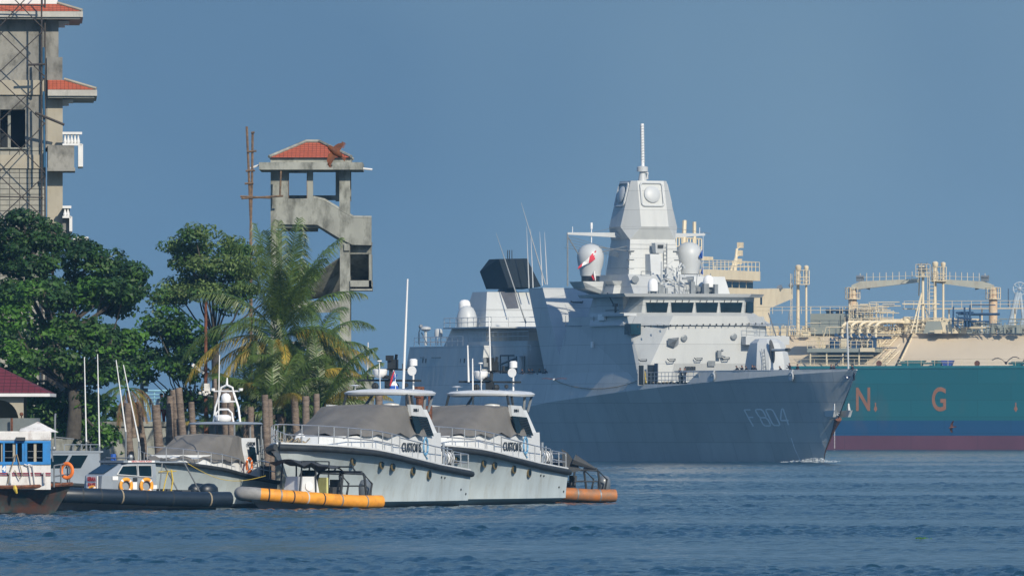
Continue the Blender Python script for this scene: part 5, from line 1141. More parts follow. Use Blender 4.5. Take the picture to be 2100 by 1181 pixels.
def leaves(mb, c, rad, n, size, rr, flat=.6, droop=0):
    """a clump of small leaf faces filling an ellipsoid, denser towards its skin"""
    for _ in range(n):
        while True:
            d = V((rr.uniform(-1, 1), rr.uniform(-1, 1), rr.uniform(-1, 1)))
            if .02 < d.length < 1: break
        d = d.normalized()*(d.length**.45)
        p = c+V((d.x*rad[0], d.y*rad[1], d.z*rad[2]))
        nn = (d+V((rr.gauss(0, .6), rr.gauss(0, .6), rr.gauss(0, .6)+flat))).normalized()
        t_ = nn.cross(V((rr.gauss(0, 1), rr.gauss(0, 1), rr.gauss(0, 1)))).normalized(); b_ = nn.cross(t_)
        s_ = size*rr.uniform(.6, 1.3); a_ = s_*.55
        mb.add([p-t_*s_, p+b_*a_-t_*.1*s_, p+t_*s_+V((0, 0, -droop*s_)), p-b_*a_-t_*.1*s_], [(0, 1, 2, 3)])
def branchy(mb, p0, p1, r0, rr, depth=3):
    mid = p0.lerp(p1, .5)+V((rr.gauss(0, .12), rr.gauss(0, .12), rr.gauss(0, .06)))*(p1-p0).length*.5
    mb.tube([p0, mid, p1], [r0, r0*.75, r0*.5], 6)
def tree(name, D, base, label, cat, clumps, leafm, size, dens, trunk_r=.3, depth=2.5, seed=1, flat=.6, group=None, fork=None):
    """clumps: (x, y, rx, ry) in photo pixels at distance D; each is a cluster of leaf clumps"""
    rr = random.Random(seed); o = P(base[0], 870, D); t = empty(name, (o.x, o.y, 0), 0, label, cat, group); k = D/FPX
    z0 = 3.8; mbt = MB(); top = V((0, 0, P(0, base[1], D).z)); mbt.tube([V((0, 0, z0-.5)), V((.1, 0, (z0+top.z)/2)), top], [trunk_r, trunk_r*.85, trunk_r*.7], 9)
    mbl = MB(); ms = leafm if isinstance(leafm, (list, tuple)) else [leafm]
    for ci, (x, y, rx, ry) in enumerate(clumps):
        c = P(x, y, D)-V((o.x, o.y, 0)); c.y += rr.uniform(-depth, depth)*.8
        branchy(mbt, top if fork is None else V((rr.uniform(-.2, .2), 0, top.z-rr.random()*fork)), c, trunk_r*.22, rr)
        mbl.mi = ci % len(ms) if len(ms) > 1 else 0
        R_ = V((rx*k, max(rx*k*.8, .6), ry*k)); vol = R_.x*R_.z; nsub = max(9, int(vol*9.0))
        for i in range(nsub):
            d = V((rr.gauss(0, .5), rr.gauss(0, .5), rr.gauss(0, .5)))
            if d.length > 1: d.normalize()
            s = c+V((d.x*R_.x, d.y*R_.y, d.z*R_.z)); q = rr.uniform(.45, .85); sub = V((q, q, q*.55))
            if len(ms) > 1: mbl.mi = rr.randrange(len(ms))
            leaves(mbl, s, sub, int(dens*q*q*230), size, rr, flat)
            if i < 3: mbt.tube([c, s], [trunk_r*.16, trunk_r*.05], 4)
    mbt.build('trunk', BRK, t, smooth=50); mbl.build('crown', ms, t); return t
# spreading dark tree on the left, upper canopy in flat tiers
UP = [(-20, 470, 70, 28), (45, 452, 55, 24), (105, 478, 60, 26), (150, 508, 55, 26), (40, 500, 80, 30), (100, 545, 80, 28), (0, 540, 60, 30), (190, 530, 50, 22), (235, 548, 48, 20), (272, 566, 30, 16), (180, 575, 60, 20), (225, 590, 60, 18), (60, 585, 70, 24), (262, 602, 30, 14), (235, 625, 32, 16), (150, 610, 60, 22), (20, 620, 50, 20)]
tree('rain_tree', 492, (110, 700), 'broad dark green tree with tiered canopy in front of the unfinished building', 'tree', UP, [LD, LD, LM], .13, 1.4, .55, 3.5, 5, .9)
LOW = [(20, 605, 45, 14), (90, 600, 50, 12), (150, 612, 45, 12), (215, 588, 42, 10), (255, 600, 34, 8), (30, 660, 60, 26), (100, 665, 60, 26), (160, 680, 60, 28), (215, 700, 55, 26), (255, 720, 40, 20), (20, 720, 60, 30), (90, 740, 60, 30), (160, 750, 55, 26), (215, 760, 48, 22), (265, 690, 30, 14), (130, 810, 60, 28), (190, 830, 50, 30), (80, 830, 40, 26), (150, 880, 60, 26), (205, 890, 40, 24), (120, 860, 30, 20)]
tree('almond_tree', 484, (150, 800), 'bright green big leaved tree spreading low beside the maroon pavilion', 'tree', LOW, [LB, LM, LB, LD], .14, .8, .4, 2.5, 6, .8)
# filling shade behind the big trees
tree('back_tree', 520, (130, 780), 'dark leafy tree filling the space behind the bright big leaved one', 'tree', [(x, y, 60, 34) for x in (10, 90, 170, 225) for y in (690, 760, 840)], LD, .22, .35, .35, 2, 16)
FE = [(400, 482, 28, 16), (372, 505, 28, 14), (405, 512, 36, 18), (385, 540, 30, 16), (425, 545, 28, 16), (398, 575, 38, 18), (365, 600, 34, 16), (420, 600, 40, 18), (470, 545, 26, 16), (455, 575, 34, 20), (485, 510, 22, 12), (470, 610, 30, 22), (500, 560, 24, 20), (345, 610, 22, 10), (512, 530, 16, 30), (505, 600, 22, 24), (615, 600, 30, 20), (630, 560, 16, 12)]
tree('feathery_tree', 515, (440, 700), 'tall pale olive tree with feathery foliage left of the big coconut palm', 'tree', FE, [LO, LM], .10, 1.1, .28, 2, 8, .4)
RO = [(345, 650, 36, 18), (318, 665, 26, 14), (365, 670, 34, 18), (330, 695, 34, 18), (375, 705, 30, 18), (310, 730, 30, 16), (345, 745, 26, 12), (290, 760, 28, 14), (400, 730, 24, 18), (420, 700, 24, 20), (385, 765, 20, 12), (275, 740, 26, 14), (405, 815, 44, 16), (380, 835, 34, 14), (440, 830, 30, 16), (365, 815, 16, 10)]
tree('round_leaf_tree', 509, (388, 800), 'bushy mid green tree with bare forked limbs above the blue railing', 'tree', RO, [LM, LB, LD], .15, .42, .2, 1.6, 9, .5, fork=2.2)
tree('shrub', 508, (235, 900), 'low leafy shrub under the antennas by the sea wall', 'shrub', [(215, 905, 28, 16), (250, 925, 30, 12), (230, 880, 24, 12)], [LM, LD], .16, .35, .08, 1, 12)
# palms
def frond(mb, c, az, el, L, droop, rr, wl=.9, mi=0, dens=84, thick=.035, twist=.25):
    """one feather-shaped frond: a drooping midrib with paired drooping leaflets"""
    d = V((math.cos(az)*math.cos(el), math.sin(az)*math.cos(el), math.sin(el))); side = V((-math.sin(az), math.cos(az), 0)); pts = []; p = V(c); n = 16
    for i in range(n+1):
        pts.append(p.copy()); d = (d+V((0, 0, -droop/n*(1+i*.08)))).normalized(); p = p+d*(L/n)
    mb.mi = 3; mb.tube(pts, [thick*(1-.8*i/n) for i in range(n+1)], 4)
    mb.mi = mi
    for j in range(dens):
        k = .14+.86*j/dens; f = k*n; i = min(n-1, int(f)); q = pts[i].lerp(pts[i+1], f-i); ax = (pts[i+1]-pts[i]).normalized(); up = side.cross(ax).normalized()
        ll = L*.24*wl*math.sin(math.pi*min(1, (k*.82+.14)))**.7*rr.uniform(.85, 1.1)
        for s in (-1, 1):
            dd = (side*s*.8+ax*rr.uniform(.7, 1.1)+up*rr.uniform(-.2, .3)).normalized(); e1 = q+(dd+V((0, 0, -.25))).normalized()*ll*.55; e2 = e1+(dd+V((0, 0, -1.1-rr.random()*.9))).normalized()*ll*.6
            w_ = .013+.009*L/5; wv = ax*w_
            mb.add([q-wv, q+wv, e1+wv*.9, e2, e1-wv*.9], [(0, 1, 2, 4), (4, 2, 3)])
def palm(D, cx, cy, base, label, fr, group=None, tr_r=.17, seed=1, nut=True):
    rr = random.Random(seed); o = P(base, 870, D); t = empty('coconut_palm', (o.x, o.y, 0), 0, label, 'palm', group)
    c = P(cx, cy, D)-V((o.x, o.y, 0)); mt = MB(); mt.tube([V((0, 0, 3.3)), V((c.x*.4, 0, (3.3+c.z)/2)), c], [tr_r*1.3, tr_r, tr_r*.9], 9); mt.build('trunk', BARK, t, smooth=50)
    for (az, el, L, dr, mi) in fr:
        mb = MB(); frond(mb, c+V((rr.uniform(-.1, .1), rr.uniform(-.1, .1), rr.uniform(-.1, .2))), R(az), R(el), L, dr, rr, mi=mi); mb.build('frond', [LP, LY, LBR, LM], t)
    if nut:
        mb = MB()
        for i in range(9): mb.ball(c+V((rr.uniform(-.35, .35), rr.uniform(-.3, .1), rr.uniform(-.7, -.1))), .14, 8, 1.2)
        mb.build('coconuts', mat('coconut_husk', (.20, .10, .03), .8) if 'coconut_husk' not in bpy.data.materials else bpy.data.materials['coconut_husk'], t)
    return t
rr = random.Random(21)
F1 = [(100, 84, 6.4, .35, 0), (60, 78, 6.6, .5, 0), (150, 80, 6.2, .45, 0), (20, 72, 6.4, .75, 0), (200, 74, 6.3, .7, 0), (-60, 76, 6.0, .6, 0), (250, 78, 5.8, .5, 0), (0, 60, 5.6, 1.0, 0), (180, 58, 5.5, 1.0, 0), (300, 55, 5.0, 1.2, 0), (230, 48, 5.0, 1.3, 0), (340, 40, 5.2, 1.4, 0),
      (175, 38, 6.0, 1.3, 0), (190, 22, 6.0, 1.2, 1), (168, 8, 5.2, 1.0, 1), (205, 5, 4.6, 1.1, 1), (5, 25, 4.8, 1.5, 0), (255, 20, 3.6, 1.9, 1), (-75, 10, 3.2, 2.0, 1), (280, -10, 3.4, 1.6, 2), (215, -20, 3.0, 1.6, 2), (110, 40, 5.0, 1.4, 0), (60, 35, 4.8, 1.4, 0), (140, 20, 4.6, 1.5, 0), (270, 66, 5.2, .8, 0), (320, 68, 5.4, .7, 0), (350, 30, 5.2, 1.3, 1), (240, -5, 3.4, 1.8, 1), (320, 5, 3.6, 1.8, 0)]
palm(503, 572, 700, 578, 'tall coconut palm with upright feathery fronds in front of the stair tower', F1, tr_r=.2, seed=2)
F2 = [(30, 62, 4.6, 1.2, 0), (5, 48, 4.4, 1.4, 0), (-15, 36, 4.3, 1.3, 1), (20, 24, 3.9, 1.3, 0), (-8, 12, 3.5, 1.2, 0), (60, 66, 4.4, 1.0, 0), (215, 45, 3.6, 1.4, 0), (170, 50, 3.4, 1.3, 0), (185, 25, 3.2, 1.4, 1), (100, 70, 4.2, .9, 0), (250, 60, 3.8, 1.2, 0), (300, 30, 3.2, 1.5, 2), (60, 45, 4.5, 1.3, 0), (-40, 5, 3.6, 1.3, 2), (200, 5, 2.8, 1.5, 2)]
palm(506, 642, 735, 640, 'second coconut palm with arching fronds reaching right across the tower column', F2, tr_r=.18, seed=3)
F3 = [(90, 80, 4.0, .6, 0), (20, 60, 4.0, 1.0, 0), (160, 60, 4.0, 1.0, 0), (0, 35, 4.0, 1.2, 0), (180, 35, 3.8, 1.2, 0), (250, 60, 3.6, 1.0, 0), (300, 50, 3.8, 1.0, 1), (200, 15, 3.2, 1.2, 0), (-20, 15, 3.2, 1.2, 0), (60, 70, 4.2, .8, 0), (120, 70, 4.2, .8, 0), (345, 70, 4.4, .9, 0)]
palm(500, 560, 850, 560, 'young low palm with spreading fronds behind the radar arch', F3, tr_r=.14, seed=4, nut=False)
palm(501, 655, 845, 655, 'young low palm with bright fan of fronds beside the hardtop canopy', [(a_+17, e_, l_*1.05, d_, m_) for a_, e_, l_, d_, m_ in F3], tr_r=.14, seed=5, nut=False)
palm(501, 505, 830, 505, 'small dark palm between the lamp post and the radar arch', [(a_-23, e_, l_*.85, d_, m_) for a_, e_, l_, d_, m_ in F3], tr_r=.14, seed=6, nut=False)
palm(503, 705, 850, 705, 'low palm whose fronds brush the right column of the tower', [(a_+40, e_, l_*.8, d_, m_) for a_, e_, l_, d_, m_ in F3 if e_ > 30], tr_r=.14, seed=9, nut=False)
palm(502, 610, 800, 608, 'mid height palm with fresh green fronds between the two tall ones', [(a_+60, e_, l_*1.0, d_, m_) for a_, e_, l_, d_, m_ in F3], tr_r=.14, seed=19, nut=False)
palm(504, 425, 865, 425, 'little palm with arched fronds right of the tall trunk piles', [(30, 35, 2.6, 1.5, 0), (150, 40, 2.8, 1.4, 0), (200, 25, 2.4, 1.5, 1), (-30, 30, 2.4, 1.5, 0), (260, 40, 2.4, 1.3, 0), (90, 60, 2.6, 1, 0)], tr_r=.1, seed=7, nut=False)
palm(503, 262, 800, 275, 'ragged half dead palm hanging over the sea wall by the big tree', [(120, 55, 2.6, 1.2, 0), (170, 20, 2.4, 1.8, 0), (20, 20, 2.4, 2.0, 2), (-40, -20, 2.4, 1.2, 2), (200, -10, 2.2, 1.6, 0), (300, -40, 2.4, .8, 2), (340, 10, 2.2, 2.2, 1), (250, -50, 2.4, .6, 2)], tr_r=.12, seed=8, nut=False)
tree('hedge', 510, (590, 870), 'dark undergrowth filling the gap beneath the palms', 'shrub', [(500, 800, 40, 20), (560, 800, 40, 22), (620, 800, 40, 22), (680, 830, 34, 16), (520, 850, 50, 20), (600, 850, 50, 20), (590, 770, 36, 22), (560, 740, 30, 18), (650, 770, 26, 16), (620, 740, 30, 20), (590, 715, 26, 16), (530, 720, 26, 18), (660, 800, 34, 18), (690, 770, 20, 16)], LD, .2, .3, .1, 1.2, 13)
# ---------------------------------------------------------------- small craft
BW = mat('boat_white', (.60, .63, .62), .45, var=.06, scale=1.2, streak=.3, dirt=(.30, .29, .24), dirt_amt=.65)
BWU = mat('boat_white_clean', (.64, .66, .66), .4, var=.04, scale=1.5, dirt=(.40, .39, .35), dirt_amt=.4)
HULLW = mat('boat_hull_white', (.50, .57, .585), .45, var=.08, scale=1.1, streak=.2, dirt=(.33, .33, .28), dirt_amt=.5)
ANTI = mat('waterline_growth', (.07, .08, .06), .8, var=.3, scale=3)
TARP = mat('grey_tarpaulin', (.15, .143, .13), .85, var=.12, scale=.9, bump=.5, dirt=(.10, .10, .095), dirt_amt=.5)
FEND = mat('black_rubber', (.022, .028, .033), .65, var=.3, scale=3)
BGREY = mat('boat_grey', (.25, .29, .33), .5, var=.06, scale=1, dirt=(.16, .18, .20), dirt_amt=.4)
YEL = mat('orange_tube', (.74, .30, .025), .6, var=.14, scale=2.5, dirt=(.28, .15, .08), dirt_amt=.6)
OTUBE = mat('worn_orange_tube', (.48, .15, .02), .6, col2=(.20, .13, .08), scale=1.6, dirt=(.10, .09, .08), dirt_amt=.8)
BTUBE = mat('black_tube', (.012, .022, .035), .42, var=.2, scale=1.2)
TEXT = mat('lettering_black', (.02, .03, .04), .6)
RTXT = mat('lettering_red', (.50, .03, .03), .6)
LBLUE = mat('emblem_blue', (.12, .30, .48), .6)
BRASS = mat('brass_ring', (.30, .22, .10), .45, metal=.6)
CANV = mat('dark_canvas', (.05, .055, .06), .85)
def interp(tab, x): return lerp_tab(tab, x)
class Hull:
    """round-bilge motor boat hull in its own frame, stern at u=0"""
    def __init__(s, L, B, sheer, rake, full=.55, wlf=.86, chine=.25):
        s.L, s.B, s.sheer, s.rake, s.full, s.wlf, s.ch = L, B, sheer, rake, full, wlf, chine
    def deck(s, u): k = max(0, (u/s.L-s.full)/(1-s.full)); return s.B/2*max(.01, (1-k**2.1))*(.94+.06*min(1, u/s.L*3))
    def wl(s, u): k = max(0, (u/(s.L-s.rake)-.35)/.65); return s.B/2*s.wlf*max(.005, 1-min(1, k)**1.7)
    def z(s, u): return interp(s.sheer, u)
    def pt(s, u, k):        # k 0 at keel line, .25 at chine, 1 at deck
        zd_ = s.z(u); d = s.deck(u); w_ = s.wl(u)
        if k <= .3: f = k/.3; return V((u, w_*(.05+.95*f), -.55+f*(.55+s.ch)))
        f = (k-.3)/.7; return V((u, w_+(d-w_)*f**1.6, s.ch+(zd_-s.ch)*f))
    def side_pick(s, F, x, y, sg=1, off=.02):
        v = s.B/2*.9*sg
        for _ in range(25):
            p = F.pick(x, y, v=v); zd_ = s.z(p.x); f = max(0, min(1, (p.z-s.ch)/(zd_-s.ch))); w_ = s.wl(p.x); v = .5*v+.5*sg*(w_+(s.deck(p.x)-w_)*f**1.6+off)
        return V((p.x, v, p.z))
    def build(s, par, matd, name='hull', anti=True):
        n = 30; mb = MB(); ks = [0, .15, .3, .42, .55, .7, .85, 1]
        for sg in (1, -1):
            rows = []
            for i in range(n+1):
                k_ = i/n; r = []
                for k in ks:
                    q = s.pt(s.L*k_, k); lim = s.L-s.rake*(1-max(0, q.z)/s.z(s.L))-(.35 if q.z < 0 else 0)
                    if q.x > lim: q = V((lim, .01, q.z))
                    else:
                        e = (lim-q.x); q.y = min(q.y, .02+e*.75)
                    r.append(V((q.x, q.y*sg, q.z)))
                rows.append(r)
            mb.grid(rows)
        st = [s.pt(0, k) for k in ks]; mb.add(st+[V((0, -p.y, p.z)) for p in reversed(st)], [tuple(range(2*len(ks)))])
        o = mb.build(name, matd, par, smooth=35)
        if anti:
            mb = MB()
            for sg in (1, -1): mb.grid([[V((q.x, (q.y+.015)*sg, -.05)), V((q.x, (q.y+.015)*sg, .08+.1*(1-abs(q.x/s.L-.3)))) ] for q in [V((u_, 0, 0))+V((0, s.water(u_), 0)) for u_ in [s.L*i/20 for i in range(20)]]])
            mb.build('waterline_band', ANTI, par)
        mb = MB(); rows = [[V((s.L*i/20, -s.deck(s.L*i/20)+.03, s.z(s.L*i/20)-.04)), V((s.L*i/20, s.deck(s.L*i/20)-.03, s.z(s.L*i/20)-.04))] for i in range(20)]; rows.append([V((s.L-.05, -.02, s.z(s.L)-.04)), V((s.L-.05, .02, s.z(s.L)-.04))]); mb.grid(rows); mb.build('deck', BWU, par)
        return o
    def water(s, u):
        f = .55/(.55+s.ch); w_ = s.wl(u)*(.05+.95*f); lim = s.L-s.rake; return max(.01, min(w_, .02+(lim-u)*.75))
    def edge(s, u0, u1, n, sg=1, off=0, dz=0): return [V((u0+(u1-u0)*i/n, sg*(s.deck(u0+(u1-u0)*i/n)+off), s.z(u0+(u1-u0)*i/n)+dz)) for i in range(n+1)]
def strake(h, par, r, u1=None):
    mb = MB(); u1 = u1 or h.L-.02; n = 26; pts = []
    for sg in (1, -1): mb.tube(h.edge(0, u1, n, sg, .03, -.1), r, 8)
    return mb.build('rubbing_strake', FEND, par, smooth=50)
def outline(pts, z): return [V((u, v, z(u) if callable(z) else z)) for u, v in pts]
def sym_out(half): return half+[(u, -v) for u, v in reversed(half) if abs(v) > 1e-6]
def loft(mb, a, b, cap=True):
    n = len(a); k0 = len(mb.v); mb.add(list(a)+list(b), [(i, (i+1) % n, n+(i+1) % n, n+i) for i in range(n)]+([tuple(range(n, 2*n))] if cap else []))
def tarp(par, base, top, seed, crown=.12, name='tarpaulin'):
    """canvas cover draped from a top outline to a base outline"""
    rr = random.Random(seed); n = len(base); rows = []; S_ = 6
    def dens(o):
        r = []
        for i in range(n):
            a, b = o[i], o[(i+1) % n]
            for j in range(5): r.append(a.lerp(b, j/5))
        return r
    A, B_ = dens(base), dens(top); m_ = len(A); ph = [rr.uniform(0, 6) for _ in range(4)]
    cen = sum(top, V((0, 0, 0)))/n
    for s in range(S_+1):
        k = s/S_; row = []
        for i in range(m_):
            p = A[i].lerp(B_[i], k); out_ = (A[i]-B_[i]); out_.z = 0
            if out_.length > 1e-4: out_.normalize()
            wv = math.sin(i*.9+ph[0]+k)*.10+math.sin(i*2.3+ph[1])*.07+math.sin(i*.37+ph[2]+k*2)*.12
            sag = -.16*math.sin(k*math.pi)
            row.append(p+out_*(wv*(1-.5*k)+sag)+V((0, 0, math.sin(i*1.1+ph[3])*.04+(-.10*math.sin(i*1.7+ph[1]) if s == 0 else 0))))
        rows.append(row)
    for k in (.35, .7, .97): rows.append([rows[S_][i].lerp(cen+V((0, 0, crown)), k)+V((0, 0, .03*math.sin(i*.8+ph[2]))) for i in range(m_)])
    mb = MB(); mb.grid(rows, True); return mb.build(name, TARP, par, smooth=30)
def ring(name, c, r, tube, n_, matd, par=None, sy=1.0, bands=True, label=None, group=None):
    """lifebuoy: torus facing direction n_"""
    n_ = V(n_).normalized(); x = n_.cross(V((0, 0, 1))).normalized(); y = x.cross(n_)
    mb = MB(); rows = []
    for i in range(28):
        a = 2*math.pi*i/28; cc = c+(x*math.cos(a)+y*math.sin(a)*sy)*r; d = (x*math.cos(a)+y*math.sin(a)*sy).normalized()
        rows.append([cc+(d*math.cos(b)+n_*math.sin(b)*.7)*tube for b in [2*math.pi*j/10 for j in range(10)]])
    rows.append(rows[0])
    for i in range(28): mb.mi = 1 if bands and i % 7 == 3 else 0; mb.grid(rows[i:i+2], True)
    o = mb.build(name, [matd, M['white']], par, smooth=60)
    if par is None: tag(o, label, 'lifebuoy', group)
    return o
# ---------------- the two big customs patrol boats
def frame_at(x, y, D, fx, fy, voff):
    L_ = math.hypot(fx, fy); fx, fy = fx/L_, fy/L_; c = P(x, y, D); lx, ly = -fy, fx     # left of forward
    return Frame(c.x-lx*voff, c.y-ly*voff, math.atan2(fy, fx))
def customs_boat():
    F = frame_at(966, 1038, 476, -.4, -.917, 2.8)
    b = empty('patrol_boat', F.o, F.a, 'left of two big pale grey customs patrol boats with tarpaulin, behind the orange tubed boat', 'patrol boat', 'customs patrol boats moored side by side')
    H = Hull(16.4, 6.0, [(0, 1.68), (4, 1.98), (7.8, 2.36), (11, 2.72), (14, 2.92), (16.4, 3.02)], 2.2, .5, .88, .3)
    H.build(b, HULLW); strake(H, b, .15)
    mb = MB()
    for sg in (1, -1): mb.tube([p+V((0, -.06*sg, .1)) for p in H.edge(0, 16.2, 24, sg)], .05, 5)
    mb.build('toe_rail', BWU, b)
    # portholes
    for x, y in ((725, 944), (783, 951), (806, 955), (847, 964), (880, 972)):
        q = H.side_pick(F, x, y, 1, .015); mb = MB(); mb.lathe([(.24, -.02), (.26, .03), (.17, .05)], q, 14, 'y', 1, 1.0); po = mb.build('porthole', BRASS, b); MB().lathe([(.17, 0), (.17, .06)], q, 12, 'y').build('pane', M['glass'], po)
    zdk = H.z
    half = [(2.6, 2.4), (7.2, 2.4), (9.8, 2.15), (11.6, 1.4), (12.7, .45)]; base = sym_out(half); 
    # deckhouse trunk
    mb = MB(); o1 = outline(base, lambda u: zdk(u)-.1); o2 = outline([(u-.12*(u > 6), v*.97) for u, v in base], lambda u: 3.60-.025*max(0, u-5)); loft(mb, o1, o2); dk = mb.build('deckhouse', BWU, b, smooth=25)
    # wheelhouse with raked windscreen
    wb = sym_out([(2.8, 2.25), (6.8, 2.2), (9.2, 1.9), (10.4, .9)]); wt = sym_out([(3.4, 1.95), (5.6, 1.95), (7.2, 1.75), (7.7, .8)])
    mb = MB(); loft(mb, outline(wb, 3.55), outline(wt, 4.72)); wh = mb.build('wheelhouse', BWU, b, smooth=25)
    tb = sym_out([(4.9, 2.50), (7.1, 2.50), (9.9, 2.28), (11.5, 1.3)]); tt = sym_out([(4.6, 2.05), (5.7, 2.05), (7.3, 1.85), (7.9, .9)])
    tarp(b, outline(tb, 3.46), outline(tt, 4.84), 4)
    a_ = [F.pick(x, y, v=2.40) for x, y in ((851, 888), (887, 894))]+[F.pick(x, y, v=2.26) for x, y in ((873, 855), (842, 852))]
    MB().prism([p+V((0, .03, 0)) for p in a_], (0, .05, 0)).build('side_window', M['glass'], wh)
    mb = MB(); c0, c1, c2, c3 = a_
    for k in range(9):
        f = .12+.76*k/8; p = c0.lerp(c3, f).lerp(c1.lerp(c2, f), .38); q = c0.lerp(c3, f).lerp(c1.lerp(c2, f), .9); mb.tube([p+V((0, .1, 0)), q+V((0, .1, 0))], .02, 4)
    mb.build('louvre', FEND, wh)
    w_ = [F.pick(x, y, v=2.18) for x, y in ((842, 853), (873, 856), (862, 831), (839, 829))]
    wg = MB().prism([p+V((0, -.1, 0)) for p in w_], (0, .16, 0)).build('side_wing', BWU, wh)
    MB().prism([V((p.x, -p.y-.06, p.z)) for p in w_], (0, .16, 0)).build('side_wing', BWU, wh)
    # hardtop on struts
    mb = MB(); rows = []
    for zz, gr in ((5.42, .90), (5.46, 1.0), (5.56, 1.02), (5.66, .93), (5.72, .6), (5.74, .1)):
        rows.append([V((3.4+1.95*gr*math.copysign(abs(math.cos(a))**.6, math.cos(a)), 2.0*gr*math.copysign(abs(math.sin(a))**.6, math.sin(a)), zz-.05*(abs(math.sin(a))**3))) for a in [2*math.pi*i/32 for i in range(32)]])
    mb.grid(rows, True); mb.add(rows[0], [tuple(range(32))]); ht = mb.build('hardtop', BWU, b, smooth=50)
    for u_, v_, u2 in ((5.0, 1.6, 5.1), (5.0, -1.6, 5.1), (1.9, 1.6, 2.9), (1.9, -1.6, 2.9), (2.9, 1.65, 3.5), (4.6, 1.65, 4.7)):
        MB().tube([(u2, v_*1.12, 4.6), (u_, v_, 5.45)], .07, 6).build('strut', FEND if u_ > 4 else M['dsteel'], ht)
    # radar mast
    mb = MB(); mb.tube([(3.4, 0, 5.7), (3.4, 0, 6.1), (3.2, 0, 7.05)], .1, 6); mb.tube([(3.4, -1.75, 6.15), (3.4, 1.65, 6.12)], .055, 6); mb.tube([(3.4, -.7, 6.68), (3.4, .9, 6.66)], .045, 6); mb.box(3.2, 3.5, -.1, .35, 6.7, 7.15); mb.tube([(3.3, .25, 7.1), (3.3, .3, 7.4)], .08, 6); mb.ball((3.5, -.75, 5.85), .2, 8); mb.ball((3.5, .35, 5.85), .18, 8); mb.box(3.3, 3.5, -.25, .15, 5.75, 6.1); mb.hexa([V((3.3, -.3, 6.2)), V((3.6, -.3, 6.2)), V((3.6, .1, 6.2)), V((3.3, .1, 6.2))], [V((3.2, -.6, 6.4)), V((3.7, -.6, 6.4)), V((3.7, -.2, 6.4)), V((3.2, -.2, 6.4))]); mb.box(3.3, 3.6, -.15, .15, 7.1, 7.35); mb.ball((3.5, .9, 5.9), .12, 7); mb.tube([(3.4, .7, 6.68), (3.4, .7, 6.95)], .06, 5); mb.tube([(3.4, -1.2, 6.15), (3.4, -1.2, 6.4)], .04, 5); rm = mb.build('radar_mast', FEND, b)
    mb = MB(); mb.lathe([(.12, -.1), (.28, 0), (.34, .12), (.36, .3), (.3, .34)], (3.6, -.45, 6.35), 16); mb.build('radar', M['white'], rm, smooth=50)
    mb = MB(); mb.lathe([(.2, 0), (.2, .28), (.12, .34)], (3.2, 1.15, 6.85), 12); mb.tube([(3.2, 1.15, 5.7), (3.2, 1.15, 6.85)], .045, 6); mb.build('antenna_pod', M['white'], rm, smooth=50)
    mb = MB(); mb.lathe([(.05, 0), (.2, .12), (.24, .2)], (3.5, 1.3, 6.6), 12, 'x'); mb.lathe([(.05, 0), (.3, .04), (.05, .08)], (4.2, -1.5, 5.85), 12); mb.tube([(4.2, -1.5, 5.7), (4.2, -1.5, 5.85)], .03, 5); mb.build('loudhailer', M['white'], rm)
    mb = MB(); mb.tube([(4.0, -.25, 5.7), (4.0, -.3, 7.05)], .02, 5); mb.lathe([(.12, 0), (.12, .06)], (4.0, -.3, 7.05), 8); mb.build('thin_antenna', M['white'], rm)
    # low domes on the coachroof
    mb = MB(); mb.lathe([(.45, 0), (.42, .12), (.1, .2)], (4.6, .6, 4.86), 14); mb.build('roof_dome', BWU, wh, smooth=50)
    mb = MB(); q = F.pick(622, 893, u=12.2); mb.lathe([(.28, 0), (.26, .05), (.05, .1)], (12.15, -.75, 3.3), 14, 'x'); mb.build('deck_hatch', M['white'], dk)
    # lettering on the side
    q = F.pick(846, 918, v=2.46); ang = V((-1, 0, 0))
    text_mesh('CUSTOMS', .60, 'name_lettering', TEXT, dk, plane_M((q.x, 2.42, q.z), (-1, 0, -.02), (0, 0, 1)), .01, .006, .84)
    q = F.pick(873, 919, v=2.42); mb = MB(); mb.tube([V((q.x+.25*math.cos(a), 2.42, q.z+.42*math.sin(a)+.1)) for a in [R(i*24) for i in range(16)]], .05, 4); mb.tube([V((q.x-.2, 2.42, q.z-.5)), V((q.x+.1, 2.42, q.z-.3)), V((q.x-.25, 2.42, q.z-.15))], .05, 4); mb.build('emblem', LBLUE, dk)
    # guard rails
    r_ = .028; mb = MB()
    for sg in (1, -1):
        pth = [p+V((0, -.14*sg, 0)) for p in H.edge(8.6, 16.0, 9, sg)]; mb.rail(pth, 1.0, r_, .95, (1, .52)); 
        pth = [p+V((0, -.14*sg, 0)) for p in H.edge(2.2, 8.6, 3, sg)]; mb.rail(pth, .92, r_, 3, (1,))
        pth = [p+V((0, -.14*sg, 0)) for p in H.edge(.1, 2.0, 2, sg)]; mb.rail(pth, .85, r_, .6, (1, .5))
    mb.rail([V((.1, -2.7, 1.68)), V((.1, 2.7, 1.68))], .85, r_, .9, (1, .5)); mb.tube([V((16.0, .3, 4)), V((16.3, 0, 4)), V((16.0, -.3, 4))], r_, 4)
    mb.build('guard_rail', M['steel'], b)
    rr = random.Random(8); mb = MB()
    for i in range(9): p = V((14.4+rr.random()*1.2, rr.uniform(-.6, .6), 3.0)); mb.ball(p+V((0, 0, .12)), .12, 7); mb.tube([p, p+V((rr.uniform(-.4, .4), rr.uniform(-.5, .5), .35))], .03, 5)
    mb.build('anchor_windlass', M['rope'], b)
    # stern clutter
    mb = MB(); mb.lathe([(.12, -.62), (.34, -.56), (.36, 0), (.36, .1), (.34, .56), (.12, .62)], (.9, 1.75, 2.35), 14, 'x'); lr = mb.build('liferaft_canister', M['white'], b, smooth=40)
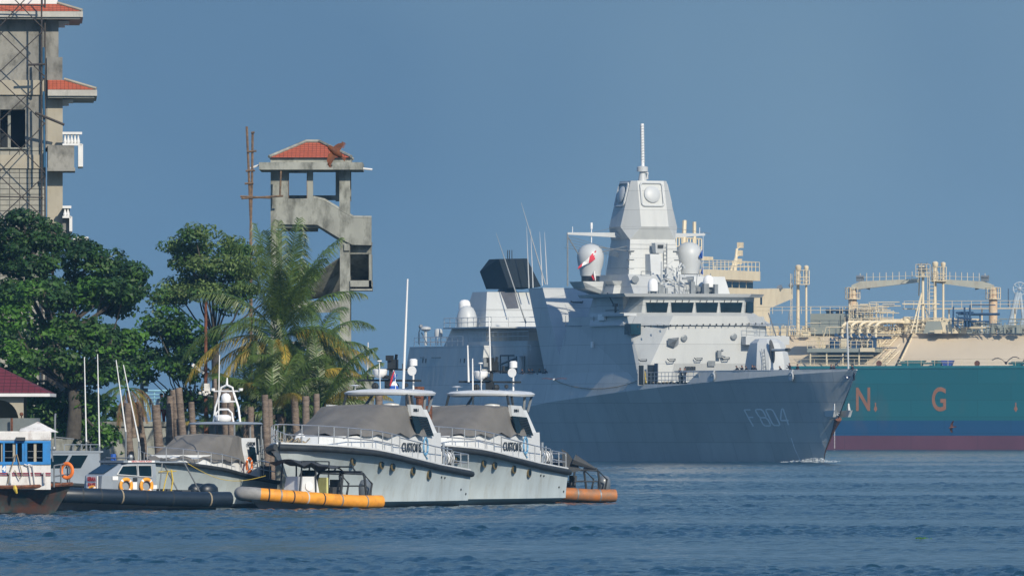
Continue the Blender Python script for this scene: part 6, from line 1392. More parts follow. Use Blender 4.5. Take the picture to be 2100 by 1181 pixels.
    mb = MB(); [mb.tube([V((.9+k_, 1.75+.37*math.cos(a), 2.35+.37*math.sin(a))) for a in [R(i*30) for i in range(13)]], .025, 4) for k_ in (-.3, .0, .3)]; mb.box(.5, 1.3, 1.5, 2.0, 1.75, 2.05); mb.build('canister_cradle', FEND, lr)
    mb = MB(); mb.box(1.6, 2.5, -1.2, 1.9, 1.7, 2.6); mb.tube([(2.2, 2.3, 1.8), (2.2, 2.3, 3.1)], .07, 8); mb.tube([(1.6, 2.2, 1.8), (1.5, 2.2, 2.9)], .04, 6); mb.build('stern_locker', BGREY, b)
    mb = MB(); mb.box(-.02, .0, 1.5, 2.4, .25, .4); mb.box(-.35, 0, -2, 2, .02, .12); mb.build('trim_tab', FEND, b)
    for dx, txt in ((0, 0),): pass
    q = F.pick(855, 841, v=2.3); text_mesh('SHIB-1', .2, 'registration', TEXT, wg, plane_M((q.x, 2.26, q.z), (-1, 0, 0), (0, 0, 1)), .01, .005, 1.1)
    # drain stains
    mb = MB()
    for x, y in ((905, 978), (912, 979), (700, 990), (945, 1003), (955, 1012)): q = H.side_pick(F, x, y, 1, .01); mb.lathe([(.05, 0), (.05, .03)], q, 8, 'y')
    mb.build('scupper', FEND, b)
    return F, H, b
CF, CH_, cb1 = customs_boat()
cb2 = copy_tree(cb1)
F2o = P(1166, 1032, 493); cb2.location = cb1.location+(F2o-P(966, 1038, 476)).xyz*V((1, 1, 0)) if False else V((cb1.location.x+F2o.x-P(966, 1038, 476).x, cb1.location.y+17, 0))
cb2['label'] = 'right of two big pale grey customs patrol boats, its stern just before the frigate hull'
# whips and flag of the patrol boats
def wpole(name, D, x0, y0, x1, y1, r0, label, par=None, group=None):
    a_, b_ = P(x0, y0, D), P(x1, y1, D); o = MB().tube([V((0, 0, 0)), (b_-a_)*.5, b_-a_], [r0, r0*.85, r0*.6], 7).build(name, M['white']); o.location = a_; tag(o, label, 'antenna', group); return o
wpole('whip_antenna', 473, 827, 797, 836, 572, .065, 'tallest thick white whip antenna, on the right end of the left hardtop', group='white whip antennas of the boats')
wpole('whip_antenna', 490, 961, 783, 959, 708, .055, 'white whip antenna at the left end of the right hardtop crossbar', group='white whip antennas of the boats')
wpole('whip_antenna', 491, 970, 835, 969, 735, .05, 'white whip antenna rising behind the right hardtop, lower end by the tarpaulin', group='white whip antennas of the boats')
wpole('whip_antenna', 489, 1006, 760, 1003, 650, .045, 'slightly tilted white antenna crossing the pale hangar front above the right hardtop', group='white whip antennas of the boats')
fo = P(801, 803, 473); fl = MB(); rows = []
for i in range(9):
    k = i/8; rows.append([V((.05+.18*math.sin(k*5+j*1.2)+j*.16*(1-.4*k), .1*math.sin(k*7+j*1.5), 1.15-k*1.2)) for j in range(4)])
for i in range(8): fl.mi = 0 if i % 5 in (0, 1, 2) else 1; fl.grid(rows[i:i+2])
f_ = empty('flag', fo, 0, 'furled blue and white flag with dark red edge on the left patrol boat mast', 'flag'); fl.build('cloth', [M['blue'], M['white']], f_)
MB().tube([(.35, .05, -.1), (.3, .05, 1.2), (.18, .05, 1.45)], .03, 5).build('staff', M['white'], f_)
MB().tube([(.25, -.05, 1.4), (.08, -.04, .9), (-.03, -.02, .4)], [.03, .07, .04], 5).build('red_edge', M['red'], f_); f_.scale = (.72, .72, .72)
# rusty mooring piles / exhaust behind the left hardtop
o_ = P(866, 840, 486); rp_ = MB(); rp_.tube([(-.1, 0, -2), (-.1, 0, .6)], .22, 9); rp_.tube([(-.15, 0, .6), (-.15, 0, 1.15)], .26, 9); rp_.tube([(.3, 0, -2), (.3, 0, .2)], .2, 8); rp_.tube([(.35, 0, .1), (.35, 0, .75)], .06, 6)
r_ = rp_.build('rusty_bollard', CRUST if False else M['rust']); r_.location = o_; tag(r_, 'rusty brown bollard post standing between the two patrol boats', 'bollard')
# ---------------- small customs launch with radar arch
F3_ = frame_at(568, 1041, 470, -.42, -.907, 1.9)
sb = empty('customs_launch', F3_.o, F3_.a, 'smaller pale customs launch with radar arch, grey tarpaulin and orange lifebuoy', 'patrol boat')
H3 = Hull(10.8, 4.2, [(0, 1.30), (3, 1.55), (6, 1.95), (9, 2.25), (10.8, 2.35)], 1.6, .45, .88, .22)
H3.build(sb, HULLW); strake(H3, sb, .10)
half = [(1.2, 1.6), (5.4, 1.6), (7.2, 1.3), (8.6, .6)]; mb = MB(); loft(mb, outline(sym_out(half), lambda u: H3.z(u)-.1), outline(sym_out([(u-.1, v*.93) for u, v in half]), lambda u: 2.55)); dk3 = mb.build('deckhouse', BWU, sb, smooth=25)
mb = MB(); loft(mb, outline(sym_out([(1.4, 1.5), (4.4, 1.5), (5.8, 1.2), (6.6, .5)]), 2.5), outline(sym_out([(1.2, 1.35), (3.4, 1.35), (4.4, 1.1), (4.8, .5)]), 3.35)); wh3 = mb.build('wheelhouse', BWU, sb, smooth=25)
tarp(sb, outline(sym_out([(3.2, 1.72), (5.2, 1.7), (7.4, 1.35), (8.9, .6)]), lambda u: 2.15+.02*u), outline(sym_out([(2.9, 1.42), (3.8, 1.42), (4.8, 1.1), (5.2, .5)]), 3.42), 9)
q = [F3_.pick(x, y, v=1.6) for x, y in ((512, 946), (526, 947), (522, 917), (510, 915))]; MB().prism([p+V((0, .01, 0)) for p in q], (0, .03, 0)).build('side_window', M['glass'], wh3)
MB().ladder(F3_.pick(535, 975, v=1.62), F3_.pick(530, 900, v=1.5), (-.42, 0, 0), .04, .3).build('side_steps', M['dsteel'], sb)
q = F3_.pick(514, 910, v=1.55); text_mesh('CUSTOMS', .22, 'name_lettering', TEXT, wh3, plane_M((q.x-.1, 1.53, q.z), (-1, 0, 0), (0, 0, 1)), .01, .008, .85)
mb = MB(); rows = []
for zz, gr in ((3.98, .9), (4.02, 1), (4.09, .95), (4.13, .5), (4.14, .05)): rows.append([V((1.7+2.0*gr*math.copysign(abs(math.cos(a))**.6, math.cos(a)), 1.45*gr*math.copysign(abs(math.sin(a))**.6, math.sin(a)), zz)) for a in [2*math.pi*i/28 for i in range(28)]])
mb.grid(rows, True); mb.add(rows[0], [tuple(range(28))]); ht3 = mb.build('canopy', BGREY, sb, smooth=50)
for u_, v_ in ((3.2, 1.2), (3.2, -1.2), (.3, 1.2), (.3, -1.2), (1.6, 1.25)): MB().tube([(u_+.2, v_*1.1, 2.4), (u_, v_, 4.0)], .045, 6).build('strut', M['dsteel'], ht3)
mb = MB(); AR = [(-.72, 0), (-.62, .8), (-.38, 1.55), (-.3, 1.85), (0, 2.0), (.3, 1.85), (.38, 1.55), (.62, .8), (.72, 0)]
mb.tube([V((1.6, a, 4.1+b*.9)) for a, b in AR], .055, 8); mb.tube([V((1.9, a*.75, 4.1+b)) for a, b in ((-.7, 0), (-.55, .45), (-.3, .62), (.3, .62), (.55, .45), (.7, 0))], .05, 8); mb.tube([(1.6, -.5, 5.1), (1.6, .5, 5.1)], .05, 6); mb.tube([(1.6, -.7, 5.6), (1.6, .7, 5.6)], .04, 6); mb.lathe([(.1, 0), (.12, .12)], (1.6, -.75, 5.62), 8); mb.lathe([(.1, 0), (.12, .12)], (1.6, .75, 5.62), 8); mb.tube([(1.6, 0, 5.9), (1.6, .02, 6.25)], [.07, .03], 6)
ra = mb.build('radar_arch', M['white'], sb, smooth=50)
mb = MB(); mb.lathe([(.2, 0), (.24, .1), (.24, .3), (.15, .42), (.02, .46)], (1.7, 0, 5.05), 14); mb.lathe([(.34, 0), (.42, .1), (.42, .22), (.25, .32)], (2.0, 0, 4.15), 16); mb.build('radar_dome', M['white'], ra, smooth=50)
mb = MB()
for sg in (1, -1): mb.rail([p+V((0, -.1*sg, 0)) for p in H3.edge(4.2, 10.4, 7, sg)], .62, .022, 1.2, (1,))
for sg in (1,): mb.rail([p+V((0, -.1*sg, 0)) for p in H3.edge(.1, 2.2, 3, sg)], .8, .022, .7, (1, .5))
mb.build('guard_rail', M['steel'], sb)
MB().box(.2, 1.0, .6, 1.7, 1.3, 2.0).build('stern_box', CANV, sb)
lb = ring('lifebuoy', F3_.w(2.9, 1.85, 2.05), .28, .075, F3_.w(0, 1)-F3_.w(0, 0), M['orange'], None, 1.15, True, 'small orange lifebuoy on the side of the customs launch with the radar arch')
wpole('whip_antenna', 462, 448, 862, 450, 728, .035, 'thin white whip antenna left of the radar arch on the customs launch', group='white whip antennas of the boats')
# ---------------- rigid inflatable boats
def rib(F, L, B, r, tube_m, label, cat='inflatable boat', nose=.55, group=None, patches=True, name='inflatable_boat', up=0):
    b = empty(name, F.o, F.a, label, cat, group); mb = MB(); pts = []; rs = []
    for i in range(31):
        k = i/30; t_ = (k-.5)*2; a = abs(t_)
        u = L*(1-max(0, a-.0)**1.0) if False else None
    side_ = [(-.4, B/2), (-.3, B/2), (0, B/2), (L*.25, B/2), (L*.5, B/2), (L*.7, B/2*.95), (L*.84, B/2*.74), (L*.95, B/2*.38), (L, 0)]
    z0 = r*1.15+up
    full = [(u, v) for u, v in side_]+[(u, -v) for u, v in reversed(side_[:-1])]
    # smooth the outline
    P_ = []
    for i in range(len(full)-1):
        p0 = V((*full[max(0, i-1)], 0)); p1 = V((*full[i], 0)); p2 = V((*full[i+1], 0)); p3 = V((*full[min(len(full)-1, i+2)], 0))
        for j in range(5):
            t = j/5; P_.append(.5*((2*p1)+(p2-p0)*t+(2*p0-5*p1+4*p2-p3)*t*t+(3*p1-p0-3*p2+p3)*t**3))
    P_.append(V((*full[-1], 0)))
    P_ = [V((p.x, p.y, z0+nose*max(0, (p.x/L-.1)/.9)**1.3)) for p in P_]
    rs = [r*(.45 if i in (0, len(P_)-1) else 1) for i in range(len(P_))]
    mb.tube(P_, rs, 14); tb = mb.build('tube', tube_m, b, smooth=60)
    if patches:
        for k in (12, 16, 19, 22, 25, 28, 31, 34):
            q = P_[k]; d = (P_[k+1]-P_[k-1]).normalized(); m2 = MB(); m2.tube([q-d*.035, q+d*.035], r*1.025, 14, True); m2.build('tube_band', (M['rope'] if k in (12, 22, 34) else FEND) if tube_m is BTUBE else (FEND if k % 2 else M['dsteel'] if k != 22 else M['dome']), tb, smooth=60)
    H_ = Hull(L*.96, B*.86, [(0, z0*.9), (L, z0*.95+nose*.7)], L*.12, .45, .8, .12); H_.build(b, BGREY, 'hull', False)
    return b, P_, tb
FO = frame_at(768, 1040, 461, -.78, -.63, 1.15)
def ob_fit(b, F, full=True):
    # console, canopy, roll frame, outboard, seats
    MB().frus((2.9, 4.1, -.7, .75), .45, (3.1, 3.9, -.6, .65), 1.55).build('console', BWU, b)
    cn = MB(); cn.box(2.5, 2.6, .15, .8, .6, 1.5); cn.build('yellow_notice', mat('notice_yellow', (.55, .55, .22), .6) if 'notice_yellow' not in bpy.data.materials else bpy.data.materials['notice_yellow'], b)
    mb = MB(); mb.add([(3.2, -.6, 1.5), (3.2, .6, 1.5), (3.0, .6, 1.85), (3.0, -.6, 1.85)], [(0, 1, 2, 3)]); mb.build('windscreen', M['glass'], b)
    mb = MB()
    for v_ in (-.75, .75):
        mb = MB(); mb.tube([(4.2, v_, .5), (4.0, v_, 2.3)], .04, 6); mb.tube([(2.5, v_, .5), (2.4, v_, 2.25)], .04, 6); mb.tube([(3.2, v_, .5), (3.2, v_, 2.3)], .04, 6); mb.tube([(4.0, v_, 2.28), (2.4, v_, 2.25)], .03, 5)
        mb.build('canopy_frame', FEND, b)
    rr = random.Random(2); mb = MB(); rows = []
    for i in range(8):
        u = 4.6-i*.42; rows.append([V((u, v_, 2.35-.12*abs(v_)**2+(.05*math.sin(i*1.9+v_*3))-(.35*(i/7)**2)-.1*(i % 2)*(abs(v_)/1))) for v_ in (-1.05, -.7, -.3, .1, .5, .8, 1.1)])
    mb.grid(rows); mb.grid([[p+V((0, 0, -.03)) for p in r] for r in rows]); mb.build('canopy', CANV, b, smooth=40)
    mb = MB(); hoop = [(.3, -.95, .4), (.45, -.95, 1.55), (.5, -.8, 1.75), (.5, .8, 1.75), (.45, .95, 1.55), (.3, .95, .4)]
    mb.tube(hoop, .06, 8); mb.tube([(1.9, -.95, .4), (1.75, -.95, 1.6), (1.7, -.8, 1.78), (1.7, .8, 1.78), (1.75, .95, 1.6), (1.9, .95, .4)], .06, 8)
    for v_ in (-.9, .9): mb.tube([(.45, v_, 1.65), (1.75, v_, 1.7)], .05, 6); mb.tube([(.4, v_, 1.1), (1.85, v_, 1.1)], .04, 6); mb.tube([(.5, v_, 1.7), (-.05, v_, 1.2), (.1, v_, .5)], .05, 6)
    mb.tube([(.9, -.8, 1.8), (.9, -.6, 2.0), (.9, .6, 2.0), (.9, .8, 1.8)], .045, 6); mb.build('roll_frame', FEND, b)
    mb = MB(); mb.lathe([(.2, 0), (.26, .1), (.27, .55), (.18, .8), (.05, .86)], (-.15, .25, .55), 14, 'z', 1.3, 1); mb.tube([(-.2, .25, .6), (-.3, .25, -.3)], .1, 6); mb.build('outboard_motor', mat('motor_grey', (.13, .15, .17), .3), b, smooth=50)
    mb = MB(); mb.box(1.5, 2.0, -.3, .5, .45, 1.05); mb.box(1.45, 1.55, -.3, .5, 1.05, 1.4); mb.build('seat', CANV, b)
ob, PO, tbx = rib(FO, 7.0, 2.3, .31, YEL, 'grey and orange tubed inflatable boat with torn dark canopy, before the left patrol boat', nose=.42); ob_fit(ob, FO)
mb = MB(); mb.tube(PO[33:48], [.312]+[.325]*13+[.312], 14); mb.build('nose_cover', mat('worn_nose', (.30, .30, .29), .7, col2=(.18, .18, .18), scale=2.5), tbx, smooth=60)
q = FO.pick(613, 984, v=.8); MB().lathe([(.22, 0), (.22, .03)], (3.6, .74, 1.1), 14, 'y').build('console_emblem', M['white'], ob)
FO2 = frame_at(1246, 1031, 497, -.93, -.37, 1.1)
ob2, _, _ = rib(FO2, 5.8, 2.3, .33, OTUBE, 'worn orange tubed inflatable boat poking out behind the right patrol boat stern', nose=.4); ob_fit(ob2, FO2)
# dark canvas bundle behind the right stern
o_ = P(1180, 950, 495); cbm = MB(); cbm.hexa([V((-.6, 0, -.55)), V((.3, 0, -.35)), V((.3, .8, -.35)), V((-.6, .8, -.55))], [V((-.7, 0, .75)), V((-.35, .1, .5)), V((-.35, .8, .5)), V((-.7, .8, .75))]); cbm.tube([(-.1, 0, .2), (1.0, 0, -.25)], [.3, .05], 7)
c_ = cbm.build('canvas_bundle', CANV); c_.location = o_; tag(c_, 'folded dark canvas awning jutting over the right patrol boat stern', 'awning')
# ---------------- police cabin boat
FP_ = frame_at(456, 1046, 455, -.80, -.60, 1.5)
pbt, PP, ptb = rib(FP_, 9.9, 3.0, .36, BTUBE, 'grey police cabin boat with black inflatable tube and two orange lifebuoys', 'police boat', .3, None, True, 'police_boat', .1)
mb = MB(); a0 = [(3.6, 1.0), (6.2, 1.0), (6.9, .9)]; bt_ = [(3.4, -1.0), (3.4, 1.0), (5.9, 1.0), (6.35, .7), (6.35, -.7), (5.9, -1.0)]; md = [(3.4, -1.0), (3.4, 1.0), (5.8, 1.0), (6.25, .7), (6.25, -.7), (5.8, -1.0)]; tp_ = [(3.4, -.92), (3.4, .92), (4.9, .92), (5.15, .7), (5.15, -.7), (4.9, -.92)]
loft(mb, outline(bt_, .5), outline(md, 1.62), False); loft(mb, outline(md, 1.62), outline(tp_, 2.22)); cab = mb.build('cabin', BGREY, pbt)
mb = MB(); mb.box(3.2, 5.25, -1.0, 1.0, 2.23, 2.33); mb.box(1.7, 3.3, -.9, .95, 2.22, 2.28); mb.build('roof', BGREY, pbt)
for nm, ps in (('side_window', ((240, 973), (281, 976), (281, 954), (252, 955))), ('side_window', ((284, 977), (311, 978), (311, 954), (284, 954)))):
    q = [FP_.pick(x, y, v=1.0) for x, y in ps]
    for p in q: p.y = 1.0-.08*max(0, (p.z-1.62))/.6+.01
    fr = MB().tube([p+V((0, .02, 0)) for p in q]+[q[0]+V((0, .02, 0))], .035, 4).build('window_frame', M['dome'], cab); MB().prism(q, (0, .02, 0)).build('pane', M['glass'], fr)
def fw(v_, k): return V((6.25+(5.15-6.25)*k+.02, v_, 1.62+.6*k))
MB().prism([fw(-.62, .15), fw(.62, .15), fw(.6, .88), fw(-.6, .88)], (.02, 0, .02)).build('windscreen', M['glass'], cab)
mb = MB(); mb.box(6.34, 6.38, -.40, .50, 1.0, 1.62); mb.build('sign_board', M['white'], cab)
for t_, z_ in (('KERALA', 1.46), ('POLICE', 1.18)): text_mesh(t_, .26, 'sign_lettering', RTXT, cab, plane_M((6.40, .05, z_), (0, 1, 0), (0, 0, 1)), .005, .012, .72)
mb = MB(); mb.box(3.5, 5.0, 1.005, 1.015, 2.24, 2.33); mb.build('roof_sign', M['white'], cab); text_mesh('KERALA COASTAL POLICE', .095, 'sign_lettering', RTXT, cab, plane_M((4.25, 1.02, 2.285), (-1, 0, 0), (0, 0, 1)), .003, .003, 1.0)
mb = MB()
for x0, x1, y0, y1 in ((231, 242, 976, 984), (273, 281, 988, 1003), (313, 322, 994, 1002)):
    a_, b_ = FP_.pick(x0, y1, v=1.01), FP_.pick(x1, y0, v=1.01); mb = MB(); mb.box(a_.x, b_.x, 1.01, 1.02, a_.z, b_.z); mb.build('notice_plate', M['white'], cab)
mb = MB(); a_, b_ = FP_.pick(273, 986, v=1.01), FP_.pick(281, 979, v=1.01); mb.box(a_.x, b_.x, 1.01, 1.05, a_.z, b_.z); mb.build('vent', FEND, cab)
for i, (x, lb) in enumerate(((258, 'left of two upright orange lifebuoys on the police boat cabin side'), (300, 'right of two upright orange lifebuoys on the police boat cabin side'))):
    q = FP_.pick(x, 998, v=1.1); ring('lifebuoy', FP_.w(q.x, 1.12, q.z+.06), .30, .085, FP_.w(0, 1)-FP_.w(0, 0), mat('buoy_amber', (.85, .36, .03), .55) if i == 0 else bpy.data.materials['buoy_amber'], None, 1.0, True, lb, 'orange lifebuoys hung on the police boat')
q = FP_.w(6.7, .35, .88); ring('lifebuoy', q, .28, .08, (-.6, -.6, .55), bpy.data.materials['buoy_amber'], None, 1, True, 'pale orange lifebuoy lying on the police boat foredeck under its sign')
mb = MB(); mb.lathe([(.13, 0), (.13, .3)], (5.0, -.2, 2.33), 8); mb.build('blue_beacon', M['blue'], cab)
mb = MB(); mb.ball((4.3, .2, 2.48), .14, 8); mb.ball((4.0, -.2, 2.45), .1, 8); mb.tube([(5.1, -.9, 2.3), (5.2, -.5, 2.45), (4.8, .9, 2.45)], .03, 5); mb.build('roof_lamp', M['dsteel'], cab)
mb = MB(); 
for v_ in (-.85, .9): mb.tube([(1.75, v_, 2.22), (.7, v_, .6)], .035, 6); mb.tube([(3.2, v_, .6), (3.0, v_, 2.2)], .03, 6); mb.tube([(3.2, v_, 1.75), (2.5, v_, 1.75), (2.45, v_, .6)], .03, 6)
mb.build('stern_frame', M['dsteel'], pbt)
mb = MB(); mb.tube([(2.5, .92, 1.9), (2.45, .98, 1.4), (2.55, .98, .9), (2.4, .95, .7)], .035, 5); mb.tube([(3.1, .92, 1.8), (2.7, .95, 1.85), (2.9, .95, 1.2), (3.0, .95, .8)], .03, 5); mb.tube([(3.2, .9, 1.8), (2.2, .9, 1.83)], .02, 4); r1 = mb.build('rope', M['yrope']); r1.matrix_world = Matrix.Translation(FP_.o) @ Matrix.Rotation(FP_.a, 4, 'Z'); tag(r1, 'yellow rope looped over the police boat stern frame', 'rope')
for v_ in (-.45, .45):
    mb = MB(); mb.lathe([(.3, 0), (.34, .12), (.32, .34), (.2, .5), (.03, .54)], (.05, v_, .72), 14, 'z', 1.5, 1); mb.tube([(-.1, v_, .8), (-.3, v_, -.3)], .13, 6); mb.build('outboard_motor', BTUBE, pbt, smooth=50)
mb = MB(); mb.box(1.3, 1.8, -.8, -.1, .5, .95); mb.box(1.3, 1.8, .1, .8, .5, .95); mb.box(2.1, 2.5, -.3, .3, .5, 1.0); mb.build('seat', CANV, pbt)
# ---------------- grey cabin boat behind it
FG = frame_at(300, 1035, 467, -.80, -.60, 1.3)
gb = empty('grey_launch', FG.o, FG.a, 'plain grey cabin launch with white radar drum, moored behind the police boat', 'patrol boat')
HG = Hull(8.6, 3.2, [(0, 1.0), (5, 1.25), (8.6, 1.5)], 1.2, .45, .85, .2); HG.build(gb, BGREY); strake(HG, gb, .09)
def mdl(z_, k, f=0): return outline([(2.6, -1.2*k), (2.6, 1.2*k), (6.0-f, 1.2*k), (6.6-f, .75*k), (6.6-f, -.75*k), (6.0-f, -1.2*k)], z_)
mb = MB(); loft(mb, mdl(1.0, 1), mdl(1.85, 1), False); loft(mb, mdl(1.85, 1), mdl(2.65, .93, .6)); gc = mb.build('cabin', BGREY, gb)
def gs(u_, v_, k): return V((u_-.6*k, v_*(1-.07*k), 1.85+.8*k))
def gpane(p0, p1, nrm, m_):
    a0_, a1_ = [V((p0[0]-.6*k, p0[1]*(1-.07*k), 1.85+.8*k)) for k in (.1, .85)], [V((p1[0]-.6*k, p1[1]*(1-.07*k), 1.85+.8*k)) for k in (.1, .85)]
    n = V(nrm); o_ = MB().prism([a0_[0]+n*.01, a1_[0]+n*.01, a1_[1]+n*.01, a0_[1]+n*.01], n*.03).build('window', M['glass'], gc)
gpane((6.6, -.6), (6.6, .6), (1, 0, .1), 0); gpane((6.52, .83), (6.08, 1.12), (.7, .7, .1), 0); gpane((5.8, 1.2), (4.9, 1.2), (0, 1, .1), 0); gpane((4.7, 1.2), (3.8, 1.2), (0, 1, .1), 0)
mb = MB(); mb.box(2.4, 6.0, -1.15, 1.15, 2.66, 2.74); mb.rail([(2.6, 1.1, 2.74), (4.6, 1.1, 2.74)], .3, .02, .5, (1,)); mb.build('roof', BGREY, gb)
mb = MB(); mb.lathe([(.3, 0), (.32, .05), (.3, .2), (.1, .23)], (5.4, -.3, 3.25), 16); mb.tube([(5.4, -.3, 2.7), (5.4, -.3, 3.25)], .05, 6); mb.build('radar', M['white'], gc, smooth=50)
mb = MB(); mb.tube([(4.6, .3, 2.7), (4.6, .3, 4.3), (4.5, .2, 4.5)], .05, 6); mb.tube([(4.6, .3, 3.4), (3.9, .9, 3.3)], .03, 5); mb.ball((4.8, .5, 2.85), .12, 8); mb.ball((4.8, .2, 2.85), .12, 8); mb.build('mast', M['dsteel'], gc)
mb = MB(); mb.box(6.61, 6.64, -.55, .45, 1.45, 1.7); mb.box(6.3, 6.45, .9, 1.1, 1.3, 1.6); mb.build('notice_plate', M['white'], gc)
for x0, y0, x1, y1, lb in ((177, 905, 173, 732, 'leftmost of four thin whip antennas before the green tree'), (204, 915, 200, 726, 'second whip antenna from the left, tallest before the green tree'), (258, 885, 238, 738, 'third whip antenna, leaning left above the grey launch'), (285, 905, 253, 748, 'fourth whip antenna, leaning most, by the camera pole')):
    wpole('whip_antenna', 466, x0, y0, x1, y1, .036, lb, group='white whip antennas of the boats'); 
for x, y0, y1 in ((177, 905, 950), (204, 915, 950), (258, 885, 945), (285, 905, 945)): o_ = P(x, y1, 466.2); k_ = MB().tube([(0, 0, -.6), P(x, y0, 466.2)-o_], .05, 6).build('antenna_mount', M['dsteel']); k_.parent = gc; k_.matrix_parent_inverse = (Matrix.Translation(FG.o) @ Matrix.Rotation(FG.a, 4, 'Z')).inverted(); k_.location = o_
# ---------------- wooden passenger boat, left edge
FW = Frame(P(100, 1056, 431).x-8.0, 432.4, R(3))
fb = empty('ferry_boat', FW.o, FW.a, 'old white and blue passenger boat with dark rusty hull at the left edge', 'passenger boat')
RH = mat('ferry_hull', (.014, .04, .045), .7, col2=(.10, .035, .02), scale=1.4, dirt=(.02, .10, .10), dirt_amt=.8, bump=.4)
WP = mat('peeling_white', (.66, .65, .63), .7, var=.08, scale=1.4, dirt=(.20, .12, .10), dirt_amt=.7, bump=.3); BP = mat('peeling_blue', (.015, .20, .52), .6, var=.15, scale=2, dirt=(.05, .12, .2), dirt_amt=.5)
HF = Hull(9.0, 3.4, [(0, 1.25), (7, 1.30), (9, 1.42)], .85, .72, .9, .1)
def fp(x, y, v=-1.5): return FW.pick(x, y, v=v)
HF.build(fb, RH, 'hull', False); mb = MB(); [mb.tube(HF.edge(0, 8.95, 20, sg, .02, -.05), .09, 6) for sg in (1, -1)]; mb.build('gunwale', M['rust'], fb)
uR = fp(104, 980).x; zc0 = fp(100, 994).z; zw0 = fp(100, 951).z; zw1 = fp(100, 906).z; zr_ = fp(100, 884).z
mb = MB(); mb.box(0, uR, -1.5, 1.5, zc0-.2, zw0); lw = mb.build('lower_side', WP, fb)
mb = MB(); mb.box(0, uR, -1.54, -1.505, zw0-.44, zw0-.38); mb.box(0, uR, -1.54, -1.505, zw0-.52, zw0-.48); mb.build('red_stripe', mat('stripe_maroon', (.22, .03, .06), .7), lw)
mb = MB(); mb.box(0, uR, -1.56, 1.52, zw0-.02, zw0+.1); mb.box(0, uR, -1.56, 1.52, zw1-.04, zw1+.06)
for x, w_ in ((98, .45), (48, .12), (53, .12), (8, .08), (34, .06)): q = fp(x, 930); mb.box(q.x-w_/2, min(uR, q.x+w_/2), -1.55, -1.42, zw0, zw1)
mb.box(uR-.12, uR, -1.5, 1.5, zw0, zw1); mb.build('blue_frame', BP, fb)
mb = MB()
for x in (5, 29, 72, 91): q = fp(x, 930); mb.box(q.x-.06, q.x+.06, -1.47, -1.36, zw0, zw1); 
mb.build('cream_post', CRM, fb)
mb = MB()
for x0, x1 in ((10, 27), (57, 70), (75, 88)):
    for y in (925, 938): mb.tube([fp(x0, y), fp(x1, y)], .015, 4)
mb.build('window_bar', M['dsteel'], fb)
mb = MB(); mb.box(0, uR-.15, -.2, 1.4, zc0, zw1); mb.build('cabin_interior', DARKIN, fb)
mb = MB(); mb.box(0, uR+.02, -1.6, 1.6, zw1+.06, zr_); rfw = mb.build('roof_fascia', WP, fb, bevel=.04)
# corner canopy tent and dark drum roof
mb = MB(); ap = fp(78, 864, -.6); mb.add([V((uR-1.4, -1.6, zr_)), V((uR+.35, -1.4, zr_-.04)), V((uR+.35, 1.4, zr_-.04)), V((uR-1.4, 1.6, zr_)), ap, ap+V((-.6, .8, 0))], [(0, 1, 4), (1, 2, 5, 4), (2, 3, 5), (0, 4, 5, 3), (0, 3, 2, 1)]); mb.build('roof_peak', WP, rfw)
mb = MB(); q = fp(20, 884, -.5); rows = [[V((q.x+1.35*math.cos(a), -.1+1.1*math.sin(a), z_)) for a in [2*math.pi*i/30 for i in range(30)]] for z_ in (zr_-.02, fp(20, 857, -.5).z)]; mb.grid(rows, True); mb.build('roof_cowl', mat('cowl_grey', (.12, .14, .14), .6), rfw, smooth=50)
mb = MB(); a_ = fp(24, 885, -1.5); mb.tube([a_, a_+V((0, 0, .6))], .06, 6); mb.ball(fp(44, 849, -.9), .09, 8); mb.tube([fp(44, 880, -.9), fp(44, 850, -.9)], .03, 5); mb.build('roof_fitting', M['rust'], rfw)
MB().box(fp(33, 895).x, fp(52, 895).x, -1.75, -1.6, fp(33, 903).z, fp(33, 896).z).build('lamp_box', CANV, fb)
mb = MB(); a_ = fp(5, 975); mb.box(a_.x, fp(12, 975).x, -1.535, -1.508, fp(8, 972).z, zw0-.02); mb.build('number_panel', BP, lw); q = fp(8, 961); text_mesh('4', .30, 'number_lettering', M['white'], lw, plane_M((q.x, -1.54, q.z), (1, 0, 0), (0, 0, 1)), .004, .02, .9)
mb = MB()
for x in (17, 86): q = fp(x, 980, -1.55); mb.tube([q+V((.0, -.06, .22)), q+V((.1, -.1, .24)), q+V((.12, -.1, -.22))], .06, 6)
for x in (52, 60): q = fp(x, 975, -1.58); mb.tube([q+V((-.05, 0, .5)), q+V((.15, -.04, .45)), q+V((.25, 0, -.35))], .03, 5)
mb.build('side_bracket', WP, lw)
mb = MB(); mb.rail([V((uR+.15, -1.2, zc0-.1)), V((uR+.75, -.3, zc0)), V((uR+.85, .3, zc0))], .95, .035, .5, (1, .5)); mb.tube([V((uR+.1, -1.1, zw0+.1)), V((uR+.0, -1.2, zw1+.1))], .03, 5); mb.build('bow_rail', M['dsteel'], fb)
ring('lifebuoy', FW.w(uR+.72, -.55, fp(120, 965).z), .30, .085, (-.5, -.8, 0), M['orange'], None, 1.05, False, 'orange lifebuoy on the bow rail of the old passenger boat')
mb = MB(); a_ = fp(32, 945, -1.6); mb.tube([a_+V((0, 0, .3)), a_+V((-.25, -.05, -.5)), a_+V((-.35, 0, -1))], .025, 5); mb.tube([a_+V((.05, 0, .3)), a_+V((.3, -.05, -.6)), a_+V((.2, -.05, -.8)), a_+V((-.05, 0, -.4))], .025, 5); rp2 = mb.build('rope', M['rope']); rp2.matrix_world = Matrix.Translation(FW.o) @ Matrix.Rotation(FW.a, 4, 'Z'); tag(rp2, 'brown ropes hanging down the white side of the passenger boat', 'rope')
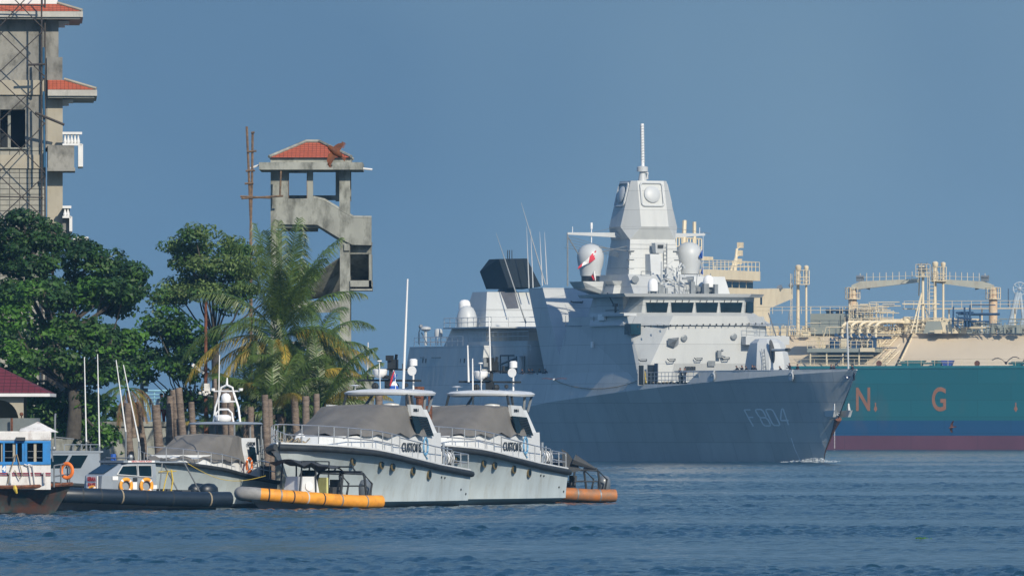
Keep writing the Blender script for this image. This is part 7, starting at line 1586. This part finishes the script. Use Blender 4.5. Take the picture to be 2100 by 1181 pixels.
mb = MB(); a_ = fp(30, 995, -1.75); mb.tube([a_, a_+V((.03, -.03, -.15)), a_+V((.1, 0, -.35))], [.06, .1, .04], 6); rp3 = mb.build('rope_knot', M['yrope']); rp3.matrix_world = Matrix.Translation(FW.o) @ Matrix.Rotation(FW.a, 4, 'Z'); tag(rp3, 'frayed yellow rope knot on the dark hull of the passenger boat', 'rope')
# mooring lines of the launch
a_ = P(385, 950, 455); b_ = P(545, 975, 455); mb = MB(); mb.tube([a_.lerp(b_, k/12)+V((0, 0, -1.1*math.sin(k/12*math.pi)*.45)) for k in range(13)], .013, 4); tag(mb.build('mooring_line', M['yrope']), 'thin yellowish line sagging across the launch hull to the orange boat', 'rope')
# floating weed
rr = random.Random(6); mb = MB(); o_ = P(1890, 1109, 4*20000/239.)
for i in range(60): p = V((rr.gauss(0, .10), rr.uniform(-.3, .3), .06+rr.random()*.05)); mb.add([p, p+V((rr.uniform(.02, .07), .05, .01)), p+V((rr.uniform(-.02, .05), .1, .04))], [(0, 1, 2)])
wd = mb.build('floating_weed', LB); wd.location = o_; tag(wd, 'small yellow green clump of weed floating on open water, lower right', 'weed')
# ---------------------------------------------------------------- people
SKIN = mat('skin', (.28, .15, .10), .6, var=.05); NAVYC = mat('navy_cloth', (.012, .016, .03), .85); BLUEC = mat('blue_cloth', (.02, .05, .11), .85); HAIR = mat('dark_hair', (.012, .009, .008), .7); WHITEC = mat('white_cloth', (.6, .6, .58), .8); REDC = mat('red_cloth', (.35, .03, .04), .8)
def body_mesh(pose):
    """one continuous skinned figure, facing +x"""
    vs, es, rs = [], [], []
    def n(p, r, par=None):
        vs.append(V(p)); rs.append(r); i = len(vs)-1
        if par is not None: es.append((par, i))
        return i
    lean = pose.get('lean', 0)
    T = lambda p: V((p[0]+lean*max(0, p[2]-.95), p[1], p[2]-.25*abs(lean)*max(0, p[2]-.95)))
    pel = n((0, 0, .95), .145); ab = n(T((0, 0, 1.10)), .125, pel); ch = n(T((.0, 0, 1.30)), .15, ab); nk = n(T((0, 0, 1.47)), .06, ch); hd0 = n(T((.015, 0, 1.56)), .075, nk); hd = n(T((.02, 0, 1.66)), .092, hd0); n(T((.01, 0, 1.74)), .06, hd)
    n(T((.12, 0, 1.635)), .016, hd)     # nose
    for s in (1, -1): n(T((.0, .095*s, 1.64)), .018, hd)
    for s in (1, -1):
        hp = n((0, .09*s, .90), .095, pel); st = pose.get('step', .0)*s; kn = n((.02+st*.5, .10*s, .50), .062, hp); an = n((-.02+st, .11*s, .09), .042, kn); n((.14+st, .12*s, .04), .038, an)
        sh = n(T((0, .19*s, 1.41)), .065, ch); el = pose['elbow'][0 if s > 0 else 1]; wr = pose['wrist'][0 if s > 0 else 1]
        e_ = n(T((el[0], s*el[1], el[2])), .045, sh); w_ = n(T((wr[0], s*wr[1], wr[2])), .028, e_); d = (vs[w_]-vs[e_]).normalized(); palm_ = n(vs[w_]+d*.07, .034, w_)
        sd = d.cross(V((0, 0, 1))); sd = sd.normalized() if sd.length > .1 else V((0, 1, 0))
        for k, l_ in ((-.03, .055), (-.01, .068), (.01, .064), (.03, .048)):
            f1 = n(vs[palm_]+d*.04+sd*k, .010, palm_); n(vs[f1]+d*l_*.7+V((0, 0, -l_*.5)), .008, f1)
        n(vs[palm_]+sd*-.05+d*.01, .010, palm_)
    me = bpy.data.meshes.new('body_cage'); me.from_pydata(vs, es, []); o = bpy.data.objects.new('tmp_body', me); COL.objects.link(o)
    m1 = o.modifiers.new('s', 'SKIN'); m1.use_smooth_shade = True
    for i, sv in enumerate(me.skin_vertices[0].data): sv.radius = (rs[i], rs[i]); sv.use_root = (i == 0)
    o.modifiers.new('u', 'SUBSURF').levels = 1
    dg = bpy.context.evaluated_depsgraph_get(); out = bpy.data.meshes.new_from_object(o.evaluated_get(dg)); bpy.data.objects.remove(o); return out, T
def shell(me, name, test, off, m_):
    bm = bmesh.new(); bm.from_mesh(me); bm.normal_update()
    bmesh.ops.delete(bm, geom=[f for f in bm.faces if not test(f.calc_center_median())], context='FACES')
    for v in bm.verts: v.co += v.normal*off
    out = bpy.data.meshes.new(name); bm.to_mesh(out); bm.free(); out.materials.clear(); out.materials.append(m_)
    for p in out.polygons: p.use_smooth = True
    return out
def make_kit(pose, shirt, trousers, cap=True):
    me, T = body_mesh(pose); me.materials.clear(); me.materials.append(SKIN); me.name = 'body'
    inv = lambda c: V((c.x-pose.get('lean', 0)*max(0, c.z-.95), c.y, c.z))
    parts = [('shirt', shell(me, 'shirt', lambda c: .93 < c.z < 1.47 and (abs(c.y) < .27 or c.z > 1.22), .014, shirt)), ('trousers', shell(me, 'trousers', lambda c: .1 < c.z < .97 and abs(c.y) < .24, .013, trousers)),
             ('shoes', shell(me, 'shoes', lambda c: c.z <= .1, .008, HAIR)), ('cap' if cap else 'hair', shell(me, 'cap', lambda c: c.z > 1.665-.25*abs(pose.get('lean', 0))*.7 and abs(c.y) < .13, .016, NAVYC if cap else HAIR))]
    return me, parts
poses = {'stand': dict(elbow=((-.03, .25, 1.15), (.05, .26, 1.15)), wrist=((.22, .16, 1.12), (.24, .08, 1.14))),
         'lean': dict(lean=.35, elbow=((.16, .28, 1.24), (.16, .28, 1.24)), wrist=((.42, .18, 1.20), (.42, .16, 1.20))),
         'phone': dict(lean=.1, elbow=((.14, .28, 1.25), (.1, .27, 1.2)), wrist=((.32, .10, 1.46), (.30, .1, 1.2)))}
kits = {'stand': make_kit(poses['stand'], NAVYC, BLUEC), 'lean': make_kit(poses['lean'], NAVYC, NAVYC), 'phone': make_kit(poses['phone'], NAVYC, BLUEC, False), 'civil': make_kit(poses['stand'], WHITEC, REDC, False)}
def person(kit, loc, rz, label, group=None):
    me, parts = kits[kit]; o = bpy.data.objects.new('person', me); COL.objects.link(o); o.location = loc; o.rotation_euler = (0, 0, rz); tag(o, label, 'person', group)
    for nm, m_ in parts: c = bpy.data.objects.new(nm, m_); COL.objects.link(c); c.parent = o
    return o
G1 = 'crew in dark shirts along the frigate bulwark'
def crew(x, yhead, kit, label, out=.45, rz=None, deck=None, vin=None):
    p = hull_pick(x, 760); vv = -(hv(p.x, 9.6)-out) if vin is None else vin; q = FR.pick(x, yhead, v=vv); ztop = q.z; hgt = 1.72 if kit != 'lean' else 1.62
    z_ = ztop-hgt if deck is None else deck; person(kit, FR.w(q.x, vv, z_), FR.a-R(90) if rz is None else rz, label, G1)
for x, yh, k, lb in ((1515, 750.5, 'lean', 'leftmost crew member of the group leaning on the bulwark left of the gun'), (1523, 748.5, 'phone', 'second crew member of the group left of the gun, standing taller'), (1534, 751, 'lean', 'third crew member of the group left of the gun, arms on the bulwark'),
                     (1543, 748, 'stand', 'fourth crew member left of the gun, tallest with folded arms'), (1552, 750, 'lean', 'crew member bent forward just at the left side of the gun'), (1604, 751.5, 'lean', 'lone crew member leaning over the bulwark below the gun barrel'),
                     (1621, 744, 'phone', 'crew member right of the gun holding arms raised'), (1636, 746, 'stand', 'crew member standing right of the one with raised arms'), (1705, 747, 'stand', 'left of two crew members by the jackstaff stay'), (1714, 749.5, 'lean', 'right of two crew members by the jackstaff stay'), (1752, 748.5, 'lean', 'crew member alone at the very tip of the bow')):
    crew(x, yh, k, lb, out=min(.5, max(.12, hv(hull_pick(x, 760).x, 9.6)*.5)))
for x, k, lb in ((1384, 'phone', 'left of two crew members standing in the railed side passage'), (1390, 'stand', 'right of two crew members in blue trousers in the railed side passage')):
    q = FR.pick(x, 787, v=-(hv(-37, 8.3)-.5)); person(k, FR.w(q.x, -(hv(q.x, 8.3)-.5), PZ), FR.a-R(70), lb, G1)
for x, k, lb in ((1075, 'lean', 'leftmost crew member at the amidships boat station of the frigate'), (1089, 'lean', 'second crew member from the left at the amidships boat station'), (1096, 'lean', 'third crew member from the left at the amidships boat station'), (1107, 'stand', 'fourth crew member at the boat station, in front of the pale cabinet'), (1123, 'lean', 'rightmost crew member at the boat station beside the tall dark wall')):
    q = FR.pick(x, 757, v=-8.45); person(k, FR.w(q.x, -8.45, q.z-1.62), FR.a-R(90), lb, G1)
for x, k, lb in ((331, 'civil', 'person in a white shirt by the blue railing, left one'), (340, 'civil', 'person in a white shirt by the blue railing, right one')):
    q = P(x, 870, 512); person(k, V((q.x, 512, 3.9)), R(-80 if x == 331 else -120), lb, 'people on the quay')
# signal flags on the frigate halyards
def pennant(pts, d, cols, label, FRm=FR, u_=UM+1.5):
    ps = [FRm.w(*FRm.pick(x, y, u=u_)) for x, y in pts]; mb = MB(); n = 8
    a, b, c, dd = ps
    rows = [[a.lerp(d_, j/3)*(1-i/n)+b.lerp(c, j/3)*(i/n) for j in range(4)] for i in range(n+1) for d_ in (dd,)]
    rows = [[p+V((0, .18*math.sin(i*1.3+j), .05*math.sin(i*1.1+j*.7))) for j, p in enumerate(r)] for i, r in enumerate(rows)]
    for i in range(n): mb.mi = cols[min(len(cols)-1, int(i/n*len(cols)))]; mb.grid(rows[i:i+2])
    return tag(mb.build('signal_flag', [M['red'], M['white'], M['blue']], smooth=60), label, 'flag', 'signal flags on the frigate halyards')
pennant(((1223, 513), (1186, 548), (1184, 552), (1221, 532)), 0, (0, 1, 0), 'long red and white pennant in front of the left radome')
pennant(((1221, 553), (1213, 567), (1216, 574), (1222, 576)), 0, (1, 0), 'small red and white flag below the left radome')
pennant(((1441, 511), (1434, 525), (1435, 529), (1441, 530)), 0, (2,), 'blue swallow tailed flag beside the right radome')
pennant(((1441, 545), (1438, 556), (1436, 561), (1442, 563)), 0, (2,), 'lower small blue flag beside the right radome')
MB().tube([FR.pick(1442, 477, u=UM+1.2), FR.pick(1442, 580, u=UM+1.2)], .025, 4).build('halyard', M['white'], frig)
# ---------------------------------------------------------------- birds
def bird(D, x, y, span, rz, tilt, up, label, cols, name='bird', bend=.35, body=1.0, lift=0):
    o = P(x, y, D); t = empty(name, o, rz, label, 'bird'); t.rotation_euler = (tilt, up, rz); s = span/2
    mb = MB(); prof = [(.01, -.34), (.05, -.28), (.085, -.1), (.095, .05), (.07, .2), (.055, .28), (.05, .34), (.01, .40)]; mb.lathe([(r_*body*s*1.1, z_*s*1.2) for r_, z_ in prof], (0, 0, 0), 10, 'x'); bd_ = mb.build('body', cols[0], t, smooth=60)
    mb = MB(); mb.hexa([V((.46*s, -.01*s, -.005*s)), V((.40*s, -.02*s, -.01*s)), V((.40*s, .02*s, -.01*s)), V((.46*s, .01*s, -.005*s))], [V((.47*s, -.005*s, 0)), V((.40*s, -.02*s, .02*s)), V((.40*s, .02*s, .02*s)), V((.47*s, .005*s, 0))]); mb.build('beak', cols[2], bd_)
    for sg in (1, -1):
        mb = MB(); rows = []
        for i, (f, ch, bk) in enumerate(((0.05, .34, 0), (.3, .36, .05), (.55, .34, .02), (.78, .26, -.06), (1.0, .10, -.22))):
            zz = lift*f*s+bend*s*math.sin(f*math.pi*.8)*.6; rows.append([V(((.16+bk)*s, sg*f*s, zz)), V(((.16+bk-ch*.5)*s, sg*f*s, zz+.03*s)), V(((.16+bk-ch)*s, sg*f*s, zz-.01*s))])
        mb.grid(rows); mb.grid([[p+V((0, 0, -.015*s)) for p in r] for r in rows])
        for k in range(5): f = .72+.07*k; zz = lift*f*s+bend*s*math.sin(f*math.pi*.8)*.6; a = V((.0*s, sg*f*s, zz)); mb.add([a+V((.0, -.03*s, 0)), a+V((0, .03*s, 0)), a+V((-.26*s+.02*k, sg*.1*s, .0)), a+V((-.27*s, sg*.06*s, 0))], [(0, 1, 2, 3)])
        mb.build('wing', cols[1], t, smooth=60)
    mb = MB(); mb.grid([[V((-.3*s, -.04*s, 0)), V((-.3*s, .04*s, 0))], [V((-.62*s, -.14*s, .01*s)), V((-.62*s, .14*s, .01*s))]]); mb.build('tail', cols[1], t)
    return t
KB = mat('kite_brown', (.17, .05, .015), .8, col2=(.05, .02, .012), scale=6); KD = mat('kite_dark', (.035, .02, .015), .8); BK = mat('beak', (.05, .05, .05), .5)
kt = bird(300, 688, 312, 1.25, 0, 0, 0, 'reddish brown kite flying in front of the stair tower roof', [KB, KB, BK], 'kite', .25, 1.9)
_f = V((-.78, -.1, .6)).normalized(); _s = V((.3, .75, .6)); _s = (_s-_f*_s.dot(_f)).normalized(); _u = _f.cross(_s); kt.rotation_euler = Matrix((_f, _s, _u)).transposed().to_euler()
bird(900, 1136, 778, 2.3, R(-100), R(0), R(4), 'pale bodied brown bird gliding beside the frigate rope', [M['dome'], KB, BK], 'gull', .15)
bird(1200, 2063, 744, 3.3, R(-88), R(4), R(8), 'black winged bird soaring above the tanker gunwale', [KD, KD, BK], 'crow', .7)
bird(1100, 1952, 876, 1.7, R(195), R(48), R(10), 'small reddish bird low over the blue band of the tanker', [KB, KB, BK], 'small_kite', .2)

# ---------------------------------------------------------------- haze
hm = bpy.data.materials.new('haze_air'); hm.use_nodes = True; ht = hm.node_tree; ht.nodes.clear()
ho = ht.nodes.new('ShaderNodeOutputMaterial'); hv_ = ht.nodes.new('ShaderNodeVolumePrincipled')
hv_.inputs['Color'].default_value = (.30, .64, 1, 1); hv_.inputs['Density'].default_value = HAZE; hv_.inputs['Anisotropy'].default_value = 0.0
ht.links.new(hv_.outputs[0], ho.inputs['Volume'])
tag(MB().box(-1600, 1600, -90, 3300, -4, 75).build('haze', hm), kind='stuff')
